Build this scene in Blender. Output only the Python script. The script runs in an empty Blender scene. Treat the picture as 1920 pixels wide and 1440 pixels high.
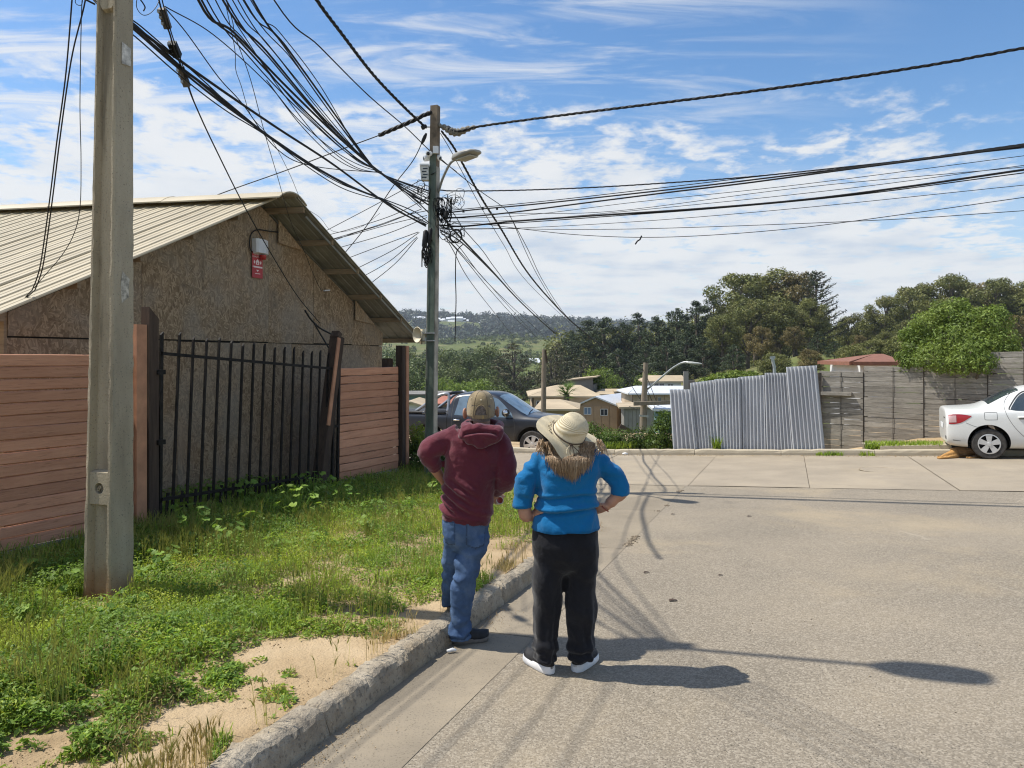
import bpy, bmesh, math, random
import numpy as np
from mathutils import Vector, Matrix, noise as mnoise
from mathutils.bvhtree import BVHTree
random.seed(7)
rng = np.random.default_rng(11)
SC = bpy.context.scene
COL = SC.collection
# ------------------------------------------------------------------ camera
FPX = 1400.0                      # focal length in pixels of the 1920 wide photograph
CAMZ = 1.775
HOR = 667.0
cam_d = bpy.data.cameras.new('camera')
cam = bpy.data.objects.new('camera', cam_d)
COL.objects.link(cam)
cam.location = (0, 0, CAMZ)
cam.rotation_euler = (math.radians(90), 0, 0)
cam_d.sensor_width = 36.0
cam_d.lens = 36.0 * FPX / 1920.0
cam_d.shift_y = -(720.0 - HOR) / 1920.0
cam_d.clip_start = 0.05
cam_d.clip_end = 12000
SC.camera = cam
# ------------------------------------------------------------------ sun and sky
SUN = Vector((-0.61, 0.090, 1.0)).normalized()
SUN_EL = math.asin(SUN.z)
SUN_AZ = math.atan2(SUN.x, SUN.y)           # clockwise from +Y
sl = bpy.data.lights.new('sun', 'SUN')
sl.energy = 4.9
sl.angle = math.radians(0.53)
sl.color = (1.0, 0.95, 0.86)
so = bpy.data.objects.new('sun', sl)
COL.objects.link(so)
so.rotation_euler = (-SUN).to_track_quat('-Z', 'Y').to_euler()
W = bpy.data.worlds.new('World')
SC.world = W
W.use_nodes = True
def build_world():
 nt = W.node_tree
 nt.nodes.clear()
 N = nt.nodes.new
 L = nt.links.new
 def math_(op, a, b=None, c=None, clamp=False):
  n = N('ShaderNodeMath')
  n.operation = op
  n.use_clamp = clamp
  for i, v in enumerate((a, b, c)):
   if v is None:
    continue
   if isinstance(v, (int, float)):
    n.inputs[i].default_value = v
   else:
    L(v, n.inputs[i])
  return n.outputs[0]
 def sstep(v, lo, hi):
  n = N('ShaderNodeMapRange')
  n.interpolation_type = 'SMOOTHSTEP'
  L(v, n.inputs['Value'])
  n.inputs['From Min'].default_value = lo
  n.inputs['From Max'].default_value = hi
  return n.outputs['Result']
 def noise(vec, scale, detail=5, rough=.55, dist=0.0):
  n = N('ShaderNodeTexNoise')
  L(vec, n.inputs['Vector'])
  n.inputs['Scale'].default_value = scale
  n.inputs['Detail'].default_value = detail
  n.inputs['Roughness'].default_value = rough
  n.inputs['Distortion'].default_value = dist
  return n.outputs['Fac']
 tc = N('ShaderNodeTexCoord').outputs['Generated']
 sky = N('ShaderNodeTexSky')
 sky.sky_type = 'NISHITA'
 sky.sun_disc = False
 sky.sun_elevation = SUN_EL
 sky.sun_rotation = SUN_AZ
 sky.air_density = 1.0
 sky.dust_density = 0.6
 sky.ozone_density = 2.2
 hs = N('ShaderNodeHueSaturation')
 hs.inputs['Saturation'].default_value = 1.25
 hs.inputs['Value'].default_value = 1.5
 L(sky.outputs[0], hs.inputs['Color'])
 sep = N('ShaderNodeSeparateXYZ')
 L(tc, sep.inputs[0])
 x, y, z = sep.outputs
 zc = math_('ADD', math_('MAXIMUM', z, 0.0), 0.12)
 u = math_('DIVIDE', x, zc)
 v = math_('DIVIDE', y, zc)
 cmb = N('ShaderNodeCombineXYZ')
 L(u, cmb.inputs[0])
 L(v, cmb.inputs[1])
 uv = cmb.outputs[0]
 big = noise(uv, 1.1, 3, .5)
 front = math_('SUBTRACT', v, math_('MULTIPLY_ADD', u, 0.20, 1.62))
 front = math_('ADD', front, math_('MULTIPLY', math_('SUBTRACT', big, .5), 2.3))
 bank = math_('MAXIMUM', sstep(front, -0.25, 1.9), math_('MULTIPLY_ADD', sstep(y, -.25, .25), -.5, .5))  # second term adds unseen cloud behind the camera for whiter fill
 mp = N('ShaderNodeMapping')
 mp.inputs['Scale'].default_value = (1.0, 1.0, 1)
 L(uv, mp.inputs[0])
 puff = noise(mp.outputs[0], 5.2, 7, .58, .25)
 fine = noise(mp.outputs[0], 19.0, 4, .55, .1)
 pf = math_('ADD', math_('MULTIPLY', puff, .74), math_('MULTIPLY', fine, .26))
 pth = math_('ADD', pf, math_('MULTIPLY', math_('SUBTRACT', bank, .5), .26))
 puffs = math_('MULTIPLY', sstep(pth, .405, .60), sstep(bank, .02, .40))
 mp2 = N('ShaderNodeMapping')
 mp2.inputs['Rotation'].default_value = (0, 0, math.radians(62))
 mp2.inputs['Scale'].default_value = (1.0, 4.2, 1)
 L(uv, mp2.inputs[0])
 cir = noise(mp2.outputs[0], 1.5, 8, .62, .7)
 left = sstep(math_('SUBTRACT', math_('MULTIPLY_ADD', v, .30, .35), u), -.15, .85)
 veil = math_('MULTIPLY', sstep(cir, .44, .70), math_('MULTIPLY', left, .80))
 low = math_('MULTIPLY', math_('SUBTRACT', 1.0, sstep(z, 0.02, .30)), .56)
 lown = noise(uv, .8, 5, .55)
 low = math_('MULTIPLY', low, sstep(lown, .26, .66))
 up = sstep(y, -0.5, 0.35)
 c1 = math_('MAXIMUM', math_('MULTIPLY', puffs, .93), veil)
 cov = math_('MAXIMUM', c1, low)
 cov = math_('MULTIPLY', cov, math_('MULTIPLY_ADD', up, .3, .7), clamp=True)
 thick = sstep(math_('ADD', pf, math_('MULTIPLY', bank, .1)), .52, .80)
 shade = math_('MULTIPLY', sstep(noise(uv, 2.1, 4, .5), .42, .72), sstep(math_('SUBTRACT', .34, z), .0, .25))
 cm = N('ShaderNodeMix')
 cm.data_type = 'RGBA'
 L(math_('MULTIPLY', shade, math_('MULTIPLY_ADD', thick, -.5, .95)), cm.inputs[0])
 cm.inputs[6].default_value = (8.2, 8.25, 8.2, 1)
 cm.inputs[7].default_value = (5.0, 5.8, 6.9, 1)
 mx = N('ShaderNodeMix')
 mx.data_type = 'RGBA'
 L(cov, mx.inputs[0])
 L(hs.outputs[0], mx.inputs[6])
 L(cm.outputs[2], mx.inputs[7])
 bg = N('ShaderNodeBackground')
 bg.inputs['Strength'].default_value = 0.088
 L(mx.outputs[2], bg.inputs['Color'])
 out = N('ShaderNodeOutputWorld')
 L(bg.outputs[0], out.inputs['Surface'])
build_world()
# ------------------------------------------------------------------ exposure, render
vs = SC.view_settings
SC.display_settings.display_device = 'sRGB'
vs.view_transform = 'Standard'
vs.look = 'None'
vs.exposure = 0.31
vs.gamma = 1.0
vs.use_curve_mapping = False
SC.render.engine = 'CYCLES'
cy = SC.cycles
cy.use_denoising = True
try:
 cy.denoiser = 'OPENIMAGEDENOISE'
 cy.denoising_input_passes = 'RGB_ALBEDO_NORMAL'
except Exception:
 pass
cy.max_bounces = 6
cy.diffuse_bounces = 3
cy.glossy_bounces = 3
cy.transmission_bounces = 6
cy.transparent_max_bounces = 8
cy.volume_bounces = 0
cy.caustics_reflective = False
cy.caustics_refractive = False
cy.sample_clamp_indirect = 4.0
cy.filter_width = 1.15
# ------------------------------------------------------------------ layout
def gz(x, y):
 """height of the street"""
 k = x - 1.0
 sm = 0.5 * (k + math.sqrt(k * k + .25))
 yy = min(y, 19.5)
 return -0.042 * yy + 0.03 * sm
def P(px, py, Y):
 """a point of the place: seen at photo pixel (px, py), Y metres ahead"""
 return Vector(((px - 960) / FPX * Y, Y, CAMZ - (py - HOR) / FPX * Y))
KD = Vector((.372, 1, 0)).normalized()     # along the kerb
KE = Vector((1, -.372, 0)).normalized()    # across the road
K0 = Vector((-.435, 5.12, 0))
def S(s, t):
 p = K0 + KD * s + KE * t
 return p.x, p.y
def ST(x, y):
 d = Vector((x, y, 0)) - K0
 return d.dot(KD), d.dot(KE)
FX0, FSL = -6.742, .36                     # fence line x = FX0 + FSL*y
def fence_pt(px):
 Y = FX0 * FPX / ((px - 960) - FSL * FPX)
 return Vector((FX0 + FSL * Y, Y, 0))
# ------------------------------------------------------------------ value noise for arrays
def _hash(ix, iy, seed):
 h = (ix * 374761393 + iy * 668265263 + seed * 974634533) & 0xFFFFFFFF
 h = ((h ^ (h >> 13)) * 1274126177) & 0xFFFFFFFF
 return ((h ^ (h >> 16)) & 0xFFFF) / 65535.0
def vnoise(x, y, seed=0):
 x = np.asarray(x, dtype=np.float64)
 y = np.asarray(y, dtype=np.float64)
 ix = np.floor(x).astype(np.int64)
 iy = np.floor(y).astype(np.int64)
 fx = x - ix
 fy = y - iy
 fx = fx * fx * (3 - 2 * fx)
 fy = fy * fy * (3 - 2 * fy)
 a = _hash(ix, iy, seed)
 b = _hash(ix + 1, iy, seed)
 c = _hash(ix, iy + 1, seed)
 d = _hash(ix + 1, iy + 1, seed)
 return (a * (1 - fx) + b * fx) * (1 - fy) + (c * (1 - fx) + d * fx) * fy
def fbm(x, y, seed=0, o=4):
 s = 0
 a = .5
 for i in range(o):
  s = s + a * vnoise(np.asarray(x) * 2 ** i, np.asarray(y) * 2 ** i, seed + i)
  a *= .5
 return s
# ------------------------------------------------------------------ object helpers
def tag(o, label=None, cat=None, group=None, kind=None):
 if label:
  o['label'] = label
 if cat:
  o['category'] = cat
 if group:
  o['group'] = group
 if kind:
  o['kind'] = kind
 return o
def wloc(o):
 v = Vector((0, 0, 0))
 while o is not None:
  v += o.location
  o = o.parent
 return v
def obj(name, me, m=None, parent=None, at=None, label=None, cat=None, group=None, kind=None):
 """link a mesh as one object; its vertices are world coordinates unless `at` gives its world place"""
 o = bpy.data.objects.new(name, me)
 COL.objects.link(o)
 if m is not None and len(me.materials) == 0:
  me.materials.append(m)
 base = Vector(at) if at is not None else Vector((0, 0, 0))
 if parent is not None:
  o.parent = parent
  base = base - wloc(parent)
 o.location = base
 return tag(o, label, cat, group, kind)
def thing(name, loc, label=None, cat=None, group=None, kind=None):
 o = bpy.data.objects.new(name, None)
 COL.objects.link(o)
 o.location = loc
 o.empty_display_size = .1
 return tag(o, label, cat, group, kind)
def copy_tree(o, loc=None, rotz=None, scale=None, label=None, parent=None):
 kids = list(o.children)
 c = o.copy()
 COL.objects.link(c)
 if parent is not None:
  c.parent = parent
 if loc is not None:
  c.location = loc
 if rotz is not None:
  c.rotation_euler = (0, 0, rotz)
 if scale is not None:
  c.scale = (scale, scale, scale) if isinstance(scale, (int, float)) else scale
 if label:
  c['label'] = label
 for k in kids:
  copy_tree(k, parent=c)
 return c
class MB:
 """collects simple shapes into one mesh"""
 def __init__(self):
  self.v = []
  self.f = []
  self.mi = []
  self.cur = 0
 def add(self, vs_, fs):
  b = len(self.v)
  self.v.extend([tuple(p) for p in vs_])
  for f in fs:
   self.f.append([b + i for i in f])
   self.mi.append(self.cur)
  return self
 def hexa(self, p):
  """eight corners: bottom four counter-clockwise, then top four"""
  return self.add(p, [(3, 2, 1, 0), (4, 5, 6, 7), (0, 1, 5, 4), (1, 2, 6, 5), (2, 3, 7, 6), (3, 0, 4, 7)])
 def box(self, c, s, rot=None):
  c = Vector(c)
  hx, hy, hz = s[0] / 2, s[1] / 2, s[2] / 2
  pts = [Vector(q) for q in ((-hx, -hy, -hz), (hx, -hy, -hz), (hx, hy, -hz), (-hx, hy, -hz),
         (-hx, -hy, hz), (hx, -hy, hz), (hx, hy, hz), (-hx, hy, hz))]
  if rot is not None:
   pts = [rot @ q for q in pts]
  return self.hexa([c + q for q in pts])
 def bar(self, a, b, w, h, up=(0, 0, 1)):
  a = Vector(a)
  b = Vector(b)
  d = (b - a).normalized()
  upv = Vector(up)
  if abs(d.dot(upv)) > .98:
   upv = Vector((1, 0, 0))
  s = d.cross(upv).normalized() * (w / 2)
  u = s.cross(d).normalized() * (h / 2)
  return self.hexa([a - s - u, a + s - u, b + s - u, b - s - u, a - s + u, a + s + u, b + s + u, b - s + u])
 def tube(self, pts, r, n=8, cap=True, squash=None):
  """r: number or list; squash: list of (ra, rb) with frame by up vector"""
  pts = [Vector(p) for p in pts]
  m = len(pts)
  rs = r if isinstance(r, (list, tuple)) else [r] * m
  base = len(self.v)
  prev = None
  for i, p in enumerate(pts):
   if i == 0:
    d = pts[1] - pts[0]
   elif i == m - 1:
    d = pts[-1] - pts[-2]
   else:
    d = (pts[i + 1] - pts[i]).normalized() + (pts[i] - pts[i - 1]).normalized()
   d = d.normalized() if d.length > 1e-9 else Vector((0, 0, 1))
   if prev is None:
    a = Vector((1, 0, 0)) if abs(d.x) < .8 else Vector((0, 1, 0))
    a = (a - d * a.dot(d)).normalized()
   else:
    a = (prev - d * prev.dot(d))
    a = a.normalized() if a.length > 1e-6 else Vector((1, 0, 0))
   prev = a
   b = d.cross(a)
   ri = rs[i]
   ra, rb = ri if isinstance(ri, (tuple, list)) else (ri, ri)
   for k in range(n):
    t = 2 * math.pi * k / n
    self.v.append(tuple(p + a * (ra * math.cos(t)) + b * (rb * math.sin(t))))
  for i in range(m - 1):
   for k in range(n):
    k2 = (k + 1) % n
    self.f.append([base + i * n + k, base + i * n + k2, base + (i + 1) * n + k2, base + (i + 1) * n + k])
    self.mi.append(self.cur)
  if cap:
   self.f.append([base + k for k in range(n)][::-1])
   self.f.append([base + (m - 1) * n + k for k in range(n)])
   self.mi += [self.cur, self.cur]
  return self
 def rings(self, rings, cap=True):
  """loft through rings of equally many points"""
  n = len(rings[0])
  base = len(self.v)
  for r in rings:
   self.v.extend([tuple(p) for p in r])
  for i in range(len(rings) - 1):
   for k in range(n):
    k2 = (k + 1) % n
    self.f.append([base + i * n + k, base + i * n + k2, base + (i + 1) * n + k2, base + (i + 1) * n + k])
    self.mi.append(self.cur)
  if cap:
   self.f.append([base + k for k in range(n)][::-1])
   self.f.append([base + (len(rings) - 1) * n + k for k in range(n)])
   self.mi += [self.cur, self.cur]
  return self
 def lathe(self, prof, n=24, c=(0, 0, 0), axis=None, cap=False):
  """profile of (radius, height)"""
  c = Vector(c)
  rot = Vector((0, 0, 1)).rotation_difference(Vector(axis)).to_matrix() if axis is not None else None
  rr = []
  for (r, h) in prof:
   ring = []
   for k in range(n):
    t = 2 * math.pi * k / n
    q = Vector((r * math.cos(t), r * math.sin(t), h))
    ring.append(c + (rot @ q if rot is not None else q))
   rr.append(ring)
  return self.rings(rr, cap)
 def grid(self, rows):
  nr, nc = len(rows), len(rows[0])
  b = len(self.v)
  for r in rows:
   self.v.extend([tuple(p) for p in r])
  for i in range(nr - 1):
   for j in range(nc - 1):
    self.f.append([b + i * nc + j, b + i * nc + j + 1, b + (i + 1) * nc + j + 1, b + (i + 1) * nc + j])
    self.mi.append(self.cur)
  return self
 def prism(self, poly, off):
  """closed polygon (3D points) pushed along the vector off"""
  n = len(poly)
  off = Vector(off)
  p = [Vector(q) for q in poly]
  self.add(p + [q + off for q in p],
     [list(range(n))[::-1], list(range(n, 2 * n))] + [[i, (i + 1) % n, n + (i + 1) % n, n + i] for i in range(n)])
  return self
 def mesh(self, name='mesh', smooth=False, mats=None, fix=False):
  me = bpy.data.meshes.new(name)
  me.from_pydata(self.v, [], self.f)
  if mats:
   for m in mats:
    me.materials.append(m)
   me.polygons.foreach_set('material_index', self.mi)
  if fix:
   bm = bmesh.new()
   bm.from_mesh(me)
   bmesh.ops.recalc_face_normals(bm, faces=bm.faces)
   bm.to_mesh(me)
   bm.free()
  if smooth:
   me.polygons.foreach_set('use_smooth', [True] * len(me.polygons))
   if smooth == 'auto':
    me.set_sharp_from_angle(angle=math.radians(38))
  me.update()
  return me
 def build(self, name, m, parent=None, smooth=False, at=None, fix=False, **k):
  ms = m if isinstance(m, (list, tuple)) else None
  me = self.mesh(name, smooth, ms, fix)
  return obj(name, me, None if ms else m, parent, at, **k)
def np_mesh(name, verts, faces_flat, loop_counts, smooth=False):
 """fast mesh from arrays; faces of equal size `loop_counts`"""
 me = bpy.data.meshes.new(name)
 nv = len(verts)
 k = loop_counts
 nf = len(faces_flat) // k
 me.vertices.add(nv)
 me.vertices.foreach_set('co', np.asarray(verts, dtype=np.float32).ravel())
 me.loops.add(nf * k)
 me.loops.foreach_set('vertex_index', np.asarray(faces_flat, dtype=np.int32))
 me.polygons.add(nf)
 me.polygons.foreach_set('loop_start', np.arange(0, nf * k, k, dtype=np.int32))
 me.update(calc_edges=True)
 if smooth:
  me.polygons.foreach_set('use_smooth', np.ones(nf, dtype=bool))
 return me
def spline(pts, n=6):
 """Catmull-Rom through points"""
 pts = [Vector(p) for p in pts]
 if len(pts) == 2:
  return [pts[0].lerp(pts[1], i / n) for i in range(n + 1)]
 out = []
 q = [pts[0] * 2 - pts[1]] + pts + [pts[-1] * 2 - pts[-2]]
 for i in range(1, len(q) - 2):
  p0, p1, p2, p3 = q[i - 1:i + 3]
  for k in range(n):
   t = k / n
   out.append(.5 * ((2 * p1) + (p2 - p0) * t + (2 * p0 - 5 * p1 + 4 * p2 - p3) * t * t + (3 * p1 - p0 - 3 * p2 + p3) * t ** 3))
 out.append(pts[-1])
 return out
# ------------------------------------------------------------------ materials
class G:
 """small node graph writer"""
 def __init__(self, name):
  self.m = bpy.data.materials.new(name)
  self.m.use_nodes = True
  self.nt = self.m.node_tree
  self.nt.nodes.clear()
  self.out = self.nt.nodes.new('ShaderNodeOutputMaterial')
  self.bs = self.nt.nodes.new('ShaderNodeBsdfPrincipled')
  self.nt.links.new(self.bs.outputs[0], self.out.inputs['Surface'])
  self._co = None
 def n(self, t):
  return self.nt.nodes.new(t)
 def l(self, a, b):
  self.nt.links.new(a, b)
 def co(self, rand=True):
  if self._co is None:
   tc = self.n('ShaderNodeTexCoord').outputs['Object']
   if rand:
    oi = self.n('ShaderNodeObjectInfo').outputs['Random']
    ml = self.n('ShaderNodeMath')
    ml.operation = 'MULTIPLY'
    ml.inputs[1].default_value = 37.0
    self.l(oi, ml.inputs[0])
    va = self.n('ShaderNodeVectorMath')
    va.operation = 'ADD'
    self.l(tc, va.inputs[0])
    self.l(ml.outputs[0], va.inputs[1])
    tc = va.outputs[0]
   self._co = tc
  return self._co
 def map(self, scale=(1, 1, 1), rot=(0, 0, 0), vec=None):
  mp = self.n('ShaderNodeMapping')
  mp.inputs['Scale'].default_value = scale
  mp.inputs['Rotation'].default_value = rot
  self.l(vec if vec is not None else self.co(), mp.inputs[0])
  return mp.outputs[0]
 def noise(self, scale, detail=4, rough=.55, dist=0, vec=None, col=False):
  n = self.n('ShaderNodeTexNoise')
  self.l(vec if vec is not None else self.co(), n.inputs['Vector'])
  n.inputs['Scale'].default_value = scale
  n.inputs['Detail'].default_value = detail
  n.inputs['Roughness'].default_value = rough
  n.inputs['Distortion'].default_value = dist
  return n.outputs['Color' if col else 'Fac']
 def voro(self, scale, feature='F1', out='Distance', vec=None, rnd=1.0):
  n = self.n('ShaderNodeTexVoronoi')
  n.feature = feature
  self.l(vec if vec is not None else self.co(), n.inputs['Vector'])
  n.inputs['Scale'].default_value = scale
  n.inputs['Randomness'].default_value = rnd
  return n.outputs[out]
 def wave(self, scale, dist=0, detail=2, dscale=1.0, kind='BANDS', dirn='X', vec=None, prof='SIN'):
  n = self.n('ShaderNodeTexWave')
  n.wave_type = kind
  if kind == 'BANDS':
   n.bands_direction = dirn
  else:
   n.rings_direction = dirn
  n.wave_profile = prof
  self.l(vec if vec is not None else self.co(), n.inputs['Vector'])
  n.inputs['Scale'].default_value = scale
  n.inputs['Distortion'].default_value = dist
  n.inputs['Detail'].default_value = detail
  n.inputs['Detail Scale'].default_value = dscale
  return n.outputs['Fac']
 def ramp(self, fac, stops):
  r = self.n('ShaderNodeValToRGB')
  el = r.color_ramp.elements
  el[0].position, el[0].color = stops[0][0], (*stops[0][1], 1)
  el[1].position, el[1].color = stops[-1][0], (*stops[-1][1], 1)
  for p, c in stops[1:-1]:
   e = el.new(p)
   e.color = (*c, 1)
  self.l(fac, r.inputs[0])
  return r.outputs[0]
 def mix(self, fac, a, b, mode='MIX'):
  m = self.n('ShaderNodeMix')
  m.data_type = 'RGBA'
  m.blend_type = mode
  for i, v in ((0, fac), (6, a), (7, b)):
   if isinstance(v, (int, float)):
    m.inputs[i].default_value = v
   elif isinstance(v, (tuple, list)):
    m.inputs[i].default_value = (*v, 1)
   else:
    self.l(v, m.inputs[i])
  return m.outputs[2]
 def math(self, op, a, b=None, clamp=False):
  n = self.n('ShaderNodeMath')
  n.operation = op
  n.use_clamp = clamp
  for i, v in enumerate((a, b)):
   if v is None:
    continue
   if isinstance(v, (int, float)):
    n.inputs[i].default_value = v
   else:
    self.l(v, n.inputs[i])
  return n.outputs[0]
 def step(self, v, lo, hi):
  n = self.n('ShaderNodeMapRange')
  n.interpolation_type = 'SMOOTHSTEP'
  self.l(v, n.inputs['Value'])
  n.inputs['From Min'].default_value = lo
  n.inputs['From Max'].default_value = hi
  return n.outputs['Result']
 def rand(self):
  return self.n('ShaderNodeObjectInfo').outputs['Random']
 def color(self, c):
  if isinstance(c, (tuple, list)):
   self.bs.inputs['Base Color'].default_value = (*c, 1)
  else:
   self.l(c, self.bs.inputs['Base Color'])
  return self
 def set(self, **k):
  names = dict(rough='Roughness', metal='Metallic', spec='Specular IOR Level', sheen='Sheen Weight', coat='Coat Weight',
      coatr='Coat Roughness', trans='Transmission Weight', ior='IOR', alpha='Alpha', sss='Subsurface Weight')
  for a, v in k.items():
   i = self.bs.inputs[names[a]]
   if isinstance(v, (int, float)):
    i.default_value = v
   else:
    self.l(v, i)
  return self
 def bump(self, h, strength=.4, dist=.01):
  b = self.n('ShaderNodeBump')
  b.inputs['Strength'].default_value = strength
  b.inputs['Distance'].default_value = dist
  self.l(h, b.inputs['Height'])
  self.l(b.outputs[0], self.bs.inputs['Normal'])
  return self
def plain(name, c, rough=.7, metal=0.0, var=.12, scale=6.0, bump=0.0, bscale=40.0, spec=.4, objvar=0.0, **k):
 """base colour with soft uneven wear"""
 g = G(name)
 n = g.noise(scale, 5, .6)
 lo = tuple(max(0, q * (1 - var * 1.6)) for q in c)
 hi = tuple(min(1, q * (1 + var * 1.2)) for q in c)
 col = g.ramp(n, [(.28, lo), (.72, hi)])
 if objvar:
  f = g.math('MULTIPLY_ADD', g.rand(), objvar)
  f.node.inputs[2].default_value = 1 - objvar * .5
  mm = g.n('ShaderNodeVectorMath')
  mm.operation = 'SCALE'
  g.l(col, mm.inputs[0])
  g.l(f, mm.inputs['Scale'])
  col = mm.outputs[0]
 g.color(col).set(rough=rough, metal=metal, spec=spec, **k)
 if bump:
  g.bump(g.noise(bscale, 5, .6), bump, .01)
 return g.m
def leafmat(name, c1, c2, c3=None, trans=.35, rough=.55, scale=3.0, objvar=.25):
 g = G(name)
 nz = g.noise(scale, 3, .6)
 stops = [(.3, c1), (.7, c2)] if c3 is None else [(.25, c1), (.5, c2), (.75, c3)]
 col = g.ramp(nz, stops)
 geo = g.n('ShaderNodeNewGeometry')
 k = g.math('MULTIPLY_ADD', geo.outputs['Random Per Island'], .7)
 k.node.inputs[2].default_value = .65
 k2 = g.math('MULTIPLY_ADD', g.rand(), objvar)
 k2.node.inputs[2].default_value = 1 - objvar / 2
 mm = g.n('ShaderNodeVectorMath')
 mm.operation = 'SCALE'
 g.l(col, mm.inputs[0])
 g.l(g.math('MULTIPLY', k, k2), mm.inputs['Scale'])
 col = mm.outputs[0]
 g.color(col).set(rough=rough, spec=.3)
 if trans:
  tr = g.n('ShaderNodeBsdfTranslucent')
  bright = g.mix(.45, col, (1.0, .95, .25), 'MULTIPLY')
  g.l(bright, tr.inputs['Color'])
  ms = g.n('ShaderNodeMixShader')
  ms.inputs[0].default_value = trans
  g.l(g.bs.outputs[0], ms.inputs[1])
  g.l(tr.outputs[0], ms.inputs[2])
  g.l(ms.outputs[0], g.out.inputs['Surface'])
 return g.m
# ================================================================== GROUND
def kerb_t(s):
 """verge edge (t) for a given s: straight kerb, then the street corner curve"""
 if s <= 3.4:
  return 0.0
 if s >= 8.4:
  return -5.0
 return -5.0 + math.sqrt(max(0, 25 - (s - 3.4) ** 2))
def tz(x, y):
 """terrain height beyond the streets (arrays welcome)"""
 x = np.asarray(x, dtype=float)
 y = np.asarray(y, dtype=float)
 yc = np.array([-4000, -60, 0, 12, 20, 24, 30, 42, 60, 100, 180, 260, 380, 520, 680, 850, 1000, 1250, 1500, 1800, 2600, 4500.])
 zc = np.array([10., 2.3, -.25, -.8, -1.15, -1.35, -2.6, -4.8, -6.6, -8.5, -9., -8.5, -4., 3., 16., 14., 22., 60., 84., 66., 20., 0.])
 z = np.interp(y, yc, zc)
 ang = x / np.maximum(y, 30)
 side = np.clip((ang - .04) / .35, 0, 1) * np.clip((y - 45) / 60, 0, 1) * np.clip((420 - y) / 220, 0, 1)
 z = z + side * 10.5
 far = np.clip((y - 900) / 500, 0, 1)
 z = z - far * np.clip((x + 260) / 390, -1.5, 2.2) * 19
 near = np.clip((45 - y) / 20, 0, 1) * np.clip((y - 14) / 4, 0, 1)
 z = z + near * np.clip(x - 1, 0, 14) * .045
 z = z + (fbm(x * .012, y * .012, 3, 4) - .47) * np.clip((y - 60) / 500, 0, 1) * 11
 return z
def tzf(x, y):
 return float(tz(np.array([x]), np.array([y]))[0])
# ---------------------------------------------------------------- materials
def mat_asphalt():
 g = G('worn_asphalt')
 base = g.noise(.55, 5, .6)
 col = g.ramp(base, [(.30, (.178, .153, .117)), (.52, (.222, .188, .141)), (.75, (.275, .230, .166))])
 v = g.voro(95, 'F1', 'Distance')
 vc = g.voro(95, 'F1', 'Color')
 sepc = g.n('ShaderNodeSeparateColor')
 g.l(vc, sepc.inputs[0])
 pit = g.step(g.noise(110, 3, .7), .57, .68)
 stone = g.step(sepc.outputs[0], .35, .95)
 col = g.mix(g.math('MULTIPLY', stone, .55), col, (.40, .35, .275))
 col = g.mix(g.math('MULTIPLY', pit, .95), col, (.075, .066, .055))
 dust = g.step(g.noise(.33, 6, .66, .6), .50, .70)
 col = g.mix(g.math('MULTIPLY', dust, .45), col, (.40, .32, .205))
 st = g.step(g.noise(1.3, 6, .66, .5), .60, .74)
 col = g.mix(g.math('MULTIPLY', st, .42), col, (.12, .105, .085))
 ck = g.voro(.42, 'DISTANCE_TO_EDGE', 'Distance', vec=g.mix(.09, g.co(), g.noise(2.2, 4, .6, col=True)))
 line = g.math('SUBTRACT', 1.0, g.step(ck, .0015, .006))
 line = g.math('MULTIPLY', line, g.step(g.noise(.9, 3, .6), .50, .62))
 col = g.mix(g.math('MULTIPLY', line, .38), col, (.40, .35, .27))
 g.color(col).set(rough=.92, spec=.25)
 hb = g.math('ADD', g.math('MULTIPLY', v, -.7), g.math('MULTIPLY', pit, -.9))
 g.bump(g.math('ADD', hb, g.math('MULTIPLY', g.noise(24, 4, .6), .8)), .6, .004)
 return g.m
def mat_slab(name, c, rnd=.08, fine=1.0):
 g = G(name)
 b = g.noise(1.1, 6, .62)
 lo = tuple(q * .86 for q in c)
 hi = tuple(min(1, q * 1.12) for q in c)
 col = g.ramp(b, [(.3, lo), (.7, hi)])
 sp = g.step(g.noise(85, 3, .7), .55, .66)
 col = g.mix(g.math('MULTIPLY', sp, .75 * fine), col, tuple(q * .4 for q in c))
 dust = g.step(g.noise(.6, 5, .65, .5), .48, .68)
 col = g.mix(g.math('MULTIPLY', dust, .35), col, (.40, .33, .23))
 stn = g.step(g.noise(2.6, 5, .65, .6), .64, .74)
 col = g.mix(g.math('MULTIPLY', stn, .35), col, tuple(q * .5 for q in c))
 g.color(col).set(rough=.9, spec=.25)
 g.bump(g.math('ADD', g.noise(60, 4, .65), g.noise(9, 4, .6)), .45 * fine, .006)
 return g.m
def mat_kerb():
 g = G('eroded_kerb_concrete')
 b = g.noise(5, 7, .65)
 col = g.ramp(b, [(.3, (.24, .20, .15)), (.5, (.38, .325, .245)), (.72, (.49, .425, .325))])
 pit = g.step(g.noise(38, 4, .7), .52, .64)
 col = g.mix(g.math('MULTIPLY', pit, .6), col, (.10, .092, .08))
 dirt = g.step(g.noise(2.2, 5, .6), .5, .66)
 col = g.mix(g.math('MULTIPLY', dirt, .45), col, (.34, .26, .16))
 g.color(col).set(rough=.95, spec=.2)
 g.bump(g.math('ADD', g.noise(26, 6, .7), g.noise(90, 3, .6)), .9, .014)
 return g.m
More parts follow.
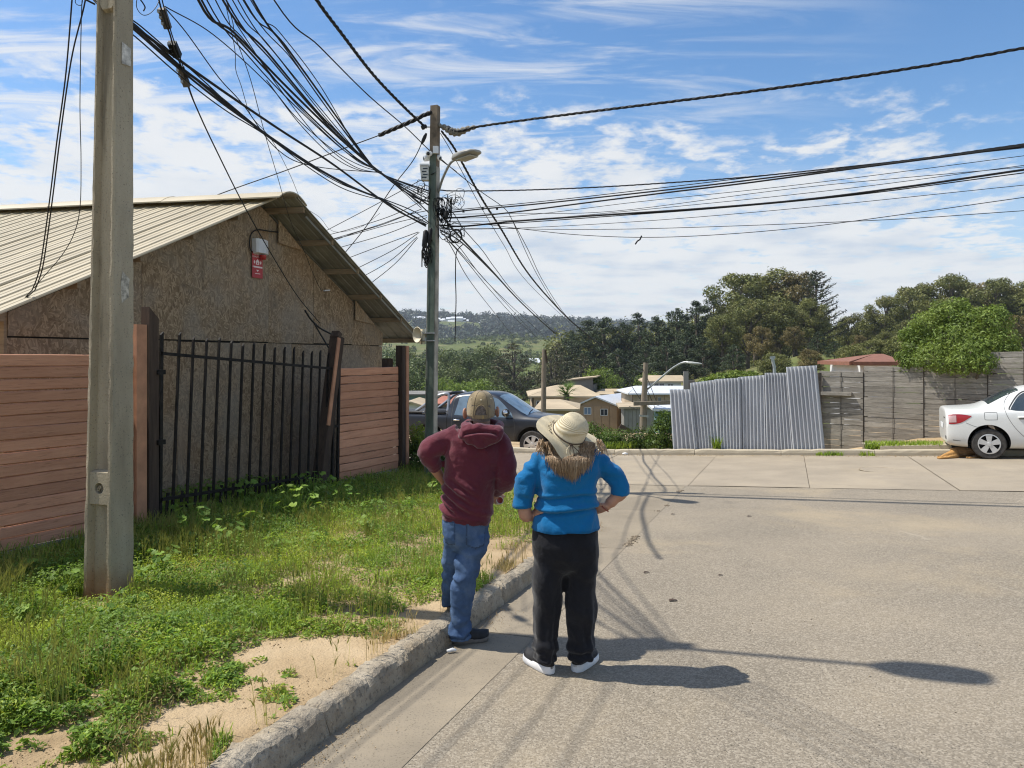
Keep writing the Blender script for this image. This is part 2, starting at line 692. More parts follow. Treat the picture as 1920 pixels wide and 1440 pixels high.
def mat_dirt():
 g = G('dry_sandy_soil')
 b = g.noise(1.6, 6, .62)
 col = g.ramp(b, [(.28, (.26, .185, .105)), (.5, (.40, .295, .175)), (.74, (.50, .385, .245))])
 gr = g.step(g.noise(85, 3, .7), .58, .70)
 col = g.mix(g.math('MULTIPLY', gr, .45), col, (.15, .105, .06))
 g.color(col).set(rough=1.0, spec=.15)
 g.bump(g.math('ADD', g.noise(14, 6, .65), g.math('MULTIPLY', g.noise(70, 3, .6), .5)), .9, .022)
 return g.m
def mat_terrain():
 g = G('valley_ground')
 b = g.noise(.02, 8, .62)
 col = g.ramp(b, [(.34, (.075, .095, .028)), (.5, (.115, .135, .042)), (.64, (.17, .155, .070))])
 f = g.noise(.4, 6, .65)
 col = g.mix(g.math('MULTIPLY', g.step(f, .45, .68), .6), col, (.045, .062, .018))
 so_ = g.step(g.noise(.05, 5, .6, vec=g.map((1, 1.7, 1))), .62, .70)
 col = g.mix(g.math('MULTIPLY', so_, .7), col, (.28, .20, .11))
 g.color(col).set(rough=1.0, spec=.1)
 return g.m
M_ASPH = mat_asphalt()
M_GUT = mat_slab('gutter_concrete', (.252, .213, .158), fine=1.0)
M_SLAB = mat_slab('street_concrete', (.305, .258, .194), fine=.5)
M_KERB = mat_kerb()
M_DIRT = mat_dirt()
M_TERR = mat_terrain()
M_JOINT = plain('joint_soil', (.24, .195, .14), .95, var=.3, scale=9)
M_PALE = mat_slab('pale_pavement_concrete', (.46, .40, .30), fine=.5)
# ---------------------------------------------------------------- terrain sheet
def build_terrain():
 ys = np.concatenate([np.linspace(-40, 12, 14), np.linspace(14, 60, 47), np.geomspace(62, 2600, 140)])
 na = 120
 tt = np.linspace(-1, 1, na)
 V = []
 for y in ys:
  half = 60 + max(0, y) * .92
  xs = tt * half
  z = tz(xs, np.full(na, y))
  if y < 20:
   z = np.minimum(z, np.array([gz(a, max(y, -30)) for a in xs]) - .30)
  V.append(np.stack([xs, np.full(na, y), z], 1))
 V = np.concatenate(V)
 ny = len(ys)
 i = np.arange(ny - 1)[:, None]
 j = np.arange(na - 1)[None, :]
 a = i * na + j
 F = np.stack([a, a + 1, a + na + 1, a + na], -1).reshape(-1)
 me = np_mesh('terrain', V, F, 4, True)
 obj('terrain', me, M_TERR, kind='structure')
build_terrain()
# ---------------------------------------------------------------- asphalt sheet (t right of the kerb, up to the cross street)
def sheet(name, m, s0, s1, ns, tf0, tf1, nt, dz, kind='structure', zf=None, parent=None):
 rows = []
 for i in range(ns + 1):
  s = s0 + (s1 - s0) * i / ns
  a, b = tf0(s), tf1(s)
  r = []
  for j in range(nt + 1):
   t = a + (b - a) * j / nt
   x, y = S(s, t)
   r.append((x, y, (zf or gz)(x, y) + dz))
  rows.append(r)
 return MB().grid(rows).build(name, m, parent, smooth=True, kind=kind)
sheet('road', M_ASPH, -14, 8.54, 46, lambda s: -.3 if s < 3.4 else kerb_t(s) - .3, lambda s: 16, 40, 0.0)
sheet('street_bed', M_JOINT, 8.30, 14.3, 12, lambda s: -24, lambda s: 22, 46, -.012)
gut = thing('gutter', (0, 0, 0), kind='structure')
ss = [-9, -5.6, -2.6, .35, 3.4, 5.9, 8.52]
for a, b in zip(ss[:-1], ss[1:]):
 g0 = a + .006
 g1 = b - .006
 rows = []
 n = 14
 for i in range(n + 1):
  s = g0 + (g1 - g0) * i / n
  r = []
  for j in range(9):
   k0 = kerb_t(s)
   t = k0 + (.50 - k0) * j / 8
   x, y = S(s, t)
   r.append((x, y, gz(x, y) + .003))
  rows.append(r)
 MB().grid(rows).build('slab', M_GUT, gut, smooth=True)
crs = thing('cross_street', (0, 0, 0), kind='structure')
te = [-24, -19.5, -15, -11, -7.6, -4.6, -1.9, .54, 2.5, 4.65, 6.9, 9.2, 11.6, 14.2, 17, 20]
for k, (a, b) in enumerate(zip(te[:-1], te[1:])):
 rows = []
 for i in range(9):
  s = 8.555 + (14.09 - 8.555) * i / 8
  r = []
  for j in range(7):
   t = (a + .006) + (b - a - .012) * j / 6
   x, y = S(s, t)
   r.append((x, y, gz(x, y) + .004 + (.004 if k % 2 else 0) - (.004 if j in (0, 6) else 0)))
  rows.append(r)
 MB().grid(rows).build('slab', M_SLAB, crs, smooth=True)
# ---------------------------------------------------------------- verge soil sheet
def verge_h(x, y):
 s, t = ST(x, y)
 e = kerb_t(s) - t                       # metres in from the kerb
 h = .135 + .05 * float(fbm(x * 1.3, y * 1.3, 21, 4) - .45)
 if e > 0:
  h += .02 * min(1, e / 1.6) + .06 * float(max(0, fbm(x * .8, y * .8, 5, 3) - .40)) * min(1, e / .8)
 return h
def vz(x, y):
 return gz(x, y) + verge_h(x, y)
def build_verge():
 rows = []
 sv = list(np.linspace(-8, -3, 6)) + list(np.linspace(-2.9, 8.25, 130))
 for s in sv:
  k = kerb_t(s) - .13
  ts = [-16, -11, -8, -6.3] + list(np.linspace(-5.0, -1.2, 34)) + list(np.linspace(-1.12, 0, 26))
  r = []
  for q in ts:
   t = k + q if q > -6 else k + q
   x, y = S(s, t)
   r.append((x, y, vz(x, y)))
  rows.append(r)
 MB().grid(rows).build('verge', M_DIRT, smooth=True, kind='structure')
build_verge()
# ---------------------------------------------------------------- kerbs
def kerb_piece(path, prof, m, parent, amp, seed, name='kerb_stone'):
 """path: list of (x,y,nx,ny) along the face line, n pointing to the street"""
 rows = []
 cum = 0
 for i, (x, y, nx, ny) in enumerate(path):
  if i:
   cum += math.hypot(x - path[i - 1][0], y - path[i - 1][1])
  edge = 1.0
  e = min(i, len(path) - 1 - i)
  if e == 0:
   edge = .90
  r = []
  zb = gz(x, y)
  wear = (float(vnoise(cum * 2.1 + seed * 7.7, .3, 40)) - .5) * 1.5 + (float(vnoise(cum * 7 + seed * 3, .7, 41)) - .5)
  for k, (dt, dz) in enumerate(prof):
   hard = min(1, max(0, dz / .12))
   d = mnoise.fractal(Vector((x * 16, y * 16, dz * 16 + seed)), .8, 2.0, 5) * amp * (.3 + hard)
   dx = dt - abs(d) * .9 * hard
   zz = dz * edge + d * .8 * hard + wear * amp * 1.1 * hard
   if edge < 1 and k in (2, 3, 4):
    dx -= .012
   r.append((x + nx * dx, y + ny * dx, zb + zz))
  rows.append(r)
 mb = MB().grid(rows)
 n = len(prof)
 mb.add(rows[0], [list(range(n))[::-1]])
 mb.add(rows[-1], [list(range(n))])
 return mb.build(name, m, parent, smooth=False)
KPROF = [(0.012, -.06), (0.008, .02), (.002, .07), (-.004, .105), (-.018, .132), (-.042, .146), (-.075, .152), (-.11, .152), (-.15, .145), (-.17, .10), (-.17, -.05)]
def near_path(s):
 if s <= 3.4:
  x, y = S(s, 0)
  return x, y, KE.x, KE.y
 a = (s - 3.4) / 5.0
 if a <= math.pi / 2:
  x, y = S(3.4 + 5 * math.sin(a), -5 + 5 * math.cos(a))
  n = KE * math.cos(a) + KD * math.sin(a)
  return x, y, n.x, n.y
 r = s - 3.4 - 2.5 * math.pi
 x, y = S(8.4, -5 - r)
 return x, y, KD.x, KD.y
kerb = thing('kerb', (0, 0, 0), kind='structure')
edges = [-6, -4.4, -2.95, -1.42, -.28, 1.05, 2.6, 4.0, 5.4, 6.8, 8.2, 9.6, 11.2, 13.5, 16]
for i, (a, b) in enumerate(zip(edges[:-1], edges[1:])):
 n = 60 if b < 4.5 and a > -3.5 else 16
 kerb_piece([near_path(a + .004 + (b - a - .008) * k / n) for k in range(n + 1)], KPROF, M_KERB, kerb, .014, i)
far = thing('far_kerb', (0, 0, 0), kind='structure')
FPROF = [(0.0, -.05), (0.0, .06), (-.006, .115), (-.02, .13), (-.10, .132), (-.16, .13), (-.17, -.1)]
for i in range(20):
 a = -20 + i * 2.0
 b = a + 2.0
 pts = []
 for k in range(13):
  t = a + .005 + (b - a - .01) * k / 12
  x, y = S(14.1, t)
  pts.append((x, y, -KD.x, -KD.y))
 kerb_piece(pts, FPROF, M_PALE, far, .010, 50 + i)
def back_h(x, y):
 s, t = ST(x, y)
 d = float(np.interp(t, [-1.6, -1.4, 3.0, 3.4, 5.4], [.60, 2.4, 2.4, .30, -.12]))
 return gz(x, y) + .10 - max(0, min(1, (s - 14.4) / (3 if d > .5 else 1.6))) * d
sheet('far_verge', M_DIRT, 14.24, 24.0, 26, lambda s: -24, lambda s: 22, 110, 0.0, zf=lambda x, y: max(tzf(x, y) + .02, back_h(x, y)) if ST(x, y)[0] > 17 else back_h(x, y))
# ---------------------------------------------------------------- the valley's air
def build_haze():
 mb = MB().box((0, 1290, 51), (4960, 2760, 240))
 m = bpy.data.materials.new('haze')
 m.use_nodes = True
 nt = m.node_tree
 nt.nodes.clear()
 v = nt.nodes.new('ShaderNodeVolumePrincipled')
 v.inputs['Color'].default_value = (.80, .88, 1.0, 1)
 v.inputs['Density'].default_value = .00018
 v.inputs['Anisotropy'].default_value = .1
 o = nt.nodes.new('ShaderNodeOutputMaterial')
 nt.links.new(v.outputs[0], o.inputs['Volume'])
 mb.build('haze', m, kind='stuff')
build_haze()
# ================================================================== HOUSE WITH CHIPBOARD GABLE
def mat_osb(name='weathered_chipboard', tone=1.0):
 g = G(name)
 co = g.co()
 cols = None
 for i, (ang, sc) in enumerate(((18, 1.0), (-52, 1.1), (80, .9))):
  v = g.map((14, 14 * sc, 60 * sc), (0, 0, 0), g.map((1, 1, 1), (math.radians(ang), 0, 0), g.mix(.012, co, g.noise(6, 2, .5, col=True))))
  vc = g.voro(1.0, 'F1', 'Color', vec=v)
  sp = g.n('ShaderNodeSeparateColor')
  g.l(vc, sp.inputs[0])
  fl = g.ramp(sp.outputs[i], [(.05, (.135 * tone, .092 * tone, .054 * tone)), (.5, (.205 * tone, .146 * tone, .088 * tone)), (.95, (.31 * tone, .23 * tone, .145 * tone))])
  if cols is None:
   cols = fl
  else:
   cols = g.mix(g.step(g.noise(7 + 3 * i, 2, .5), .46, .54), cols, fl)
 old = g.step(g.noise(.9, 5, .62, .3), .40, .66)
 cols = g.mix(g.math('MULTIPLY', old, .55), cols, (.215 * tone, .19 * tone, .155 * tone))
 warm = g.step(g.noise(.55, 4, .55), .52, .7)
 cols = g.mix(g.math('MULTIPLY', warm, .4), cols, (.27 * tone, .15 * tone, .07 * tone))
 stain = g.step(g.noise(2.0, 6, .66, .5, vec=g.map((1, 1, .45))), .58, .74)
 cols = g.mix(g.math('MULTIPLY', stain, .55), cols, (.05, .042, .036))
 g.color(cols).set(rough=.85, spec=.2)
 g.bump(g.noise(48, 4, .7, vec=g.map((1, 1, .6))), .12, .003)
 return g.m
def mat_plank(name, lo, hi, stretch=(1, 1, 14), grain=.5, rot=(0, 0, 0), objvar=.2):
 g = G(name)
 v = g.map(stretch, rot)
 n1 = g.noise(2.4, 6, .65, .6, vec=v)
 col = g.ramp(n1, [(.3, lo), (.7, hi)])
 n2 = g.step(g.noise(9, 4, .7, vec=v), .55, .68)
 col = g.mix(g.math('MULTIPLY', n2, grain), col, tuple(q * .45 for q in lo))
 blot = g.step(g.noise(1.3, 5, .6), .52, .72)
 col = g.mix(g.math('MULTIPLY', blot, .28), col, tuple(min(1, q * 1.25) for q in hi))
 k = g.math('MULTIPLY_ADD', g.rand(), objvar)
 k.node.inputs[2].default_value = 1 - objvar / 2
 mm = g.n('ShaderNodeVectorMath')
 mm.operation = 'SCALE'
 g.l(col, mm.inputs[0])
 g.l(k, mm.inputs['Scale'])
 g.color(mm.outputs[0]).set(rough=.85, spec=.2)
 g.bump(g.math('ADD', n1, g.noise(12, 4, .7, vec=v)), .5, .006)
 return g.m
M_OSB = mat_osb(tone=1.22)
M_OSB2 = mat_osb('chipboard_pale', 1.45)
M_ORANGE = mat_plank('terracotta_painted_planks', (.46, .22, .13), (.58, .30, .185), stretch=(.6, .6, 9), grain=.5, objvar=.36)
M_ORANGE2 = plain('terracotta_paint', (.44, .215, .12), .7, var=.18, scale=5, bump=.15)
M_DARKWD = mat_plank('dark_stained_post', (.040, .028, .022), (.085, .058, .042), stretch=(8, 8, .6), grain=.5)
M_IRON = plain('black_iron_paint', (.016, .013, .011), .7, var=.5, scale=14, bump=.15, spec=.2)
M_BASE = mat_slab('fence_base_concrete', (.30, .27, .235), fine=.7)
M_ROOF = plain('cream_roof_paint', (.43, .365, .245), .5, var=.10, scale=1.6, bump=.05, bscale=20, spec=.4)
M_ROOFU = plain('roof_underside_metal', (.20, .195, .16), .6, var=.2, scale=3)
M_LUMB = mat_plank('rough_lumber', (.20, .145, .09), (.33, .25, .16), stretch=(1, 1, 8), grain=.4)
M_WHITE = plain('white_siding_paint', (.72, .72, .70), .6, var=.05, scale=3)
M_DARKGAP = plain('dark_joint', (.02, .018, .016), .95)
HU = Vector((.36, 1, 0)).normalized()
HV = Vector((-1, .20, 0)).normalized()
HN = Vector((1, -.36, 0)).normalized()          # gable wall's outward normal
HA = Vector((-7.9 + .36 * 7.62, 7.62, 0))       # near corner of the gable wall
HLEN = (Vector((-7.9 + .36 * 14.8, 14.8, 0)) - HA).length
MID = HLEN * .515
ZE, ZR = 2.24, 4.06                             # eave and ridge heights of the wall
ZB = -.75
def hp(u, n, z):
 """point u along the gable wall, n out of it"""
 q = HA + HU * u + HN * n
 return Vector((q.x, q.y, z))
def roofz(u):
 return ZE + (ZR - ZE) * (1 - abs(u - MID) / (MID if u < MID else HLEN - MID))
house = thing('chipboard_house', hp(MID, 0, -.6), 'single storey house with bare chipboard gable and cream ribbed metal roof', 'house')
def gable_panel(u0, u1, z0, z1, mat, dn=0.0):
 """one sheet of board cut to the roof slope"""
 us = [u0]
 if u0 < MID < u1:
  us.append(MID)
 us.append(u1)
 top = [(u, min(z1, roofz(u) - .02)) for u in us]
 top = [(u, max(z0 + .01, z)) for u, z in top]
 if max(z for _, z in top) - z0 < .05:
  return
 poly = [(u0, z0), (u1, z0)] + top[::-1]
 front = [hp(u, dn, z) for u, z in poly]
 MB().prism(front, -HN * .012).build('wall_panel', mat, house, fix=True)
uc = [0.0, 1.06, 2.28, 3.50, 4.72, 5.94, 7.16, HLEN]
for i, (a, b) in enumerate(zip(uc[:-1], uc[1:])):
 gable_panel(a + .004, b - .004, ZB, 1.96 + .01 * (i % 2), M_OSB, .004 * (i % 3))
uc2 = [0.0, 1.7, 4.12, 5.3, 6.5, HLEN]
for i, (a, b) in enumerate(zip(uc2[:-1], uc2[1:])):
 gable_panel(a + .004, b - .004, 1.978 + .01 * (i % 2), 5.0, M_OSB, .014 + .004 * (i % 2))
bk = [hp(0, -.03, ZB), hp(HLEN, -.03, ZB), hp(HLEN, -.03, ZE - .05), hp(MID, -.03, ZR - .08), hp(0, -.03, ZE - .05)]
MB().prism(bk, -HN * .08).build('wall', M_DARKGAP, house, fix=True)
VL = 12.0
def hv(u, v, z):
 q = HA + HU * u + HV * v
 return Vector((q.x, q.y, z))
for k in range(17):
 z0 = ZB + .05 + k * .175
 MB().prism([hv(0, .0, z0), hv(0, VL, z0), hv(0, VL, z0 + .17), hv(0, .0, z0 + .17)], -HU * (.018 - .0)).build('siding_board', M_WHITE, house, fix=True)
MB().prism([hv(.02, .02, ZB), hv(.02, VL, ZB), hv(.02, VL, ZE), hv(.02, .02, ZE)], HU * .08).build('wall', M_DARKGAP, house, fix=True)
MB().prism([hv(HLEN, .02, ZB), hv(HLEN, VL, ZB), hv(HLEN, VL, ZE), hv(HLEN, .02, ZE)], -HU * .08).build('wall', M_WHITE, house, fix=True)
MB().bar(hp(-.03, -.02, ZB), hp(-.03, -.02, ZE - .02), .05, .06).build('corner_post', M_LUMB, house)
# ---- ribbed roof sheets
OV = .30            # overhang past the gable on the near slope
OVR = .62           # and on the far slope
def roof_sheet(u0, z0, u1, z1, v0, v1, ribs, name='roof_sheet', lift=0.0):
 """one sheet from eave (u0,z0) up to ridge (u1,z1), between v0 and v1 (v from the gable, negative = overhang)"""
 n = ribs * 4
 prof = []
 for i in range(n + 1):
  v = v0 + (v1 - v0) * i / n
  prof.append((v, .022 if i % 4 == 0 else 0.0))
 pts = []
 w = (v1 - v0) / ribs
 for r in range(ribs):
  b = v0 + r * w
  pts += [(b, .0), (b + w * .06, .016), (b + w * .16, .016), (b + w * .22, 0), (b + w * .60, 0), (b + w * .64, .006), (b + w * .70, 0)]
 pts.append((v1, 0))
 nrm = Vector((0, 0, 1))
 rows = []
 for (u, z, lf) in ((u0, z0, 0), (u0 + (u1 - u0) * .5, z0 + (z1 - z0) * .5, -.008), (u1, z1, 0)):
  rows.append([hv(u, v, z + h + lf + lift) for v, h in pts])
 top = rows
 bot = [[p - Vector((0, 0, .012)) for p in r] for r in rows]
 mb = MB()
 mb.grid(top)
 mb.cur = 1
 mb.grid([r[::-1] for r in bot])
 mb.cur = 0
 mb.grid([bot[0], top[0]])
 mb.grid([[r[0] for r in top], [r[0] for r in bot]])
 mb.grid([[r[-1] for r in bot], [r[-1] for r in top]])
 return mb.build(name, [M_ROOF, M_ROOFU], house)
dz = .10
sl1 = (ZR - ZE) / MID
sl2 = (ZR - ZE) / (HLEN - MID)
e1 = -.42
e2 = HLEN + .52
vv = -OV
k = 0
while vv < 10.5:
 roof_sheet(e1 - .02 * (k % 2), ZE + e1 * sl1 + dz, MID - .02, ZR + dz - .01, vv, vv + .86, 4, lift=.004 * (k % 2))
 vv += .86
 k += 1
vv = -OVR
k = 0
while vv < 10.0:
 roof_sheet(e2, ZE - .52 * sl2 + dz, MID + .02, ZR + dz - .01, vv, vv + .86, 4, lift=.004 * (k % 2))
 vv += .86
 k += 1
for k in range(6):
 a = -OVR * .9 + k * 1.95
 b = a + 2.0
 rows = []
 for v in (a, b):
  r = []
  for q in range(9):
   t = -1 + q / 4
   uu = MID + t * .34
   zz = ZR + dz + .075 - .30 * sl1 * t * t * .95 + .006 * (k % 2)
   r.append(hv(uu, v, zz))
  rows.append(r)
 lows = [[p - Vector((0, 0, .02)) for p in r] for r in rows]
 mb = MB().grid(rows).grid([r[::-1] for r in lows]).grid([lows[0], rows[0]]).grid([rows[1], lows[1]])
 mb.grid([[rows[0][0], rows[1][0]], [lows[0][0], lows[1][0]]]).grid([[rows[0][-1], rows[1][-1]], [lows[0][-1], lows[1][-1]]])
 mb.build('ridge_cap', M_ROOF, house, smooth='auto')
for i in range(6):
 f = .05 + i * .185
 u = MID + (e2 - MID) * f
 z = ZR + dz - (u - MID) * sl2 - .055
 a = hv(u, -OVR + .03, z)
 b = hv(u, .30, z)
 MB().bar(a, b, .05, .085).build('purlin', M_LUMB, house)
for i in range(5):
 u = e1 + .15 + i * .85
 z = ZE + u * sl1 + dz - .06
 MB().bar(hv(u, -OV + .04, z), hv(u, .3, z), .05, .085).build('purlin', M_LUMB, house)
MB().bar(hv(MID + .3, -OVR + .06, ZR - .3 * sl2 + .0), hv(e2 - .05, -OVR + .06, ZE - .45 * sl2 + .03), .02, .035).build('barge_board', M_ROOFU, house)
for (f0, f1) in ((.09, .24), (.62, .78)):
 ua = MID + (e2 - MID) * f0
 ub = MID + (e2 - MID) * f1
 MB().prism([hp(ua, .05, ZR - (ua - MID) * sl2 - .34), hp(ub, .05, ZR - (ub - MID) * sl2 - .06), hp(ua, .05, ZR - (ua - MID) * sl2 + .02)], HN * .012).build('filler_board', M_OSB2, house, fix=True)
# ---- alarm box, its cable and the red notice on the gable
def wall_pt(px, py, n=0.0):
 """point on the gable plane seen at a pixel, then n metres out of it"""
 d = Vector(((px - 960) / FPX, 1, -(py - HOR) / FPX))
 o = Vector((0, 0, CAMZ))
 t = ((HA + HN * .03) - o).dot(HN) / d.dot(HN)
 return o + d * t + HN * n
M_PLAST = plain('grey_white_plastic', (.62, .63, .64), .45, var=.05, spec=.5)
M_RED = plain('red_sign_print', (.42, .045, .05), .5, var=.08)
M_INK = plain('white_sign_print', (.75, .62, .60), .6, var=.03)
M_BLACK = plain('black_cable_rubber', (.012, .012, .013), .6, var=.2, spec=.35)
c = wall_pt(485, 464)
ab = thing('alarm_siren_box', c, 'white alarm siren box mounted high on the chipboard gable', 'alarm box')
hw, hh, dd = .155, .115, .11
pr = []
for (u, n) in ((-hw, 0), (-hw, dd * .75), (-hw * .85, dd), (.03, dd), (hw * .98, dd * .55), (hw, 0)):
 pr.append((u, n))
lo = [c + HU * u + HN * n + Vector((0, 0, -hh + .02 * (n > 0))) for u, n in pr]
hi = [c + HU * u + HN * n * .9 + Vector((0, 0, hh)) for u, n in pr]
MB().rings([lo, hi]).build('housing', M_PLAST, ab, fix=True)
MB().lathe([(.0, -.05), (.045, -.045), (.05, 0), (.05, .02)], 16, c + HU * .03 + HN * .055 + Vector((0, 0, -hh - .02))).build('lamp', plain('red_lens', (.35, .02, .02), .2), ab, smooth=True)
c2 = wall_pt(481, 497, .012)
sg = thing('alarm_sign', c2, 'red alarm notice with a house symbol below the white siren box', 'sign')
sw, sh = .118, .195
MB().prism([c2 + HU * a + Vector((0, 0, b)) for a, b in ((-sw, -sh), (sw, -sh), (sw, sh), (-sw, sh))], HN * .006).build('plate', M_RED, sg, fix=True)
def sign_q(poly, name):
 MB().prism([c2 + HU * (a * sw) + Vector((0, 0, b * sh)) + HN * .0065 for a, b in poly], HN * .002).build(name, M_INK, sg, fix=True)
sign_q([(-.30, .02), (.30, .02), (.30, .22), (.40, .22), (.0, .46), (-.40, .22), (-.30, .22)], 'house_symbol')
sg_in = [(-.09, .06), (.09, .06), (.09, .19), (-.09, .19)]
MB().prism([c2 + HU * (a * sw) + Vector((0, 0, b * sh)) + HN * .0088 for a, b in sg_in], HN * .001).build('symbol_door', M_RED, sg, fix=True)
for s_ in (-1, 1):
 sign_q([(s_ * .55, .07), (s_ * .70, .12), (s_ * .72, .25), (s_ * .62, .34), (s_ * .50, .28), (s_ * .47, .14)][::s_], 'sound_wave_mark')
def text(body, size, loc, xdir, up, m, parent, name='lettering', ext=.0008):
 cu = bpy.data.curves.new(name, 'FONT')
 cu.body = body
 cu.size = size
 cu.align_x = 'CENTER'
 cu.align_y = 'CENTER'
 cu.extrude = ext
 o = bpy.data.objects.new(name, cu)
 COL.objects.link(o)
 me = bpy.data.meshes.new_from_object(o.evaluated_get(bpy.context.evaluated_depsgraph_get()))
 bpy.data.objects.remove(o)
 me.materials.clear()
 me.materials.append(m)
 o = bpy.data.objects.new(name, me)
 COL.objects.link(o)
 x = Vector(xdir).normalized()
 z = x.cross(Vector(up)).normalized()
 y = z.cross(x)
 o.rotation_euler = Matrix((x, y, z)).transposed().to_euler()
 o.parent = parent
 o.location = Vector(loc) - wloc(parent)
 return o
text('ALARMA', .036, c2 + Vector((0, 0, sh * .80)) + HN * .0075, HU, (0, 0, 1), M_INK, sg)
text('COMUNITARIA', .034, c2 + Vector((0, 0, sh * .61)) + HN * .0075, HU, (0, 0, 1), M_INK, sg)
sign_q([(-.92, -.10), (-.80, -.10), (-.80, -.20), (-.92, -.20)][::-1], 'print_bar')
sign_q([(-.72, -.10), (.92, -.10), (.92, -.22), (-.72, -.22)][::-1], 'print_bar')
sign_q([(-.25, -.38), (.25, -.38), (.12, -.46), (0, -.52), (-.12, -.46)][::-1], 'print_mark')
sign_q([(-.5, -.64), (.5, -.64), (.5, -.69), (-.5, -.69)][::-1], 'print_bar')
lp = [wall_pt(x, y, .02) for x, y in ((535, 437), (505, 434), (482, 431), (470, 437), (466, 452), (467, 466), (471, 473))]
tag(MB().tube(spline(lp, 6), .010, 6).build('alarm_cable', M_BLACK), 'black cable looping round to the alarm siren box on the gable', 'cable')
cb = wall_pt(603, 545, .05)
fl = thing('wall_bracket', cb, 'small pale metal bracket on the gable near the eave', 'bracket')
MB().bar(cb, cb + HU * .16 + Vector((0, 0, .02)), .03, .02).build('arm', M_PLAST, fl)
MB().bar(cb + HU * .14, cb + HU * .16 + Vector((0, 0, -.30)), .012, .012).build('rod', M_LUMB, fl)
# ================================================================== TERRACOTTA PLANK FENCES, GATE
FD = Vector((FSL, 1, 0)).normalized()
FN = Vector((1, -FSL, 0)).normalized()
def fp(Y, n, z):
 return Vector((FX0 + FSL * Y, Y, z)) + FN * n
def fence_ground(Y):
 return vz(FX0 + FSL * Y, Y)
def plank_fence(name, label, Y0, Y1, ztop, nb, parent=None):
 zb0, zb1 = fence_ground(Y0), fence_ground(Y1)
 base = fp((Y0 + Y1) / 2, 0, min(zb0, zb1))
 t = thing(name, base, label, 'fence', 'terracotta plank fences beside the gate')
 bh = .20
 MB().hexa([fp(Y0, -.02, zb0 - .15), fp(Y1, -.02, zb1 - .15), fp(Y1, .075, zb1 - .15), fp(Y0, .075, zb0 - .15),
    fp(Y0, -.02, zb0 + bh), fp(Y1, -.02, zb1 + bh), fp(Y1, .075, zb1 + bh), fp(Y0, .075, zb0 + bh)]).build('footing', M_BASE, t, fix=True)
 for i in range(nb):
  f0, f1 = i / nb, (i + 1) / nb
  a0 = zb0 + bh + .002 + (ztop - zb0 - bh) * f0
  a1 = zb0 + bh + (ztop - zb0 - bh) * f1 - .002
  b0 = zb1 + bh + .002 + (ztop - zb1 - bh) * f0
  b1 = zb1 + bh + (ztop - zb1 - bh) * f1 - .002
  o = .003 * math.sin(i * 2.3) + (.003 if i % 2 else 0)
  j = .0045 * math.sin(i * 5.1)
  mb = MB()
  rows = []
  nn = 8
  for q in range(nn + 1):
   Y = Y0 + (Y1 - Y0) * q / nn
   w = q / nn
   lo = a0 + (b0 - a0) * w + .003 * math.sin(q * 1.3 + i)
   hi_ = a1 + (b1 - a1) * w + .003 * math.sin(q * 1.7 + i * 2) + j
   rows.append([fp(Y, .045 + o, lo), fp(Y, .062 + o, lo + .008), fp(Y, .062 + o, hi_ - .008), fp(Y, .052 + o, hi_), fp(Y, .03, hi_), fp(Y, .03, lo)])
  mb.rings(rows)
  mb.build('plank', M_ORANGE, t, fix=True)
 for Y in (Y0 + .25, Y1 - .25):
  MB().bar(fp(Y, -.02, zb0 - .2), fp(Y, -.02, ztop - .02), .08, .08, up=FN).build('post', M_DARKWD, t)
 return t
plank_fence('plank_fence', 'terracotta plank fence panel behind the big concrete utility pole', 4.3, 7.72, 1.785, 16)
plank_fence('plank_fence', 'terracotta plank fence panel between the leaning post and the corner', 11.32, 13.05, 1.585, 14)
za = fence_ground(7.8)
tag(MB().hexa([fp(7.735, .0, za - .2), fp(7.86, .0, za - .2), fp(7.86, .09, za - .2), fp(7.735, .09, za - .2),
    fp(7.735, .0, 2.1), fp(7.86, .0, 2.1), fp(7.86, .09, 2.1), fp(7.735, .09, 2.1)]).build('fence_post', M_ORANGE2, fix=True),
 'flat terracotta fence post half hidden behind the concrete utility pole', 'post')
gp = MB()
gp.hexa([fp(7.88, -.01, za - .2), fp(8.0, -.01, za - .2), fp(8.0, .10, za - .2), fp(7.88, .10, za - .2),
   fp(7.88, -.01, 2.29), fp(8.0, -.01, 2.17), fp(8.0, .10, 2.17), fp(7.88, .10, 2.29)])
tag(gp.build('gate_post', M_DARKWD, fix=True), 'dark upright timber gate post with a slanted top beside the utility pole', 'post')
gate = thing('bar_gate', fp(9.5, .04, fence_ground(9.5)), 'black iron bar gate in front of the chipboard house', 'gate')
GY0, GY1 = 8.07, 11.0
zt0, zt1 = 1.80, 1.585
zb0, zb1 = fence_ground(GY0) + .40, fence_ground(GY1) + .34
def gl(f, a, b):
 return a + (b - a) * f
NB = 15
for i in range(NB + 1):
 f = i / NB
 Y = gl(f, GY0, GY1)
 lean = .10 * (1 if i else .2)
 w = .040 if i == 0 else .026
 zt = gl(f, zt0, zt1) + (.20 + .02 * math.sin(i * 1.9))
 z0 = gl(f, zb0, zb1) - .36
 a = fp(Y - lean * .5, .05, z0)
 b = fp(Y + lean * .6, .05, zt)
 mb = MB()
 d = FD * (w / 2)
 n_ = FN * .012
 mb.hexa([a - d - n_, a + d - n_, a + d + n_, a - d + n_, b - d - n_ - Vector((0, 0, .0)), b + d - n_ + Vector((0, 0, .035)), b + d + n_ + Vector((0, 0, .035)), b - d + n_])
 mb.build('hinge_stile' if i == 0 else 'bar', M_IRON, gate, fix=True)
for i in range(NB):
 f = (i + .5) / NB
 Y = gl(f, GY0, GY1)
 z0 = gl(f, zb0, zb1)
 MB().bar(fp(Y - .04, .05, z0 - .34), fp(Y, .05, z0 + .06), .03, .02, up=FN).build('short_bar', M_IRON, gate)
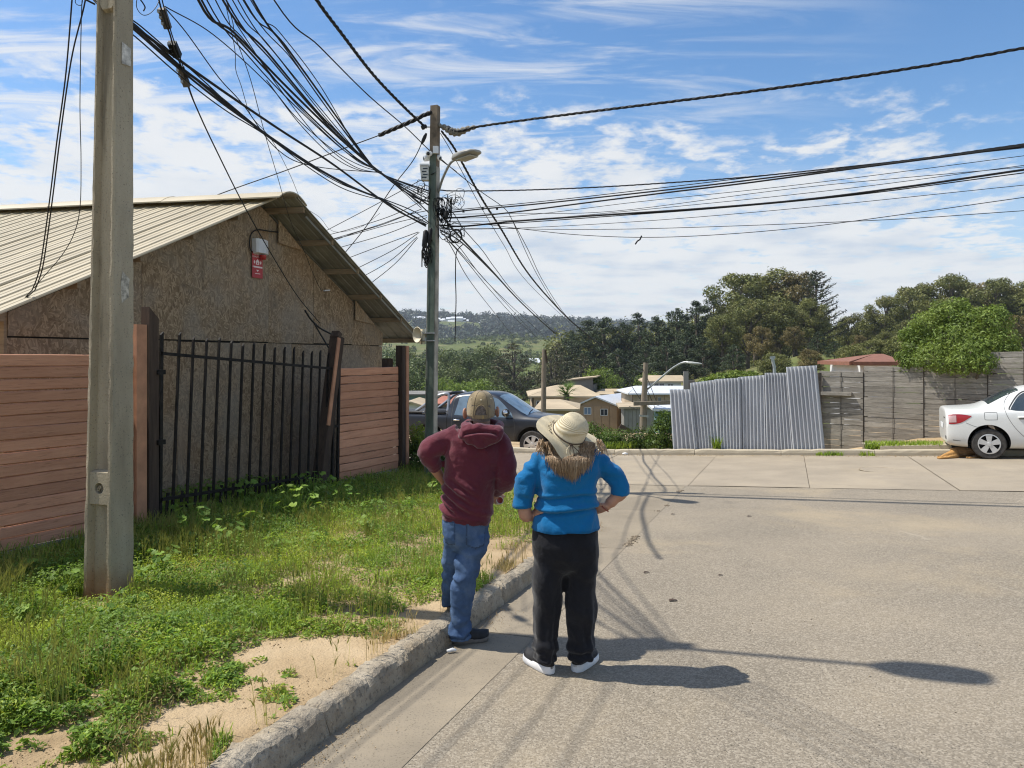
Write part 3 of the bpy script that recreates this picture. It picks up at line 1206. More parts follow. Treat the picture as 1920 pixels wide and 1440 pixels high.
MB().bar(fp(GY0, .068, zt0), fp(GY1 + .1, .068, zt1), .028, .034).build('top_rail', M_IRON, gate)
MB().bar(fp(GY0, .068, zb0), fp(GY1, .068, zb1), .028, .034).build('bottom_rail', M_IRON, gate)
for z in (1.60, .85):
 MB().box(fp(8.02, .09, z), (.07, .10, .05), Matrix.Rotation(math.atan2(-FSL, 1), 3, 'Z')).build('hinge', M_IRON, gate)
zl = fence_ground(10.9)
lp0 = fp(10.72, .06, zl - .25)
lp1 = fp(11.32, .02, 2.06)
post = thing('leaning_post', lp0 + Vector((0, 0, .25)), 'dark timber gate post leaning sideways with terracotta board on it', 'post')
dpl = (lp1 - lp0).normalized()
MB().bar(lp0, lp1, .15, .16, up=FN).build('timber', M_DARKWD, post)
off = FN * .085 - FD * .075
MB().bar(lp0 + (lp1 - lp0) * .50 + off, lp1 + off - dpl * .02, .07, .02, up=FN).build('painted_board', M_ORANGE2, post)
MB().bar(lp1 + dpl * -.02 - FD * .05, lp1 + dpl * .07 - FD * .02, .09, .13, up=FN).build('split_top', M_DARKWD, post)
sf = thing('side_stile', fp(11.22, .05, zl), 'narrow black iron stile pair beside the leaning post', 'stile')
MB().bar(fp(11.12, .05, zl - .2), fp(11.22, .05, 1.80), .035, .03, up=FN).build('bar', M_IRON, sf)
MB().bar(fp(11.24, .07, zl - .2), fp(11.30, .07, 1.72), .045, .03, up=FN).build('bar', M_IRON, sf)
MB().bar(fp(11.10, .06, .72), fp(11.28, .06, .72), .03, .04).build('latch', M_IRON, sf)
zc = fence_ground(13.2)
cp = thing('corner_post', fp(13.2, 0, zc), 'tall corner post of dark timber faced with terracotta board at fence end', 'post')
MB().bar(fp(13.14, .06, zc - .3), fp(13.14, .06, 1.955), .12, .13, up=FN).build('timber', M_DARKWD, cp)
MB().bar(fp(13.27, .075, zc - .3), fp(13.27, .075, 1.95), .10, .10, up=FN).build('painted_board', M_ORANGE2, cp)
tag(MB().bar(fp(13.0, -.12, zc - .3), fp(13.0, -.12, 1.73), .16, .13, up=FN).build('stub_post', M_DARKWD), 'short dark timber post behind the terracotta panel by the corner post', 'post')
# ================================================================== BIG CONCRETE UTILITY POLE
def mat_pole():
 g = G('cast_pole_concrete')
 b = g.noise(3.0, 6, .62, vec=g.map((1, 1, .22)))
 col = g.ramp(b, [(.28, (.235, .20, .145)), (.5, (.36, .31, .225)), (.74, (.47, .41, .305))])
 st = g.step(g.noise(6, 5, .65, .3, vec=g.map((1, 1, .10))), .54, .70)
 col = g.mix(g.math('MULTIPLY', st, .65), col, (.14, .118, .085))
 pit = g.step(g.noise(70, 3, .7), .60, .68)
 col = g.mix(g.math('MULTIPLY', pit, .7), col, (.06, .055, .05))
 tc = g.n('ShaderNodeTexCoord').outputs['Object']
 sp = g.n('ShaderNodeSeparateXYZ')
 g.l(tc, sp.inputs[0])
 foot = g.math('SUBTRACT', 1.0, g.step(g.math('ADD', sp.outputs[2], g.math('MULTIPLY', g.noise(5, 4, .6), .35)), .12, .62))
 col = g.mix(g.math('MULTIPLY', foot, .85), col, (.24, .125, .04))
 g.color(col).set(rough=.92, spec=.2)
 g.bump(g.math('ADD', g.noise(18, 5, .65), g.noise(75, 4, .65)), .7, .008)
 return g.m
M_POLE = mat_pole()
PX, PY = -3.09, 5.72
PZ = vz(PX, PY) - .02
pole = thing('concrete_utility_pole', (PX, PY, PZ), 'big grooved concrete utility pole standing in the weeds in front of the fence', 'utility pole')
PH = 6.75
lean = Vector((.012, -.002, 0))
def pole_frame(z, ang=math.radians(-17)):
 """centre and half sizes at height z above the foot"""
 f = z / PH
 a = .128 - .050 * f
 b = .120 - .046 * f
 return Vector((0, 0, z)) + lean * z, a, b, ang
def pole_ring(z):
 c0, a, b, ang = pole_frame(z)
 rib = a * .25
 cut = b * .52
 ch = .010
 pts = [(-a, -b + ch), (-a + ch, -b), (-a + rib, -b), (-a + rib + .014, -b + cut), (a - rib - .014, -b + cut), (a - rib, -b), (a - ch, -b), (a, -b + ch),
   (a, b - ch), (a - ch, b), (a - rib, b), (a - rib - .014, b - cut), (-a + rib + .014, b - cut), (-a + rib, b), (-a + ch, b), (-a, b - ch)]
 ca, sa = math.cos(ang), math.sin(ang)
 out = []
 for x, y in pts:
  q = c0 + Vector((x * ca - y * sa, x * sa + y * ca, 0))
  if abs(x) > a * .9 and abs(y) > b * .9 or abs(abs(x) - a + rib) < .002:
   d = mnoise.fractal(Vector((x * 20, y * 20, z * 14)), 1, 2, 3) * .006
   q += Vector((d, d * .7, 0))
  out.append(q)
 return out
zs = [-.3] + [i * .07 for i in range(0, 70)] + [4.9 + i * (PH - 4.9) / 5 for i in range(6)]
pme = MB().rings([pole_ring(z) for z in zs]).mesh('shaft', True)
pme.set_sharp_from_angle(angle=math.radians(40))
obj('shaft', pme, M_POLE, pole, at=(PX, PY, PZ))
ang = math.radians(-17)
def pl(x, y, z):
 c0, a, b, _ = pole_frame(z)
 return Vector((PX, PY, PZ)) + c0 + Vector((x * math.cos(ang) - y * math.sin(ang), x * math.sin(ang) + y * math.cos(ang), 0))
def bridge(z0, z1, side=-1):
 _, a, b, _ = pole_frame((z0 + z1) / 2)
 rib = a * .25
 hw_ = a - rib - .003
 cut = b * .52
 yo, yi = side * (b - .012), side * (b - cut - .01)
 n = 20
 zc_ = (z0 + z1) / 2
 R = .042
 mb = MB()
 outer = []
 for k in range(n):
  t = 2 * math.pi * k / n
  cx, cz = math.cos(t), math.sin(t)
  m_ = max(abs(cx) / hw_, abs(cz) / ((z1 - z0) / 2))
  outer.append((cx / m_, zc_ + cz / m_))
 f_o = [pl(x, yo, z) for x, z in outer]
 f_i = [pl(R * math.cos(2 * math.pi * k / n), yo, zc_ + R * math.sin(2 * math.pi * k / n)) for k in range(n)]
 g_i = [pl(R * .85 * math.cos(2 * math.pi * k / n), yi, zc_ + R * .85 * math.sin(2 * math.pi * k / n)) for k in range(n)]
 b_o = [pl(x, yi, z + (.02 if z > zc_ else -.02)) for x, z in outer]
 mb.rings([b_o, f_o, f_i, g_i], cap=False)
 mb.add(g_i, [list(range(n))])
 mb.build('bridge_block', M_POLE, pole, fix=True)
 rr_ = []
 for q in range(9):
  t = q * .7
  rr_.append(pl(.026 * math.cos(t) * (.4 + .1 * q % .6), yo * .93, zc_ + .02 * math.sin(t * 1.3)))
 MB().tube(rr_, .005, 5).build('wire_stub', M_POLE, pole)
bridge(.76, 1.0)
bridge(4.5, 4.76)
def pole_face(y, z, out=.003):
 _, a, b, _ = pole_frame(z)
 return pl(a + out, y, z)
MB().prism([pole_face(-.035, 4.09), pole_face(.05, 4.10), pole_face(.052, 4.235), pole_face(-.033, 4.255)], pl(.06, 0, 2) - pl(.055, 0, 2)).build(
 'number_plate', plain('weathered_tin_plate', (.55, .52, .46), .6, var=.35, scale=22), pole, fix=True)
pg = []
for (y0, z0) in ((-.02, 2.28), (.05, 2.33), (.045, 2.40), (.055, 2.47), (-.015, 2.52), (-.03, 2.42)):
 pg.append(pole_face(y0, z0, .001))
MB().prism(pg, pl(.06, 0, 2) - pl(.058, 0, 2)).build('paper_remains', plain('torn_paper', (.40, .37, .31), .8, var=.45, scale=25), pole, fix=True)
M_GALV = plain('galvanised_steel', (.42, .43, .43), .45, metal=.6, var=.15, scale=8)
M_LAMP = plain('grey_lamp_casting', (.33, .32, .29), .5, var=.12, scale=6)
def lamp_head(c, dirv, L, Wd, name='lamp_head', parent=None, m=None):
 """flat rounded street-light head from its neck at c along dirv"""
 d = Vector(dirv).normalized()
 side = d.cross(Vector((0, 0, 1))).normalized()
 up = side.cross(d)
 rows = []
 for f, w, h in ((0, .25, .35), (.06, .45, .6), (.22, .86, 1), (.45, 1, 1), (.75, .96, .8), (.93, .78, .55), (1, .45, .3)):
  ring = []
  for k in range(14):
   t = 2 * math.pi * k / 14
   cx, cz = math.cos(t), math.sin(t)
   cx = math.copysign(abs(cx) ** .7, cx)
   cz = math.copysign(abs(cz) ** .7, cz)
   ring.append(c + d * (f * L) + side * (cx * w * Wd / 2) + up * (cz * h * L * .085))
  rows.append(ring)
 o = MB().rings(rows).build(name, m or M_LAMP, parent, smooth='auto')
 ln = MB()
 poly = []
 for a_, b_ in ((.30, -.32), (.86, -.28), (.86, .28), (.30, .32)):
  poly.append(c + d * (a_ * L) + side * (b_ * Wd) - up * (L * .085))
 ln.prism(poly, -up * .012).build('lens', plain('lamp_lens', (.45, .43, .36), .3), parent, fix=True)
 return o
lb = Vector((PX, PY, PZ)) + Vector((.06, 0, PH - .75))
arm = [lb, lb + Vector((.25, -.10, .35)), lb + Vector((.62, -.28, .82)), lb + Vector((.95, -.42, 1.02))]
MB().tube(spline(arm, 6), .028, 8).build('lamp_arm', M_GALV, pole, smooth=True)
lamp_head(arm[-1], Vector((1, -.45, .10)), .64, .31, parent=pole)
MB().box((PX + .02, PY, PZ + PH - .35), (.34, .26, .05)).build('clamp_band', M_GALV, pole)
for k in range(3):
 MB().lathe([(.0, -.07), (.03, -.06), (.045, -.02), (.03, 0), (.045, .03), (.03, .06), (0, .07)], 10, (PX + .17, PY - .05 + .06 * k, PZ + PH - .5 - .35 * k), axis=(1, 0, .1)).build('insulator', M_PLAST, pole, smooth=True)
# ================================================================== STREET CORNER POLE (green painted face) AND ITS GEAR
QY = 12.75
QX = (808 - 960) / FPX * QY
QZ = vz(QX, QY) - .02
M_QCON = plain('pale_pole_concrete', (.36, .33, .275), .92, var=.3, scale=5, bump=.6, bscale=45)
M_GREEN = plain('faded_green_pole_paint', (.105, .135, .105), .6, var=.22, scale=4, bump=.2)
M_QSHADE = plain('shaded_bare_concrete', (.185, .140, .095), .85, var=.3, scale=7, bump=.4)  # unpainted concrete; the shade on it is put into this brown
M_CAMW = plain('white_camera_plastic', (.74, .74, .73), .35, var=.03, spec=.5)
M_DGLASS = plain('dark_lens_glass', (.012, .012, .014), .08, var=.0, spec=.6)
M_HORN = plain('beige_horn_plastic', (.62, .56, .42), .55, var=.1)
cpole = thing('corner_utility_pole', (QX, QY, QZ), 'tall slim utility pole with green painted face at the street corner carrying tangled cables', 'utility pole')
QH = 6.0 + .04 - QZ
qlean = Vector((.012, 0, 0))
def qring(z, x0, x1, y0, y1):
 c = Vector((QX, QY, QZ)) + qlean * z + Vector((0, 0, z))
 k = 1 - .16 * z / QH
 a = math.radians(-20)
 r = []
 for x, y in ((x0, y0), (x1, y0), (x1, y1), (x0, y1)):
  x *= k
  y *= k
  r.append(c + Vector((x * math.cos(a) - y * math.sin(a), x * math.sin(a) + y * math.cos(a), 0)))
 return r
zq = QH - 1.05
MB().rings([qring(z, -.10, .075, -.062, .08) for z in (-.4, 0, 1.5, 3, zq)]).build('concrete_shaft', M_QCON, cpole, fix=True)
MB().rings([qring(z, -.082, .058, -.070, -.063) for z in (-.4, 0, 1.5, 3, zq + .25)]).build('painted_face', M_GREEN, cpole, fix=True)
MB().rings([qring(z, -.082, -.052, -.076, -.0705) for z in (-.4, 0, 1.5, 3, zq)]).rings([qring(z, .032, .058, -.076, -.0705) for z in (-.4, 0, 1.5, 3, zq)]).build('painted_flange', M_GREEN, cpole, fix=True)
MB().rings([qring(z, -.085, .07, -.062, .078) for z in (zq, zq + .5, QH)]).build('bare_top', M_QSHADE, cpole, fix=True)
a0 = P(822, 360, QY)
arm2 = [a0, P(830, 335, QY - .2), P(843, 308, QY - .5), P(853, 299, QY - .75)]
MB().tube(spline(arm2, 6), .022, 8).build('lamp_arm', M_GALV, cpole, smooth=True)
lamp_head(P(850, 299, QY - .72), Vector((.62, -.70, .02)), .62, .30, parent=cpole)
for (px, py, nm, dx) in ((804, 288, 'white round security camera facing the street on the corner pole', -.02), (799, 297, 'white security camera on the left side of the corner pole', -.08), (822, 296, 'white security camera on the right side of the corner pole', .06)):
 c = P(px, py, QY - .13 if abs(dx) < .03 else QY - .02)
 o = thing('security_camera', c, nm, 'camera', 'security cameras on the corner pole')
 d = Vector((dx * 6, -1, -.25)).normalized() if abs(dx) < .03 else Vector((dx * 14, -.6, -.4)).normalized()
 MB().lathe([(0, -.09), (.035, -.09), (.048, -.06), (.05, .0), (.046, .04), (.03, .046)], 14, c, axis=d).build('body', M_CAMW, o, smooth='auto')
 MB().lathe([(.0, .047), (.028, .046), (.03, .03)], 12, c, axis=d).build('lens', M_DGLASS, o, smooth=True)
 MB().bar(c - d * .05, Vector((QX + qlean.x * 5.2, QY, c.z + .06)), .03, .03).build('bracket', M_CAMW, o)
c = P(817, 281, QY - .10)
o = thing('antenna_unit', c, 'white square antenna unit above the cameras on the corner pole', 'antenna')
MB().box(c, (.09, .05, .12)).build('housing', M_CAMW, o)
MB().bar(c + Vector((0, .02, 0)), c + Vector((-.03, .12, 0)), .03, .03).build('bracket', M_GALV, o)
c = P(797, 325, QY)
o = thing('equipment_box', c, 'white wire fronted equipment box on the upper left of the corner pole', 'box')
MB().hexa([c + Vector(q) for q in ((-.055, -.09, -.13), (.07, -.09, -.13), (.07, .05, -.13), (-.055, .05, -.13), (-.08, -.09, .10), (.07, -.09, .10), (.07, .05, .10), (-.08, .05, .10))]).build('housing', plain('dusty_white_box', (.58, .57, .52), .5, var=.25, scale=20), o, fix=True)
MB().box(c + Vector((-.005, -.02, .125)), (.15, .16, .03)).build('lid', M_CAMW, o)
for k in range(4):
 MB().box(c + Vector((-.005 + .02 * (k % 2), -.094, -.09 + .05 * k)), (.08, .004, .018)).build('slot', M_DGLASS, o)
c = P(788, 628, QY)
o = thing('siren_horn', c, 'beige siren horn strapped to the corner pole at mid height', 'siren')
ax = Vector((-.75, -.65, .0)).normalized()
MB().lathe([(.03, -.10), (.05, -.09), (.055, -.04), (.085, .02), (.125, .07), (.14, .075), (.13, .08), (.08, .03), (.02, -.02)], 18, c + Vector((.01, 0, 0)), axis=ax).build('horn', M_HORN, o, smooth='auto')
MB().box(c + Vector((.035, .02, -.03)), (.05, .12, .26), Matrix.Rotation(.5, 3, 'Z')).build('driver_box', M_HORN, o)
for dz_ in (.03, -.10):
 MB().box(Vector((QX - .02, QY, c.z + dz_)), (.23, .20, .02), Matrix.Rotation(math.radians(-20), 3, 'Z')).build('strap', M_GALV, o)
for (px, py, lab) in ((805, 212, 'black cable clamp near the very top of the corner pole'), (795, 238, 'black cable clamp holding the thick cable left of the corner pole top')):
 c = P(px, py, QY - .02)
 o = thing('cable_clamp', c, lab, 'clamp')
 MB().lathe([(0, -.05), (.035, -.045), (.045, -.01), (.03, .01), (.042, .03), (.02, .05), (0, .052)], 10, c, axis=(1, -.2, .3)).build('insulator', M_BLACK, o, smooth=True)
 MB().bar(c + Vector((.02, 0, 0)), Vector((QX + qlean.x * 6, QY, c.z)), .018, .018).build('pin', M_GALV, o)
# ================================================================== CABLES
P1 = Vector((PX, PY, 0))
P2 = Vector((QX, QY, 0))
def Yline(px, A, B):
 """depth where the vertical plane through A and B is seen at column px"""
 k = (px - 960) / FPX
 dx, dy = B.x - A.x, B.y - A.y
 den = dx - k * dy
 t = (k * A.y - A.x) / den
 return A.y + t * dy
def cable(pts, wpx, label, group=None, name='cable', twist=False, n=8, at=None, m=None, sides=5):
 """pts: world points; wpx: width in photo pixels at its farther end"""
 q = spline(pts, n)
 Yr = at if at else max(6.0, sum(p.y for p in q) / len(q))
 r = wpx * Yr / FPX * .5
 mb = MB()
 if twist:
  L = 0
  tot = [0]
  for a, b in zip(q[:-1], q[1:]):
   L += (b - a).length
   tot.append(L)
  seg = max(60, int(L / .05))
  for ph in (0, 2.1, 4.2):
   pp = []
   for i in range(seg + 1):
    d = L * i / seg
    k = next((j for j in range(1, len(tot)) if tot[j] >= d - 1e-9), len(tot) - 1)
    f = (d - tot[k - 1]) / max(1e-9, tot[k] - tot[k - 1])
    c_ = q[k - 1].lerp(q[k], f)
    t = (q[k] - q[k - 1]).normalized()
    s_ = t.cross(Vector((0, 0, 1))).normalized()
    u_ = s_.cross(t)
    w_ = d / .36 * 2 * math.pi + ph
    pp.append(c_ + s_ * (math.cos(w_) * r * .62) + u_ * (math.sin(w_) * r * .62))
   mb.tube(pp, r * .62, 4)
 else:
  mb.tube(q, r, sides)
 o = mb.build(name, m or M_BLACK, smooth=True)
 return tag(o, label, 'cable', group)
GB = 'cables strung from the big pole to the corner pole'
LB = 'black cable of the upper bundle between big concrete pole and corner pole'
LL = 'black cable of the lower bundle between big concrete pole and corner pole'
p1top = 6.3
def span(pix, wpx, label, end=None, group=GB, start_z=None, twist=False, sides=5):
 """cable lying in the plane of the two poles, through photo pixels, ending at the corner pole"""
 pts = []
 y0 = Yline(pix[0][0], P1, P2)
 for px, py in pix:
  pts.append(P(px, py, Yline(px, P1, P2)))
 if start_z is not None:
  a = Vector((PX + .12, PY + .03, start_z))
  pts.insert(0, a)
 return cable(pts, wpx, label, group, twist=twist, at=11, sides=sides)
ups = [
 ([(372, 0), (440, 62), (540, 165), (640, 262), (712, 322), (770, 362), (803, 384)], 3.4, 6.05),
 ([(378, 0), (452, 80), (560, 196), (660, 290), (716, 326), (775, 372), (803, 398)], 2.6, 6.02),
 ([(388, 0), (470, 110), (560, 205), (650, 286), (714, 324), (780, 362), (803, 372)], 1.8, 5.98),
 ([(404, 0), (462, 80), (560, 200), (662, 296), (716, 326), (790, 390)], 1.6, 6.1),
 ([(418, 0), (500, 96), (600, 215), (690, 304), (718, 328), (770, 366), (803, 378)], 3.0, 6.2),
 ([(424, 0), (515, 120), (612, 232), (690, 306), (720, 330), (790, 382)], 2.2, 6.22),
 ([(436, 0), (500, 80), (590, 190), (680, 296), (716, 326), (800, 372)], 1.6, 6.25),
 ([(446, 0), (530, 118), (618, 230), (688, 302), (718, 328), (800, 366)], 1.6, 6.3),
 ([(456, 0), (520, 70), (604, 190), (684, 296), (716, 326), (803, 362)], 2.0, 6.35),
 ([(458, 0), (548, 112), (630, 225), (690, 300), (718, 328), (790, 372)], 1.6, 6.38),
 ([(474, 0), (540, 92), (622, 206), (688, 298), (717, 327), (803, 358)], 3.0, 6.45),
 ([(470, 0), (524, 60), (600, 160), (676, 288), (716, 326), (780, 362)], 1.5, 6.42),
]
for pix, w, sz in ups:
 span(pix, w, LB, start_z=sz)
for pix, w in (([(309, 12), (400, 65), (500, 155), (560, 225), (630, 285), (680, 312), (716, 322)], 1.4),
    ([(309, 14), (350, 62), (410, 145), (455, 195), (520, 280), (590, 312), (716, 324)], 1.4),
    ([(500, 150), (560, 230), (620, 290), (670, 318), (714, 323)], 1.4),
    ([(440, 40), (520, 160), (600, 262), (664, 312), (715, 325)], 1.4)):
 span(pix, w, 'thin service wire curving up into the upper cable bundle', group='thin wires joining the upper bundle')
for k, (pix, w) in enumerate((
  ([(205, 16), (245, 44), (330, 108), (420, 172), (520, 240), (620, 305), (700, 364), (745, 395), (798, 422)], 3.4),
  ([(205, 18), (245, 47), (320, 112), (410, 180), (490, 245), (570, 300), (650, 347), (710, 372), (752, 398), (798, 424)], 3.4),
  ([(205, 22), (245, 50), (330, 124), (420, 196), (500, 252), (590, 312), (660, 350), (716, 374), (770, 402), (802, 419)], 2.6),
  ([(205, 26), (245, 40), (345, 130), (430, 200), (520, 268), (600, 320), (670, 356), (718, 373), (775, 396), (805, 418)], 2.2),
  ([(205, 45), (245, 62), (335, 140), (420, 205), (500, 255), (580, 315), (640, 352), (690, 369), (718, 374)], 1.6),
  ([(205, 28), (245, 36), (300, 80), (380, 150), (470, 232), (556, 294), (640, 345), (714, 372), (800, 421)], 1.6))):
 span(pix, w, LL)
for k, (a, b) in enumerate(((150, -22), (156, -30))):
 A = P(205, 20 + 6 * k, PY + .1)
 cable([P(a, b, PY + .2), P(176, -2 + 3 * k, PY + .15), A], 3.0, 'black cable passing behind the top of the big concrete pole', 'cables behind the big pole', at=6)
span([(514, 0), (600, 88), (690, 178), (760, 238), (812, 288), (856, 322)], 2.2, 'lone straight cable above the bundle passing just in front of the corner pole', start_z=6.55, group=None)
pts = [P(594, 0, 9.0), P(640, 62, 9.8), P(700, 140, 11), P(755, 198, 12), P(793, 234, QY)]
pts.insert(0, P(540, -90, 8.2))
cable(pts, 5.2, 'thick twisted black power cable coming down to the corner pole top from upper left', twist=True, at=11)
cable([P(803, 212, QY), P(770, 228, QY), P(710, 254, 12.9)], 7.0, 'thick twisted black power cable tail left of the corner pole top', twist=True, at=QY)
cable([P(710, 254, 12.9), P(640, 280, 13.1), P(540, 318, 13.6), P(430, 357, 14.2), P(360, 384, 14.8), P(330, 400, 15.2)], 2.0, 'cable running from the corner pole top down behind the house roof ridge')
GD = 'service drops from the corner pole to the house roof'
for pix in ([(818, 322), (700, 386), (590, 444), (560, 462)], [(800, 372), (735, 404), (655, 430), (588, 449), (560, 470)], [(790, 392), (720, 420), (650, 442), (560, 478)],
   [(805, 394), (760, 404), (700, 425), (600, 455), (560, 466)], [(800, 404), (740, 418), (660, 440), (596, 456), (560, 470)], [(800, 408), (720, 440), (610, 472), (570, 488)],
   [(784, 435), (700, 466), (632, 492), (600, 505)], [(786, 436), (735, 470), (648, 514), (620, 530)], [(782, 444), (730, 490), (660, 530), (630, 552)], [(783, 446), (740, 495), (678, 545), (650, 572)]):
 cable([P(x, y, QY + (QY - .0) * 0 + (805 - x) / 240 * 2.6) for x, y in pix], 1.5, 'thin service wire from the corner pole down behind the house roof edge', GD, at=QY)
cable([P(797, 254, QY), P(775, 300, QY), P(735, 352, QY + .3), P(690, 420, QY + .7), P(650, 470, QY + 1.2), P(630, 492, QY + 1.6)], 1.8, 'tensioned wire with black strain insulators running to the roof edge', at=QY)
for (px, py, l) in ((795, 260, 'black strain insulator close under the corner pole top'), (640, 480, 'black strain insulator near the gable roof edge')):
 c = P(px, py, QY + .9 if px < 700 else QY)
 d = Vector((.45, -.2, .9)).normalized()
 tag(MB().tube([c - d * .10, c - d * .04, c + d * .04, c + d * .10], [.015, .03, .03, .015], 8).build('strain_insulator', M_BLACK, smooth=True), l, 'insulator', 'strain insulators')
GR = 'cables leaving the corner pole to the right'
RX = P(2200, 40, 9.2)
def rspan(pix, w, label, twist=False, group=GR, Yend=9.4):
 pts = []
 for px, py in pix:
  f = (px - 820) / (1920 - 820)
  Y = 1 / ((1 - f) / QY + f / Yend)
  pts.append(P(px, py, Y))
 pts.append(pts[-1] + (pts[-1] - pts[-2]).normalized() * 4)
 return cable(pts, w, label, group, twist=twist, at=10.5)
rspan([(836, 240), (862, 246), (893, 238), (1000, 223), (1150, 204), (1350, 179), (1550, 152), (1750, 121), (1920, 90)], 5.0, 'thick twisted black power cable rising across the sky to the right', True, None)
rspan([(824, 356), (850, 358), (960, 357), (1100, 352), (1250, 343), (1400, 332), (1560, 316), (1720, 298), (1920, 270)], 2.6, 'twisted cable leaving the corner pole level with the lamp foot', True)
for pix, w in (([(828, 400), (900, 392), (1000, 383), (1150, 367), (1320, 348), (1500, 326), (1700, 302), (1920, 272)], 3.2),
    ([(836, 408), (870, 407), (960, 398), (1100, 380), (1250, 361), (1400, 343), (1600, 316), (1800, 290), (1920, 274)], 3.4),
    ([(828, 396), (900, 389), (1050, 374), (1250, 351), (1500, 322), (1920, 277)], 1.8)):
 rspan(pix, w, 'dark cable of the upper right bundle, %s strand of it' % ('top' if w == 3.2 else 'thin middle' if w == 1.8 else 'thick lower drooping'))
for pix, w in (([(824, 422), (870, 424), (960, 415), (1100, 405), (1300, 392), (1500, 375), (1700, 350), (1920, 318)], 4.2),
    ([(824, 428), (880, 423), (980, 417), (1150, 405), (1350, 390), (1600, 366), (1920, 324)], 2.0)):
 rspan(pix, w, '%s dark cable of the lower right bundle in front of the clouds' % ('thick' if w > 3 else 'thinner'))
for pix in ([(830, 410), (980, 404), (1200, 378), (1500, 346), (1920, 292)], [(830, 402), (960, 400), (1150, 396), (1500, 352), (1920, 313)], [(828, 416), (1000, 411), (1300, 384), (1600, 352), (1920, 310)], [(828, 430), (960, 428), (1200, 415), (1500, 390), (1920, 347)]):
 rspan(pix, 1.2, 'very thin wire between the two right cable bundles')
rspan([(826, 424), (880, 418), (985, 430), (1080, 440), (1200, 445), (1330, 441), (1500, 427), (1700, 401), (1920, 370)], 1.4, 'low sagging wire on the right with a scrap of string on it', group=None)
rspan([(826, 432), (900, 428), (1040, 430), (1200, 429), (1450, 421), (1700, 410), (1920, 395)], 1.3, 'lowest nearly level thin wire on the right', group=None)
sc = [P(1203, 442, 11.4), P(1200, 449, 11.4), P(1195, 452, 11.4), P(1191, 458, 11.4)]
tag(MB().tube(sc, .012, 5).build('string_scrap', M_BLACK), 'scrap of string dangling from the sagging wire on the right', 'string')
sh_ = [P(822, 235, QY), P(836, 240, QY - .03), P(848, 247, QY - .06), P(860, 248, QY - .1), P(876, 242, QY - .16), P(893, 238, QY - .2)]
mbs = MB()
q = spline(sh_, 5)
mbs.tube(q, [(.03 + .035 * math.sin(math.pi * min(1, i / (len(q) - 1) * 1.05)) + .012 * math.sin(i * 2.2)) for i in range(len(q))], 9)
tag(mbs.build('torn_cable_sheath', plain('torn_grey_sheath', (.20, .185, .15), .8, var=.5, scale=30, bump=.5), smooth=True), 'torn grey sheath sagging round the power cable by the corner pole top', 'cable sheath')
GV = 'cables running down into the valley'
TP = P(1208, 690, 40)
T2 = P(1020, 662, 36)
def vspan(pix, w, Yend, label, twist=False, group=GV):
 pts = []
 n = len(pix) - 1
 x0, x1 = pix[0][0], pix[-1][0]
 for px, py in pix:
  f = (px - x0) / (x1 - x0)
  pts.append(P(px, py, 1 / ((1 - f) / QY + f / Yend)))
 return cable(pts, w, label, group, twist=twist, at=16)
vspan([(828, 246), (850, 275), (872, 315), (905, 375), (940, 430), (985, 505), (1030, 560), (1080, 610), (1140, 655), (1206, 694)], 3.2, 40, 'thick twisted power cable dropping away right of the street lamp into the valley', True, None)
for pix, w in (([(826, 250), (845, 282), (868, 325), (900, 385), (945, 460), (990, 530), (1075, 612)], 1.2),
    ([(812, 285), (850, 318), (900, 358), (945, 390), (960, 412), (985, 470), (1010, 520), (1045, 575), (1085, 615)], 1.6),
    ([(960, 412), (990, 468), (1020, 530), (1060, 590), (1090, 620)], 1.2),
    ([(826, 384), (850, 400), (870, 430), (905, 470), (930, 505), (975, 560), (1045, 625)], 1.5),
    ([(826, 400), (845, 425), (868, 450), (920, 505), (980, 570), (1040, 625)], 3.4),
    ([(826, 432), (866, 455), (925, 512), (985, 575), (1045, 628)], 2.4),
    ([(826, 436), (860, 462), (905, 520), (960, 575), (1020, 630)], 1.4),
    ([(836, 445), (875, 490), (920, 545), (975, 605), (1015, 640)], 1.4),
    ([(838, 448), (862, 472), (910, 525), (950, 570), (1000, 625)], 1.3),
    ([(838, 450), (850, 470), (880, 525), (930, 590), (970, 640)], 1.3)):
 vspan(pix, w, 36, 'dark wire slanting from the corner pole down toward the timber pole behind the pickup')
lw = [P(868, 458, QY - .3), P(860, 466, QY - .3), P(855, 478, QY - .3), P(854, 520, QY - .3), P(855, 560, QY - .3), P(854, 600, QY - .3), P(853, 640, QY - .3)]
cable(lw, 2.0, 'loose wire hanging straight down right of the corner pole', None, at=QY)
# ---- tangles on the corner pole
def tangle(name, cx, cy, sx, sy, n, label, seed, loopy=1.0, r0=.006, Y0=QY, depth=.10):
 rd = random.Random(seed)
 mb = MB()
 for k in range(n):
  x, y = rd.gauss(0, .5), rd.gauss(0, .5)
  pts = []
  ang = rd.uniform(0, 6.28)
  R = rd.uniform(.25, .9) * loopy
  for q in range(rd.randint(5, 9)):
   ang += rd.uniform(.5, 1.3)
   px = cx + sx * max(-1.1, min(1.1, x + R * math.cos(ang) * .8))
   py = cy + sy * max(-1.1, min(1.1, y + R * math.sin(ang) * .8 + rd.gauss(0, .12)))
   pts.append(P(px, py, Y0 + rd.uniform(-depth, depth)))
  mb.tube(spline(pts, 4), r0 * rd.choice((.6, .8, 1, 1.4)), 4)
 return tag(mb.build(name, M_BLACK, smooth=True), label, 'cables', 'cable tangles on the corner pole')
tangle('cable_tangle', 801, 472, 9, 26, 26, 'long bunch of cut cables hanging on the left of the corner pole', 3, 1.1, .007, QY - .03, .09)
tangle('cable_tangle', 830, 400, 15, 26, 30, 'knot of cables on the right side of the corner pole', 5, .9, .007, QY - .05, .10)
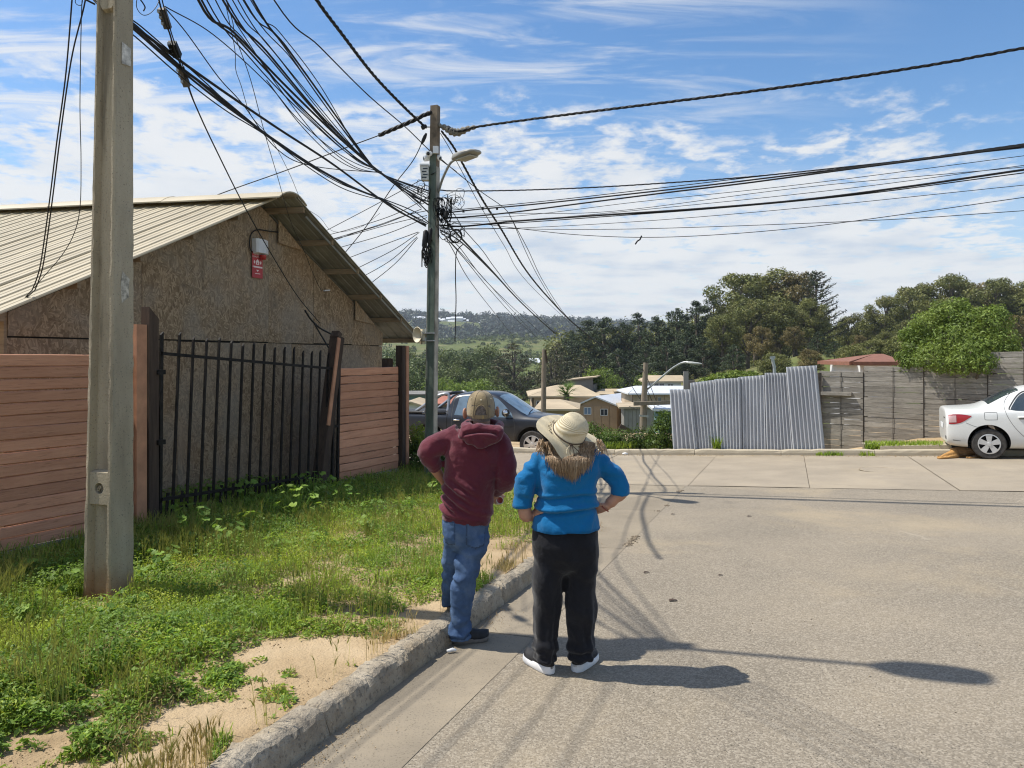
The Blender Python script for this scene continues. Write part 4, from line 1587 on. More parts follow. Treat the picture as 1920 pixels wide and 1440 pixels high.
tangle('cable_tangle', 848, 372, 20, 18, 13, 'loose curly wire ends sticking out right of the corner pole', 8, 1.0, .0045, QY - .08, .12)
tangle('cable_tangle', 790, 360, 14, 20, 12, 'loose curly wire ends left of the corner pole', 12, 1.0, .0045, QY - .08, .12)
tangle('cable_tangle', 846, 436, 22, 18, 14, 'sagging loose wire loops under the right cables at the corner pole', 15, 1.0, .0045, QY - .12, .12)
for i, (px, py, w, h, l) in enumerate(((797, 448, .09, .30, 'dark splice box hanging with the cut cables left of the pole'), (806, 442, .07, .26, 'narrow splice box tight against the left of the corner pole'), (836, 403, .10, .12, 'round black splice cap in the right hand cable knot'))):
 c = P(px, py, QY - .12)
 tag(MB().tube([c + Vector((.02, 0, h / 2)), c + Vector((.012, 0, h * .4)), c + Vector((-.012, 0, -h * .4)), c + Vector((-.02, 0, -h / 2))], [w * .25, w * .5, w * .5, w * .3], 8).build('splice_box', M_BLACK, smooth='auto'), l, 'splice box')
ring = [P(854 + 11 * math.cos(a), 443 + 12 * math.sin(a), QY - .25 + .01 * math.sin(3 * a)) for a in np.linspace(0, 6.5, 26)]
tag(MB().tube(ring, .010, 5).tube([p + Vector((.012, -.02, .008)) for p in ring], .008, 5).build('cable_coil', M_BLACK, smooth=True), 'round coil of spare cable hanging right of the corner pole', 'cable coil')
for i, (px, py) in enumerate(((869, 396), (905, 391), (932, 391))):
 tag(MB().box(P(px, py, QY - .5), (.035, .035, .04)).build('wire_clip', M_BLACK), 'small black clip on the upper right cable bundle near the pole', 'clip', 'clips on the right cable bundle')
# ================================================================== SERVICE CABLES NEAR THE BIG POLE
def near(pix, w, label, group=None, m=None, at=6.5):
 return cable([P(x, y, Y) for x, y, Y in pix], w, label, group, at=at, m=m, n=6)
for k in range(6):
 z0 = (4.42, 4.50, 4.62, 5.3, 5.8, 6.25)[k]
 a = Vector((PX - .05, PY - .1, z0))
 b = Vector((PX - 10.4 + .3 * k, PY - 28, z0 + 1.6))
 m_ = a.lerp(b, .5) - Vector((0, 0, .5 + .1 * k))
 cable([a, a.lerp(m_, .5) - Vector((.0, 0, .12)), m_, m_.lerp(b, .5) - Vector((0, 0, .12)), b], 3.4, 'black cable running on along the kerb from the big concrete pole', 'cables running on along the kerb', at=6)
for k in range(5):
 z0 = 5.9 + .14 * k
 a = Vector((PX + .12, PY, z0))
 b = Vector((6.4 + .25 * k, -13, z0 + .9))
 m_ = a.lerp(b, .5) - Vector((0, 0, .35 + .07 * k))
 cable([a, a.lerp(m_, .5) - Vector((0, 0, .10)), m_, m_.lerp(b, .5) - Vector((0, 0, .10)), b], 2.6, 'black cable crossing the street from the big concrete pole', 'cables crossing the street', at=6)
near([(283, -60, 5.9), (298, 0, 6.0), (309, 40, 6.1), (318, 62, 6.2), (326, 90, 6.3), (340, 125, 6.5), (352, 160, 6.7), (366, 196, 6.9), (400, 270, 7.5), (460, 390, 8.6), (520, 495, 9.6), (560, 558, 10.3), (600, 606, 10.95)], 3.0, 'heavy service cable with grey connectors going from the big pole to the leaning gate post')
near([(292, -60, 5.9), (304, 0, 6.0), (315, 40, 6.1), (324, 70, 6.25), (333, 95, 6.35), (345, 130, 6.55), (356, 168, 6.75), (366, 196, 6.9)], 2.2, 'second strand of the heavy service cable beside the connectors')
for (x0, y0, x1, y1, Y, r, mm, l) in ((303, 16, 315, 53, 6.1, .026, M_LUMB, 'grey brown cable connector highest on the service cable'), (322, 80, 333, 105, 6.35, .032, M_BLACK, 'black cable connector in the middle of the service cable'), (338, 126, 351, 162, 6.6, .026, M_LUMB, 'grey brown cable connector lowest on the service cable')):
 a, b = P(x0, y0, Y - .02), P(x1, y1, Y + .1)
 d = (b - a).normalized()
 o = thing('cable_connector', (a + b) / 2, l, 'connector', 'connectors on the service cable')
 MB().bar(a, b, r * 2.1, r * 1.6).build('shell', plain('connector_grey', (.10, .09, .085), .6, var=.3) if mm is M_LUMB else M_BLACK, o)
 for k in range(3):
  MB().box(a.lerp(b, .2 + .3 * k) + Vector((-.022, -.02, 0)), (.022, .03, .025)).build('bolt', M_GALV, o)
near([(572, 582, 10.5), (584, 600, 10.7), (600, 615, 10.9), (620, 626, 11.1)], 3.6, 'tension clamp wire tied to the top of the leaning gate post', at=10.8)
near([(588, 604, 10.7), (600, 625, 10.85), (612, 645, 10.9), (616, 652, 10.92)], 3.0, 'short cable tail hanging on the leaning gate post', at=10.8)
near([(409, -40, 6.4), (424, 0, 6.6), (436, 40, 6.9), (442, 70, 7.1), (470, 150, 7.8), (495, 245, 8.8), (520, 330, 9.8), (545, 415, 10.9), (570, 470, 11.7), (590, 520, 12.3), (603, 546, 12.5)], 1.8, 'straight service wire from the upper bundle down to the gable bracket')
near([(424, 12, 6.7), (440, 90, 7.0), (442, 130, 7.2), (452, 160, 7.5), (470, 215, 8), (500, 250, 8.5), (520, 280, 9), (545, 330, 10.2), (570, 385, 11.5), (600, 408, 12.5), (618, 430, 13.2), (640, 435, 13.6), (680, 424, 13.4), (712, 400, 13)], 1.5, 'slack thin wire dipping behind the roof ridge to the corner pole')
for k, (x0, dx) in enumerate(((135, 0), (160, 3))):
 dx = k * 5
 near([(x0 + 4, -60, 5.6), (x0, 0, 5.7 + k * .1), (128 + 10 * k, 90, 5.9 + k * .1), (121 + dx, 160, 6.1), (106 + dx, 270, 6.4), (95 + dx, 360, 6.7), (83 + dx, 450, 7.0), (74 + dx, 505, 7.2), (62 + dx, 540, 7.4), (56 + dx, 548, 7.6), (40, 566, 7.7)], 2.6, ('left' if k == 0 else 'right') + ' one of two black service cables coming down to the near eave', 'pair of service cables at the far left', at=6.4)
near([(158, -60, 5.7), (154, 0, 5.75), (152, 60, 5.85), (150, 200, 6.2), (152, 300, 6.5), (150, 390, 6.8), (138, 440, 7.0), (115, 480, 7.1), (85, 515, 7.2), (64, 540, 7.4)], 1.6, 'thin slack wire beside the pair of service cables at the far left', at=6.4)
near([(150, -20, 5.8), (142, -2, 5.8), (142, 6, 5.8), (148, 10, 5.8), (154, 6, 5.8), (155, -20, 5.8)], 1.4, 'small curl of wire at the upper left edge', at=5.8)
near([(262, -20, 5.8), (256, 4, 5.8), (258, 18, 5.8), (268, 28, 5.85), (280, 26, 5.9), (292, 14, 5.95), (298, 2, 6.0)], 1.5, 'thin looping wire end right of the big pole top', at=5.8)
near([(262, -2, 5.8), (268, 6, 5.8), (272, 14, 5.8), (269, 21, 5.8)], 2.6, 'thick cut cable end curling right of the big pole top', at=5.8)
# ================================================================== TIMBER POLES AND LAMP DOWN THE STREET
M_OLDW = mat_plank('silvered_pole_timber', (.17, .135, .10), (.30, .25, .19), stretch=(3, 3, .25), grain=.5)
TPZ = tzf(P(1020, 700, 36).x, 36)
tp = thing('timber_pole', (T2.x, 36, TPZ), 'bare timber pole standing behind the dark pickup', 'utility pole')
MB().tube([(T2.x - .10, 36, TPZ - .3), (T2.x - .02, 36, -.5), P(1020.5, 655, 36)], [.15, .125, .11], 10).build('shaft', M_OLDW, tp, smooth='auto')
MB().bar(P(1023, 657, 35.9), P(1026, 680, 35.9), .06, .06).build('cable_rack', M_DARKWD, tp)
TQZ = tzf(TP.x, 40)
tq = thing('timber_pole', (TP.x, 40, TQZ), 'weathered timber pole with cross board and lamp arm behind the far kerb', 'utility pole')
MB().tube([P(1203, 850, 40) + Vector((0, 0, -1.5)), P(1206, 780, 40), P(1211, 680, 40)], [.20, .18, .13], 10).build('shaft', M_OLDW, tq, smooth='auto')
MB().tube([P(1209, 850, 40) + Vector((0, .1, -1.5)), P(1210, 765, 40.1)], [.10, .10], 8).build('brace', M_OLDW, tq, smooth='auto')
MB().bar(P(1188, 757, 39.7), P(1256, 755, 39.7), .22, .20).build('cross_board', M_OLDW, tq)
MB().bar(P(1199, 779, 39.7), P(1216, 781, 39.7), .12, .10).build('strap', M_GALV, tq)
MB().tube(spline([P(1214, 730, 40), P(1235, 712, 39.6), P(1255, 695, 39.2), P(1268, 686, 38.9), P(1280, 680, 38.6), P(1292, 679, 38.4)], 5), .05, 7).build('lamp_arm', M_GALV, tq, smooth=True)
lamp_head(P(1287, 679.5, 38.4), Vector((1, -.25, -.10)), .78, .30, parent=tq, m=plain('pale_lamp_casting', (.50, .50, .47), .5))
for (x0, y0, x1, y1) in ((1211, 702, 1250, 800), (1212, 728, 1258, 830), (1206, 770, 1180, 762), (1208, 760, 1170, 700), (1211, 700, 1190, 690)):
 cable([P(x0, y0, 40), P((x0 + x1) / 2, (y0 + y1) / 2 + 1, 40.5), P(x1, y1, 41)], 1.2, 'thin stay wire of the weathered timber pole behind the far kerb', 'stay wires of the valley pole', at=40)
tm = thing('t_mast', P(1452, 720, 60), 'thin pale mast with a short cross bar above the tin fence', 'mast')
MB().tube([P(1453, 740, 60), P(1452, 690, 60), P(1448, 672, 60)], .13, 6).build('pole', M_GALV, tm)
MB().bar(P(1444, 671, 60), P(1453, 670, 60), .16, .2).build('cross_bar', M_GALV, tm)
# ================================================================== TIN FENCE, PLANK FENCE
def mat_tin():
 g = G('bare_zinc_sheet')
 b = g.noise(2.5, 5, .6, vec=g.map((1, 1, .25)))
 col = g.ramp(b, [(.3, (.50, .52, .55)), (.7, (.66, .68, .71))])
 r = g.math('MULTIPLY_ADD', g.noise(7, 4, .6), .25)
 r.node.inputs[2].default_value = .30
 g.color(col).set(metal=.25, rough=r, spec=.5)
 g.bump(g.noise(14, 3, .6), .10, .01)
 return g.m
M_TIN = mat_tin()
M_GREYW = mat_plank('silvered_fence_planks', (.175, .158, .132), (.36, .33, .285), stretch=(.9, .9, 11), grain=.8, objvar=.34)
M_GREYD = mat_plank('dark_fence_timber', (.06, .05, .042), (.13, .11, .09), stretch=(1, 1, 8), grain=.4)
def fline(px, s):
 """ground point on the line s behind the far kerb, seen at column px"""
 k = (px - 960) / FPX
 x0, y0 = S(s, 0)
 t = (k * y0 - x0) / (KE.x - k * KE.y)
 x, y = S(s, t)
 return Vector((x, y, 0))
STIN = 14.42
tin = thing('tin_fence', fline(1400, STIN), 'corrugated zinc sheet fence with stepped sloping top behind the far kerb', 'fence')
sheets = [  # px bottom left, bottom right, px top left, top right, py top left, top right, stand-off
 (1263, 1310, 1256, 1298, 730, 730, .05),
 (1306, 1352, 1294, 1342, 718, 712, .02),
 (1346, 1392, 1340, 1389, 711, 708, .05),
 (1386, 1440, 1384, 1437, 707, 703, .02),
 (1438, 1490, 1434, 1478, 699, 699, .05),
 (1487, 1547, 1474, 1531, 688, 685, .10)]
for i, (b0, b1, t0, t1, y0, y1, st) in enumerate(sheets):
 n = 64
 rows = []
 for f in (0, .33, .66, 1):
  r = []
  for k in range(n + 1):
   w = k / n
   pb = fline(b0 + (b1 - b0) * w, STIN)
   pt = fline(t0 + (t1 - t0) * w, STIN)
   yy = y0 + (y1 - y0) * w
   pt.z = CAMZ - (yy - HOR) / FPX * pt.y
   pb.z = CAMZ - (845.5 - HOR) / FPX * pb.y
   q = pb.lerp(pt, f)
   c_ = math.sin(w * math.pi * 2 * (8 if i else 6)) * .037
   q -= KD * (st + c_ + .02 * math.sin(f * 3 + i) * (1 if i == 5 else .4))
   r.append(q)
  rows.append(r)
 back = [[p + KD * .004 for p in r] for r in rows]
 mb = MB().grid(rows).grid([r[::-1] for r in back]).grid([back[0], rows[0]]).grid([rows[-1], back[-1]])
 mb.build('zinc_sheet', M_TIN, tin, smooth=True)
for px in (1300, 1390, 1480, 1535):
 q = fline(px, STIN + .10)
 MB().bar((q.x, q.y, -1.0), (q.x, q.y, CAMZ - (715 - HOR) / FPX * q.y - (.25 if px < 1350 else 0)), .07, .07).build('post', M_GREYD, tin)
# ---- silvered plank fence
SPL = 14.78
def sf(px):
 return 17.5 - (px - 1537) / 453 * 1.75
panels = [(1537, 1619, 696, 839, 16, 'low dark section of the grey plank fence beside the tin fence'),
   (1620, 1732, 687, 834, 17, 'middle section of the grey plank fence left of the tree shadow'),
   (1733, 1852, 676, 826, 16, 'section of the grey plank fence under the overhanging green tree'),
   (1853, 1990, 660, 820, 17, 'tallest right end section of the grey plank fence behind the white car')]
for pi, (a, b, yt, yb, n, lab) in enumerate(panels):
 qa, qb = fline(a, sf(a)), fline(b, sf(b))
 ND = Vector((-(qb - qa).y, (qb - qa).x, 0)).normalized()
 t = thing('grey_plank_fence', (qa + qb) / 2 + Vector((0, 0, -.5)), lab, 'fence', 'sections of the grey plank fence')
 za_t = CAMZ - (yt - HOR) / FPX * qa.y
 za_b = CAMZ - (yb + 6 - HOR) / FPX * qa.y - .10
 rd = random.Random(40 + pi)
 for k in range(n):
  f0, f1 = k / n, (k + 1) / n
  gap = .003 + (.008 if rd.random() < .10 else 0)
  sag = rd.uniform(-.012, .012)
  off = rd.uniform(-.006, .008)
  zl = za_b + (za_t - za_b) * f0 + gap
  zh = za_b + (za_t - za_b) * f1
  rows = []
  for q in range(6):
   w = q / 5
   p = qa.lerp(qb, .002 + .996 * w)
   wob = .006 * math.sin(q * 2.1 + k) + sag * (w - .5)
   r = []
   for dn, z in ((.0, zl + wob), (-.022 - off, zl + .004 + wob), (-.024 - off, zh - .004 + wob), (.0, zh + wob)):
    u = p + ND * dn
    r.append((u.x, u.y, z))
   rows.append(r)
  MB().rings(rows).build('plank', M_GREYW, t, fix=True)
 for w in (.02, .5, .98):
  p = qa.lerp(qb, w)
  MB().bar((p.x + ND.x * .05, p.y + ND.y * .05, za_b - .3), (p.x + ND.x * .05, p.y + ND.y * .05, za_t - .03), .08, .08).build('post', M_GREYD, t)
 for w in (.5, .998):
  p = qa.lerp(qb, w) - ND * .036
  MB().bar((p.x, p.y, za_b), (p.x, p.y, za_t - .01), .012, .006).build('batten', M_GREYD, t)
a, b = fline(1528, sf(1528) - .14), fline(1597, sf(1597) - .10)
za = CAMZ - (737 - HOR) / FPX * a.y
tag(MB().bar((a.x, a.y, za), (b.x, b.y, za), .16, .09).build('ledge_plank', M_GREYW), 'single grey plank sticking out level beside the leaning tin sheet', 'plank')
a = fline(1536, sf(1536) - .12)
tag(MB().bar((a.x, a.y, -.5), (a.x, a.y, CAMZ - (699 - HOR) / FPX * a.y), .10, .09).build('stub_post', M_GREYD), 'dark short post between the tin fence and grey planks', 'post')
def quadpad(name, pix, m, h, label, cat):
 """slab with its top at the given pixels on lines behind the kerb"""
 pts = []
 for px, s, dz_ in pix:
  q = fline(px, s)
  pts.append(Vector((q.x, q.y, gz(q.x, q.y) + dz_)))
 mb = MB().prism([p - Vector((0, 0, .25)) for p in pts], (0, 0, .25))
 return tag(mb.build(name, m, fix=True), label, cat)
quadpad('driveway_pad', ((1650, 14.27, .20), (1845, 14.27, .24), (1845, 14.70, .27), (1655, 14.70, .23)), M_PALE, .2, 'pale concrete driveway pad between far kerb and grey plank fence', 'pavement')
quadpad('concrete_stub', ((1617, 14.45, .24), (1660, 14.45, .25), (1660, 14.74, .26), (1617, 14.74, .25)), M_PALE, .2, 'low concrete stub at the foot of the grey plank fence', 'kerb stub')
mh = P(1650, 886, 14.3)
mz = gz(mh.x, mh.y) + .009
mo = thing('manhole_cover', (mh.x, mh.y, mz), 'round manhole cover set in the concrete cross street', 'manhole cover')
MB().lathe([(.0, .003), (.33, .003), (.345, .0)], 40, (mh.x, mh.y, mz)).build('lid', M_SLAB, mo)
MB().lathe([(.35, .0), (.355, .004), (.375, .004), (.38, .0)], 40, (mh.x, mh.y, mz)).build('ring', M_KERB, mo)
# ================================================================== TREES
EUC = leafmat('gum_leaves', (.10, .115, .034), (.165, .175, .052), (.225, .205, .075), trans=.22, scale=.35)
EUCB = leafmat('bronze_gum_leaves', (.135, .11, .042), (.20, .16, .062), (.24, .195, .075), trans=.2, scale=.35)
PINE = leafmat('pine_needles', (.028, .044, .022), (.050, .072, .030), (.075, .092, .038), trans=.10, scale=.4)
CEDAR = leafmat('cedar_sprays', (.055, .062, .030), (.090, .090, .044), (.125, .108, .058), trans=.1, scale=.4)
BROAD = leafmat('broad_green_leaves', (.095, .145, .030), (.175, .245, .052), (.27, .34, .075), trans=.35, scale=1.2)
SHRUB = leafmat('shrub_leaves', (.045, .080, .016), (.085, .14, .026), (.15, .21, .04), trans=.35, scale=2.0)
LIME = leafmat('lime_shrub_leaves', (.12, .18, .03), (.22, .28, .045), (.36, .36, .06), trans=.4, scale=2.5)
MIXG = leafmat('wood_leaves', (.060, .088, .030), (.105, .138, .044), (.165, .18, .062), trans=.2, scale=.15)
BARK = plain('grey_bark', (.13, .105, .080), .9, var=.35, scale=1.5, bump=.4, bscale=8)
BARKP = plain('pale_gum_bark', (.30, .25, .19), .85, var=.35, scale=.8, bump=.3, bscale=8)
def leaf_quads(c, nrm, size, aspect, rg, jitter=.9):
 """quads at centres c facing loosely along nrm"""
 n = len(c)
 d = nrm + rg.normal(0, jitter, (n, 3))
 d /= np.linalg.norm(d, axis=1, keepdims=True) + 1e-9
 r = rg.normal(0, 1, (n, 3))
 a = np.cross(d, r)
 a /= np.linalg.norm(a, axis=1, keepdims=True) + 1e-9
 b = np.cross(d, a)
 s = (size * rg.uniform(.6, 1.35, n))[:, None]
 a = a * s
 b = b * s * aspect
 fold = d * s * .18
 V = np.stack([c - a, c - b * .6 + fold, c + a, c + b * .6 + fold], 1).reshape(-1, 3)
 F = np.arange(n * 4)
 return V, F
def lobes_cloud(lobes, n, rg, shell=.32):
 """points on the skin of ellipsoid lobes: (x,y,z,rx,ry,rz)"""
 L = np.array(lobes, float)
 w = (L[:, 3] * L[:, 4] + L[:, 4] * L[:, 5] + L[:, 3] * L[:, 5])
 idx = rg.choice(len(L), n, p=w / w.sum())
 d = rg.normal(0, 1, (n, 3))
 d /= np.linalg.norm(d, axis=1, keepdims=True)
 rad = 1 - np.abs(rg.normal(0, shell, n))
 rad *= 1 + .16 * np.sin(d[:, 0] * 7 + idx) * np.sin(d[:, 1] * 6 + idx * 2) + .10 * rg.normal(0, 1, n)
 p = L[idx, :3] + d * L[idx, 3:6] * rad[:, None]
 return p, d, idx
def crown_mesh(name, lobes, n, size, m, seed, aspect=.7, shell=.32, up=.25, jitter=.9):
 rg = np.random.default_rng(seed)
 p, d, _ = lobes_cloud(lobes, n, rg, shell)
 d = d + np.array([0, 0, up])
 V, F = leaf_quads(p, d, size, aspect, rg, jitter)
 me = np_mesh(name, V, F, 4)
 me.materials.append(m)
 return me
def limb_mesh(name, paths, m):
 mb = MB()
 for pts, rs in paths:
  mb.tube(pts, rs, 7)
 me = mb.mesh(name, True)
 me.materials.append(m)
 return me
def rand_lobes(seed, H, R, n, z0, top=1.0, flat=.8, size=(.26, .42)):
 rd = random.Random(seed)
 out = []
 for k in range(n):
  f = (k + .5) / n
  z = z0 + (H - z0) * (.1 + .88 * f)
  q = (z - z0) / (H - z0)
  rr = R * math.sqrt(max(.05, 1 - (2 * q - .85) ** 2 * .8)) * rd.uniform(.25, .85)
  a = k * 2.4 + rd.uniform(-.5, .5)
  s = R * rd.uniform(*size)
  zz = min(z, H - s * flat * .9)
  out.append((rr * math.cos(a), rr * math.sin(a), zz, s, s, s * flat))
 return out
def limbs_to(lobes, H, r0, seed, z0):
 rd = random.Random(seed)
 paths = [([(0, 0, -.6), (rd.uniform(-.2, .2), rd.uniform(-.2, .2), z0 * .6), (rd.uniform(-.4, .4), rd.uniform(-.4, .4), H * .62), (rd.uniform(-.5, .5), 0, H * .86)], [r0 * 1.15, r0, r0 * .6, r0 * .2])]
 for l in lobes[::1]:
  zs = max(z0 * .6, l[2] - H * .28)
  paths.append(([(0, 0, zs), (l[0] * .5, l[1] * .5, (zs + l[2]) / 2), (l[0], l[1], l[2])], [r0 * .45, r0 * .3, r0 * .10]))
 return limb_mesh('trunk', paths, None or BARK)
def make_protos():
 P_ = {}
 for v, (seed, mt) in enumerate(((3, EUC), (9, EUC), (14, EUCB))):
  lob = rand_lobes(seed, 10, 4.0, 17, 2.6, flat=.72, size=(.22, .40))
  P_['gum%d' % v] = (crown_mesh('crown', lob, 7500, .19, mt, seed, .55, .26), limbs_to(lob, 10, .26, seed, 2.5), BARKP)
 lob = rand_lobes(21, 10, 3.6, 12, 5.2, flat=.62, size=(.20, .34))
 P_['open_gum'] = (crown_mesh('crown', lob, 3000, .20, EUC, 21, .55, .26), limbs_to(lob, 10, .22, 21, 3.5), BARKP)
 for v, seed in enumerate((31, 37, 44)):
  rd = random.Random(seed)
  lob = []
  for k in range(30):
   f = k / 29
   z = 2.2 + 7.6 * f
   R = (3.1 * (1 - f) ** .6 + .35) * rd.uniform(.5, 1.05)
   a = k * 2.399
   s = .55 + .75 * (1 - f) * rd.uniform(.7, 1.2)
   lob.append((R * math.cos(a), R * math.sin(a), z + rd.uniform(-.3, .3), s, s, s * .62))
  lob.append((0, 0, 9.7, .35, .35, .6))
  P_['pine%d' % v] = (crown_mesh('crown', lob, 7000, .19, PINE, seed, .45, .28, up=.35), limbs_to(lob[::3], 10, .24, seed, 2.5), BARK)
 rd = random.Random(51)
 lob = []
 for k in range(44):
  f = k / 43
  z = 1.4 + 8.3 * f
  R = 4.3 * (1 - f) ** .8 * rd.uniform(.45, 1.0) + .15
  a = k * 2.399
  s = (.5 + 1.0 * (1 - f)) * rd.uniform(.7, 1.1)
  lob.append((R * math.cos(a), R * math.sin(a), z, s, s, s * .30))
 P_['cedar'] = (crown_mesh('crown', lob, 5200, .20, CEDAR, 51, .4, .3, up=.6), limbs_to(lob[::4], 10, .26, 51, 1.5), BARK)
 rd = random.Random(60)
 cs, ns = [], []
 paths = [([(0, 0, -.5), (.1, 0, 5), (0, 0, 10)], [.24, .16, .03])]
 for k in range(78):
  f = k / 77
  z = 1.6 + 8.0 * f
  a = k * 2.399
  Ln = (3.1 * (1 - f) ** .7 + .45) * rd.uniform(.7, 1.15)
  d = Vector((math.cos(a), math.sin(a), .30))
  pts = []
  for q in range(7):
   t = q / 6
   pts.append(Vector((0, 0, z)) + Vector((d.x, d.y, 0)) * Ln * t + Vector((0, 0, Ln * (.10 * t + .30 * t * t))))
  paths.append((pts, [.05, .05, .05, .05, .04, .04, .02]))
  for q in range(int(26 + 30 * (1 - f))):
   t = rd.uniform(.25, 1.0)
   i = min(5, int(t * 6))
   c = pts[i].lerp(pts[i + 1], t * 6 - i)
   cs.append((c.x + rd.gauss(0, .10), c.y + rd.gauss(0, .10), c.z + rd.gauss(0, .10)))
   ns.append((rd.gauss(0, 1), rd.gauss(0, 1), 1))
 V, F = leaf_quads(np.array(cs), np.array(ns), .17, .4, np.random.default_rng(60))
 me = np_mesh('crown', V, F, 4)
 me.materials.append(PINE)
 P_['spiky'] = (me, limb_mesh('trunk', paths, BARK), BARK)
 for v, seed in enumerate((71, 78)):
  lob = rand_lobes(seed, 10, 5.0, 16, 1.6, flat=.85, size=(.30, .48))
  P_['round%d' % v] = (crown_mesh('crown', lob, 4200, .24, MIXG if v == 0 else BROAD, seed, .7, .24), limbs_to(lob, 10, .24, seed, 1.8), BARK)
 return P_
PROTO = make_protos()
KIND = {
 'gum0': ('eucalyptus_tree', 'eucalyptus'), 'gum1': ('eucalyptus_tree', 'eucalyptus'), 'gum2': ('eucalyptus_tree', 'bronze tinged eucalyptus'), 'open_gum': ('eucalyptus_tree', 'open crowned eucalyptus with bare pale limbs'),
 'pine0': ('pine_tree', 'dark pine'), 'pine1': ('pine_tree', 'dark pine'), 'pine2': ('pine_tree', 'dark pine'), 'cedar': ('cypress_tree', 'broad brownish cypress with flat tiers'),
 'spiky': ('conifer_tree', 'spiky dark conifer with upswept branch fingers'), 'round0': ('broadleaf_tree', 'dense green broadleaf tree'), 'round1': ('broadleaf_tree', 'bright green broadleaf tree')}
def tree(px, ytop, Y, kind, wide, label, group, rot=None):
 x = (px - 960) / FPX * Y
 g0 = tzf(x, Y)
 zt = CAMZ - (ytop - HOR) / FPX * Y
 h = max(2.0, zt - g0)
 cr, tr, bk = PROTO[kind]
 nm, _ = KIND[kind]
 o = thing(nm, (x, Y, g0), label, 'tree', group)
 rz = rot if rot is not None else (px * 1.7) % 6.28
 for nm2, me in (('crown', cr), ('trunk', tr)):
  c = bpy.data.objects.new(nm2, me)
  COL.objects.link(c)
  c.parent = o
 o.rotation_euler = (0, 0, rz)
 o.scale = (h / 10 * wide, h / 10 * wide, h / 10)
 return o
GW = 'trees of the hillside wood'
GVT = 'trees in the valley'
TL = [
 (1386, 512, 132, 'open_gum', .95, 'at the left top of the big clump'),
 (1418, 520, 138, 'gum0', 1.05, 'in the big clump, left of its highest crown'),
 (1452, 506, 136, 'gum1', 1.15, 'highest in the big clump behind the tin fence'),
 (1492, 512, 134, 'gum2', 1.05, 'beside the spiky conifer at the top of the clump'),
 (1402, 560, 124, 'gum1', 1.1, 'in the middle of the big clump'),
 (1462, 566, 122, 'gum0', 1.2, 'front and centre of the big clump'),
 (1516, 560, 126, 'gum1', .95, 'against the spiky conifer'),
 (1356, 590, 120, 'gum0', 1.0, 'low on the left of the big clump'),
 (1428, 612, 112, 'gum2', 1.2, 'low in front of the big clump'),
 (1488, 612, 112, 'gum2', 1.1, 'low above the middle of the tin fence'),
 (1530, 506, 129, 'spiky', 1.15, 'right of the eucalyptus clump'),
 (1534, 622, 116, 'pine1', 1.3, 'at the foot of the spiky conifer'),
 (1566, 640, 100, 'pine0', 1.6, 'right of the tin fence below the spiky conifer'),
 (1338, 556, 142, 'pine0', 1.0, 'just left of the big eucalyptus clump'),
 (1306, 568, 140, 'pine1', 1.15, 'tallest on the left shoulder of the wood'),
 (1270, 580, 143, 'pine2', 1.15, 'in the row left of the clump'),
 (1232, 596, 146, 'pine0', 1.1, 'in the row above the curved street lamp'),
 (1196, 590, 150, 'pine1', .9, 'pointed and slim above the weathered timber pole'),
 (1168, 606, 152, 'pine2', 1.05, 'behind the weathered timber pole'),
 (1134, 598, 150, 'pine0', 1.15, 'above the plywood house on the left'),
 (1104, 604, 154, 'pine1', 1.2, 'above the tan hipped roof'),
 (1072, 628, 158, 'pine2', 1.2, 'left end of the pine row'),
 (1288, 622, 118, 'pine2', 1.3, 'low behind the curved street lamp'),
 (1250, 640, 112, 'pine0', 1.35, 'low behind the lamp arm'),
 (1320, 634, 112, 'pine1', 1.3, 'low left of the tin fence hedge'),
 (1212, 648, 118, 'pine1', 1.3, 'low right of the weathered timber pole'),
 (1376, 646, 104, 'pine2', 1.3, 'low behind the hedge of the tin fence'),
 (1160, 655, 122, 'pine2', 1.4, 'low left of the weathered timber pole'),
 (1590, 594, 150, 'gum0', 1.1, 'in the dip right of the spiky conifer'),
 (1626, 584, 146, 'gum1', 1.0, 'on the slope left of the green garden tree'),
 (1662, 556, 142, 'gum0', 1.0, 'first high one on the right hand slope'),
 (1704, 538, 140, 'open_gum', .9, 'see-through crown on the right hand slope'),
 (1734, 532, 144, 'gum1', .9, 'above the left of the green garden tree'),
 (1784, 516, 140, 'gum0', 1.1, 'highest on the right hand skyline'),
 (1826, 528, 144, 'gum2', 1.0, 'on the right hand skyline behind the green garden tree'),
 (1868, 522, 138, 'open_gum', .95, 'on the right hand skyline'),
 (1896, 534, 140, 'gum1', 1.1, 'near the right edge of the picture'),
 (1938, 526, 136, 'gum0', 1.1, 'cut by the right edge of the picture'),
 (1612, 628, 112, 'gum2', 1.2, 'low behind the dark section of plank fence'),
 (1660, 622, 108, 'gum0', 1.3, 'low above the red roof behind the fence'),
 (1706, 600, 116, 'gum1', 1.2, 'close left of the green garden tree'),
 (1920, 590, 104, 'gum2', 1.4, 'low at the right edge beside the green garden tree'),
 (1830, 575, 116, 'gum0', 1.4, 'behind the green garden tree'),
 (1770, 560, 118, 'gum1', 1.3, 'just above the green garden tree'),
 (1600, 648, 84, 'gum0', 1.5, 'lowest, left of the reddish roof'),
 (1640, 636, 88, 'gum1', 1.5, 'lowest, right above the reddish roof'),
 (1690, 630, 86, 'gum0', 1.5, 'lowest, touching the green garden tree'),
 (1520, 655, 84, 'gum2', 1.5, 'lowest, over the tall leaning tin sheet'),
 (1450, 662, 82, 'gum0', 1.5, 'lowest, over the middle of the tin fence'),
]
for px, yt, Y, k, w, pl_ in TL:
 tree(px, yt, Y, k, w, KIND[k][1] + ' ' + pl_, GW)
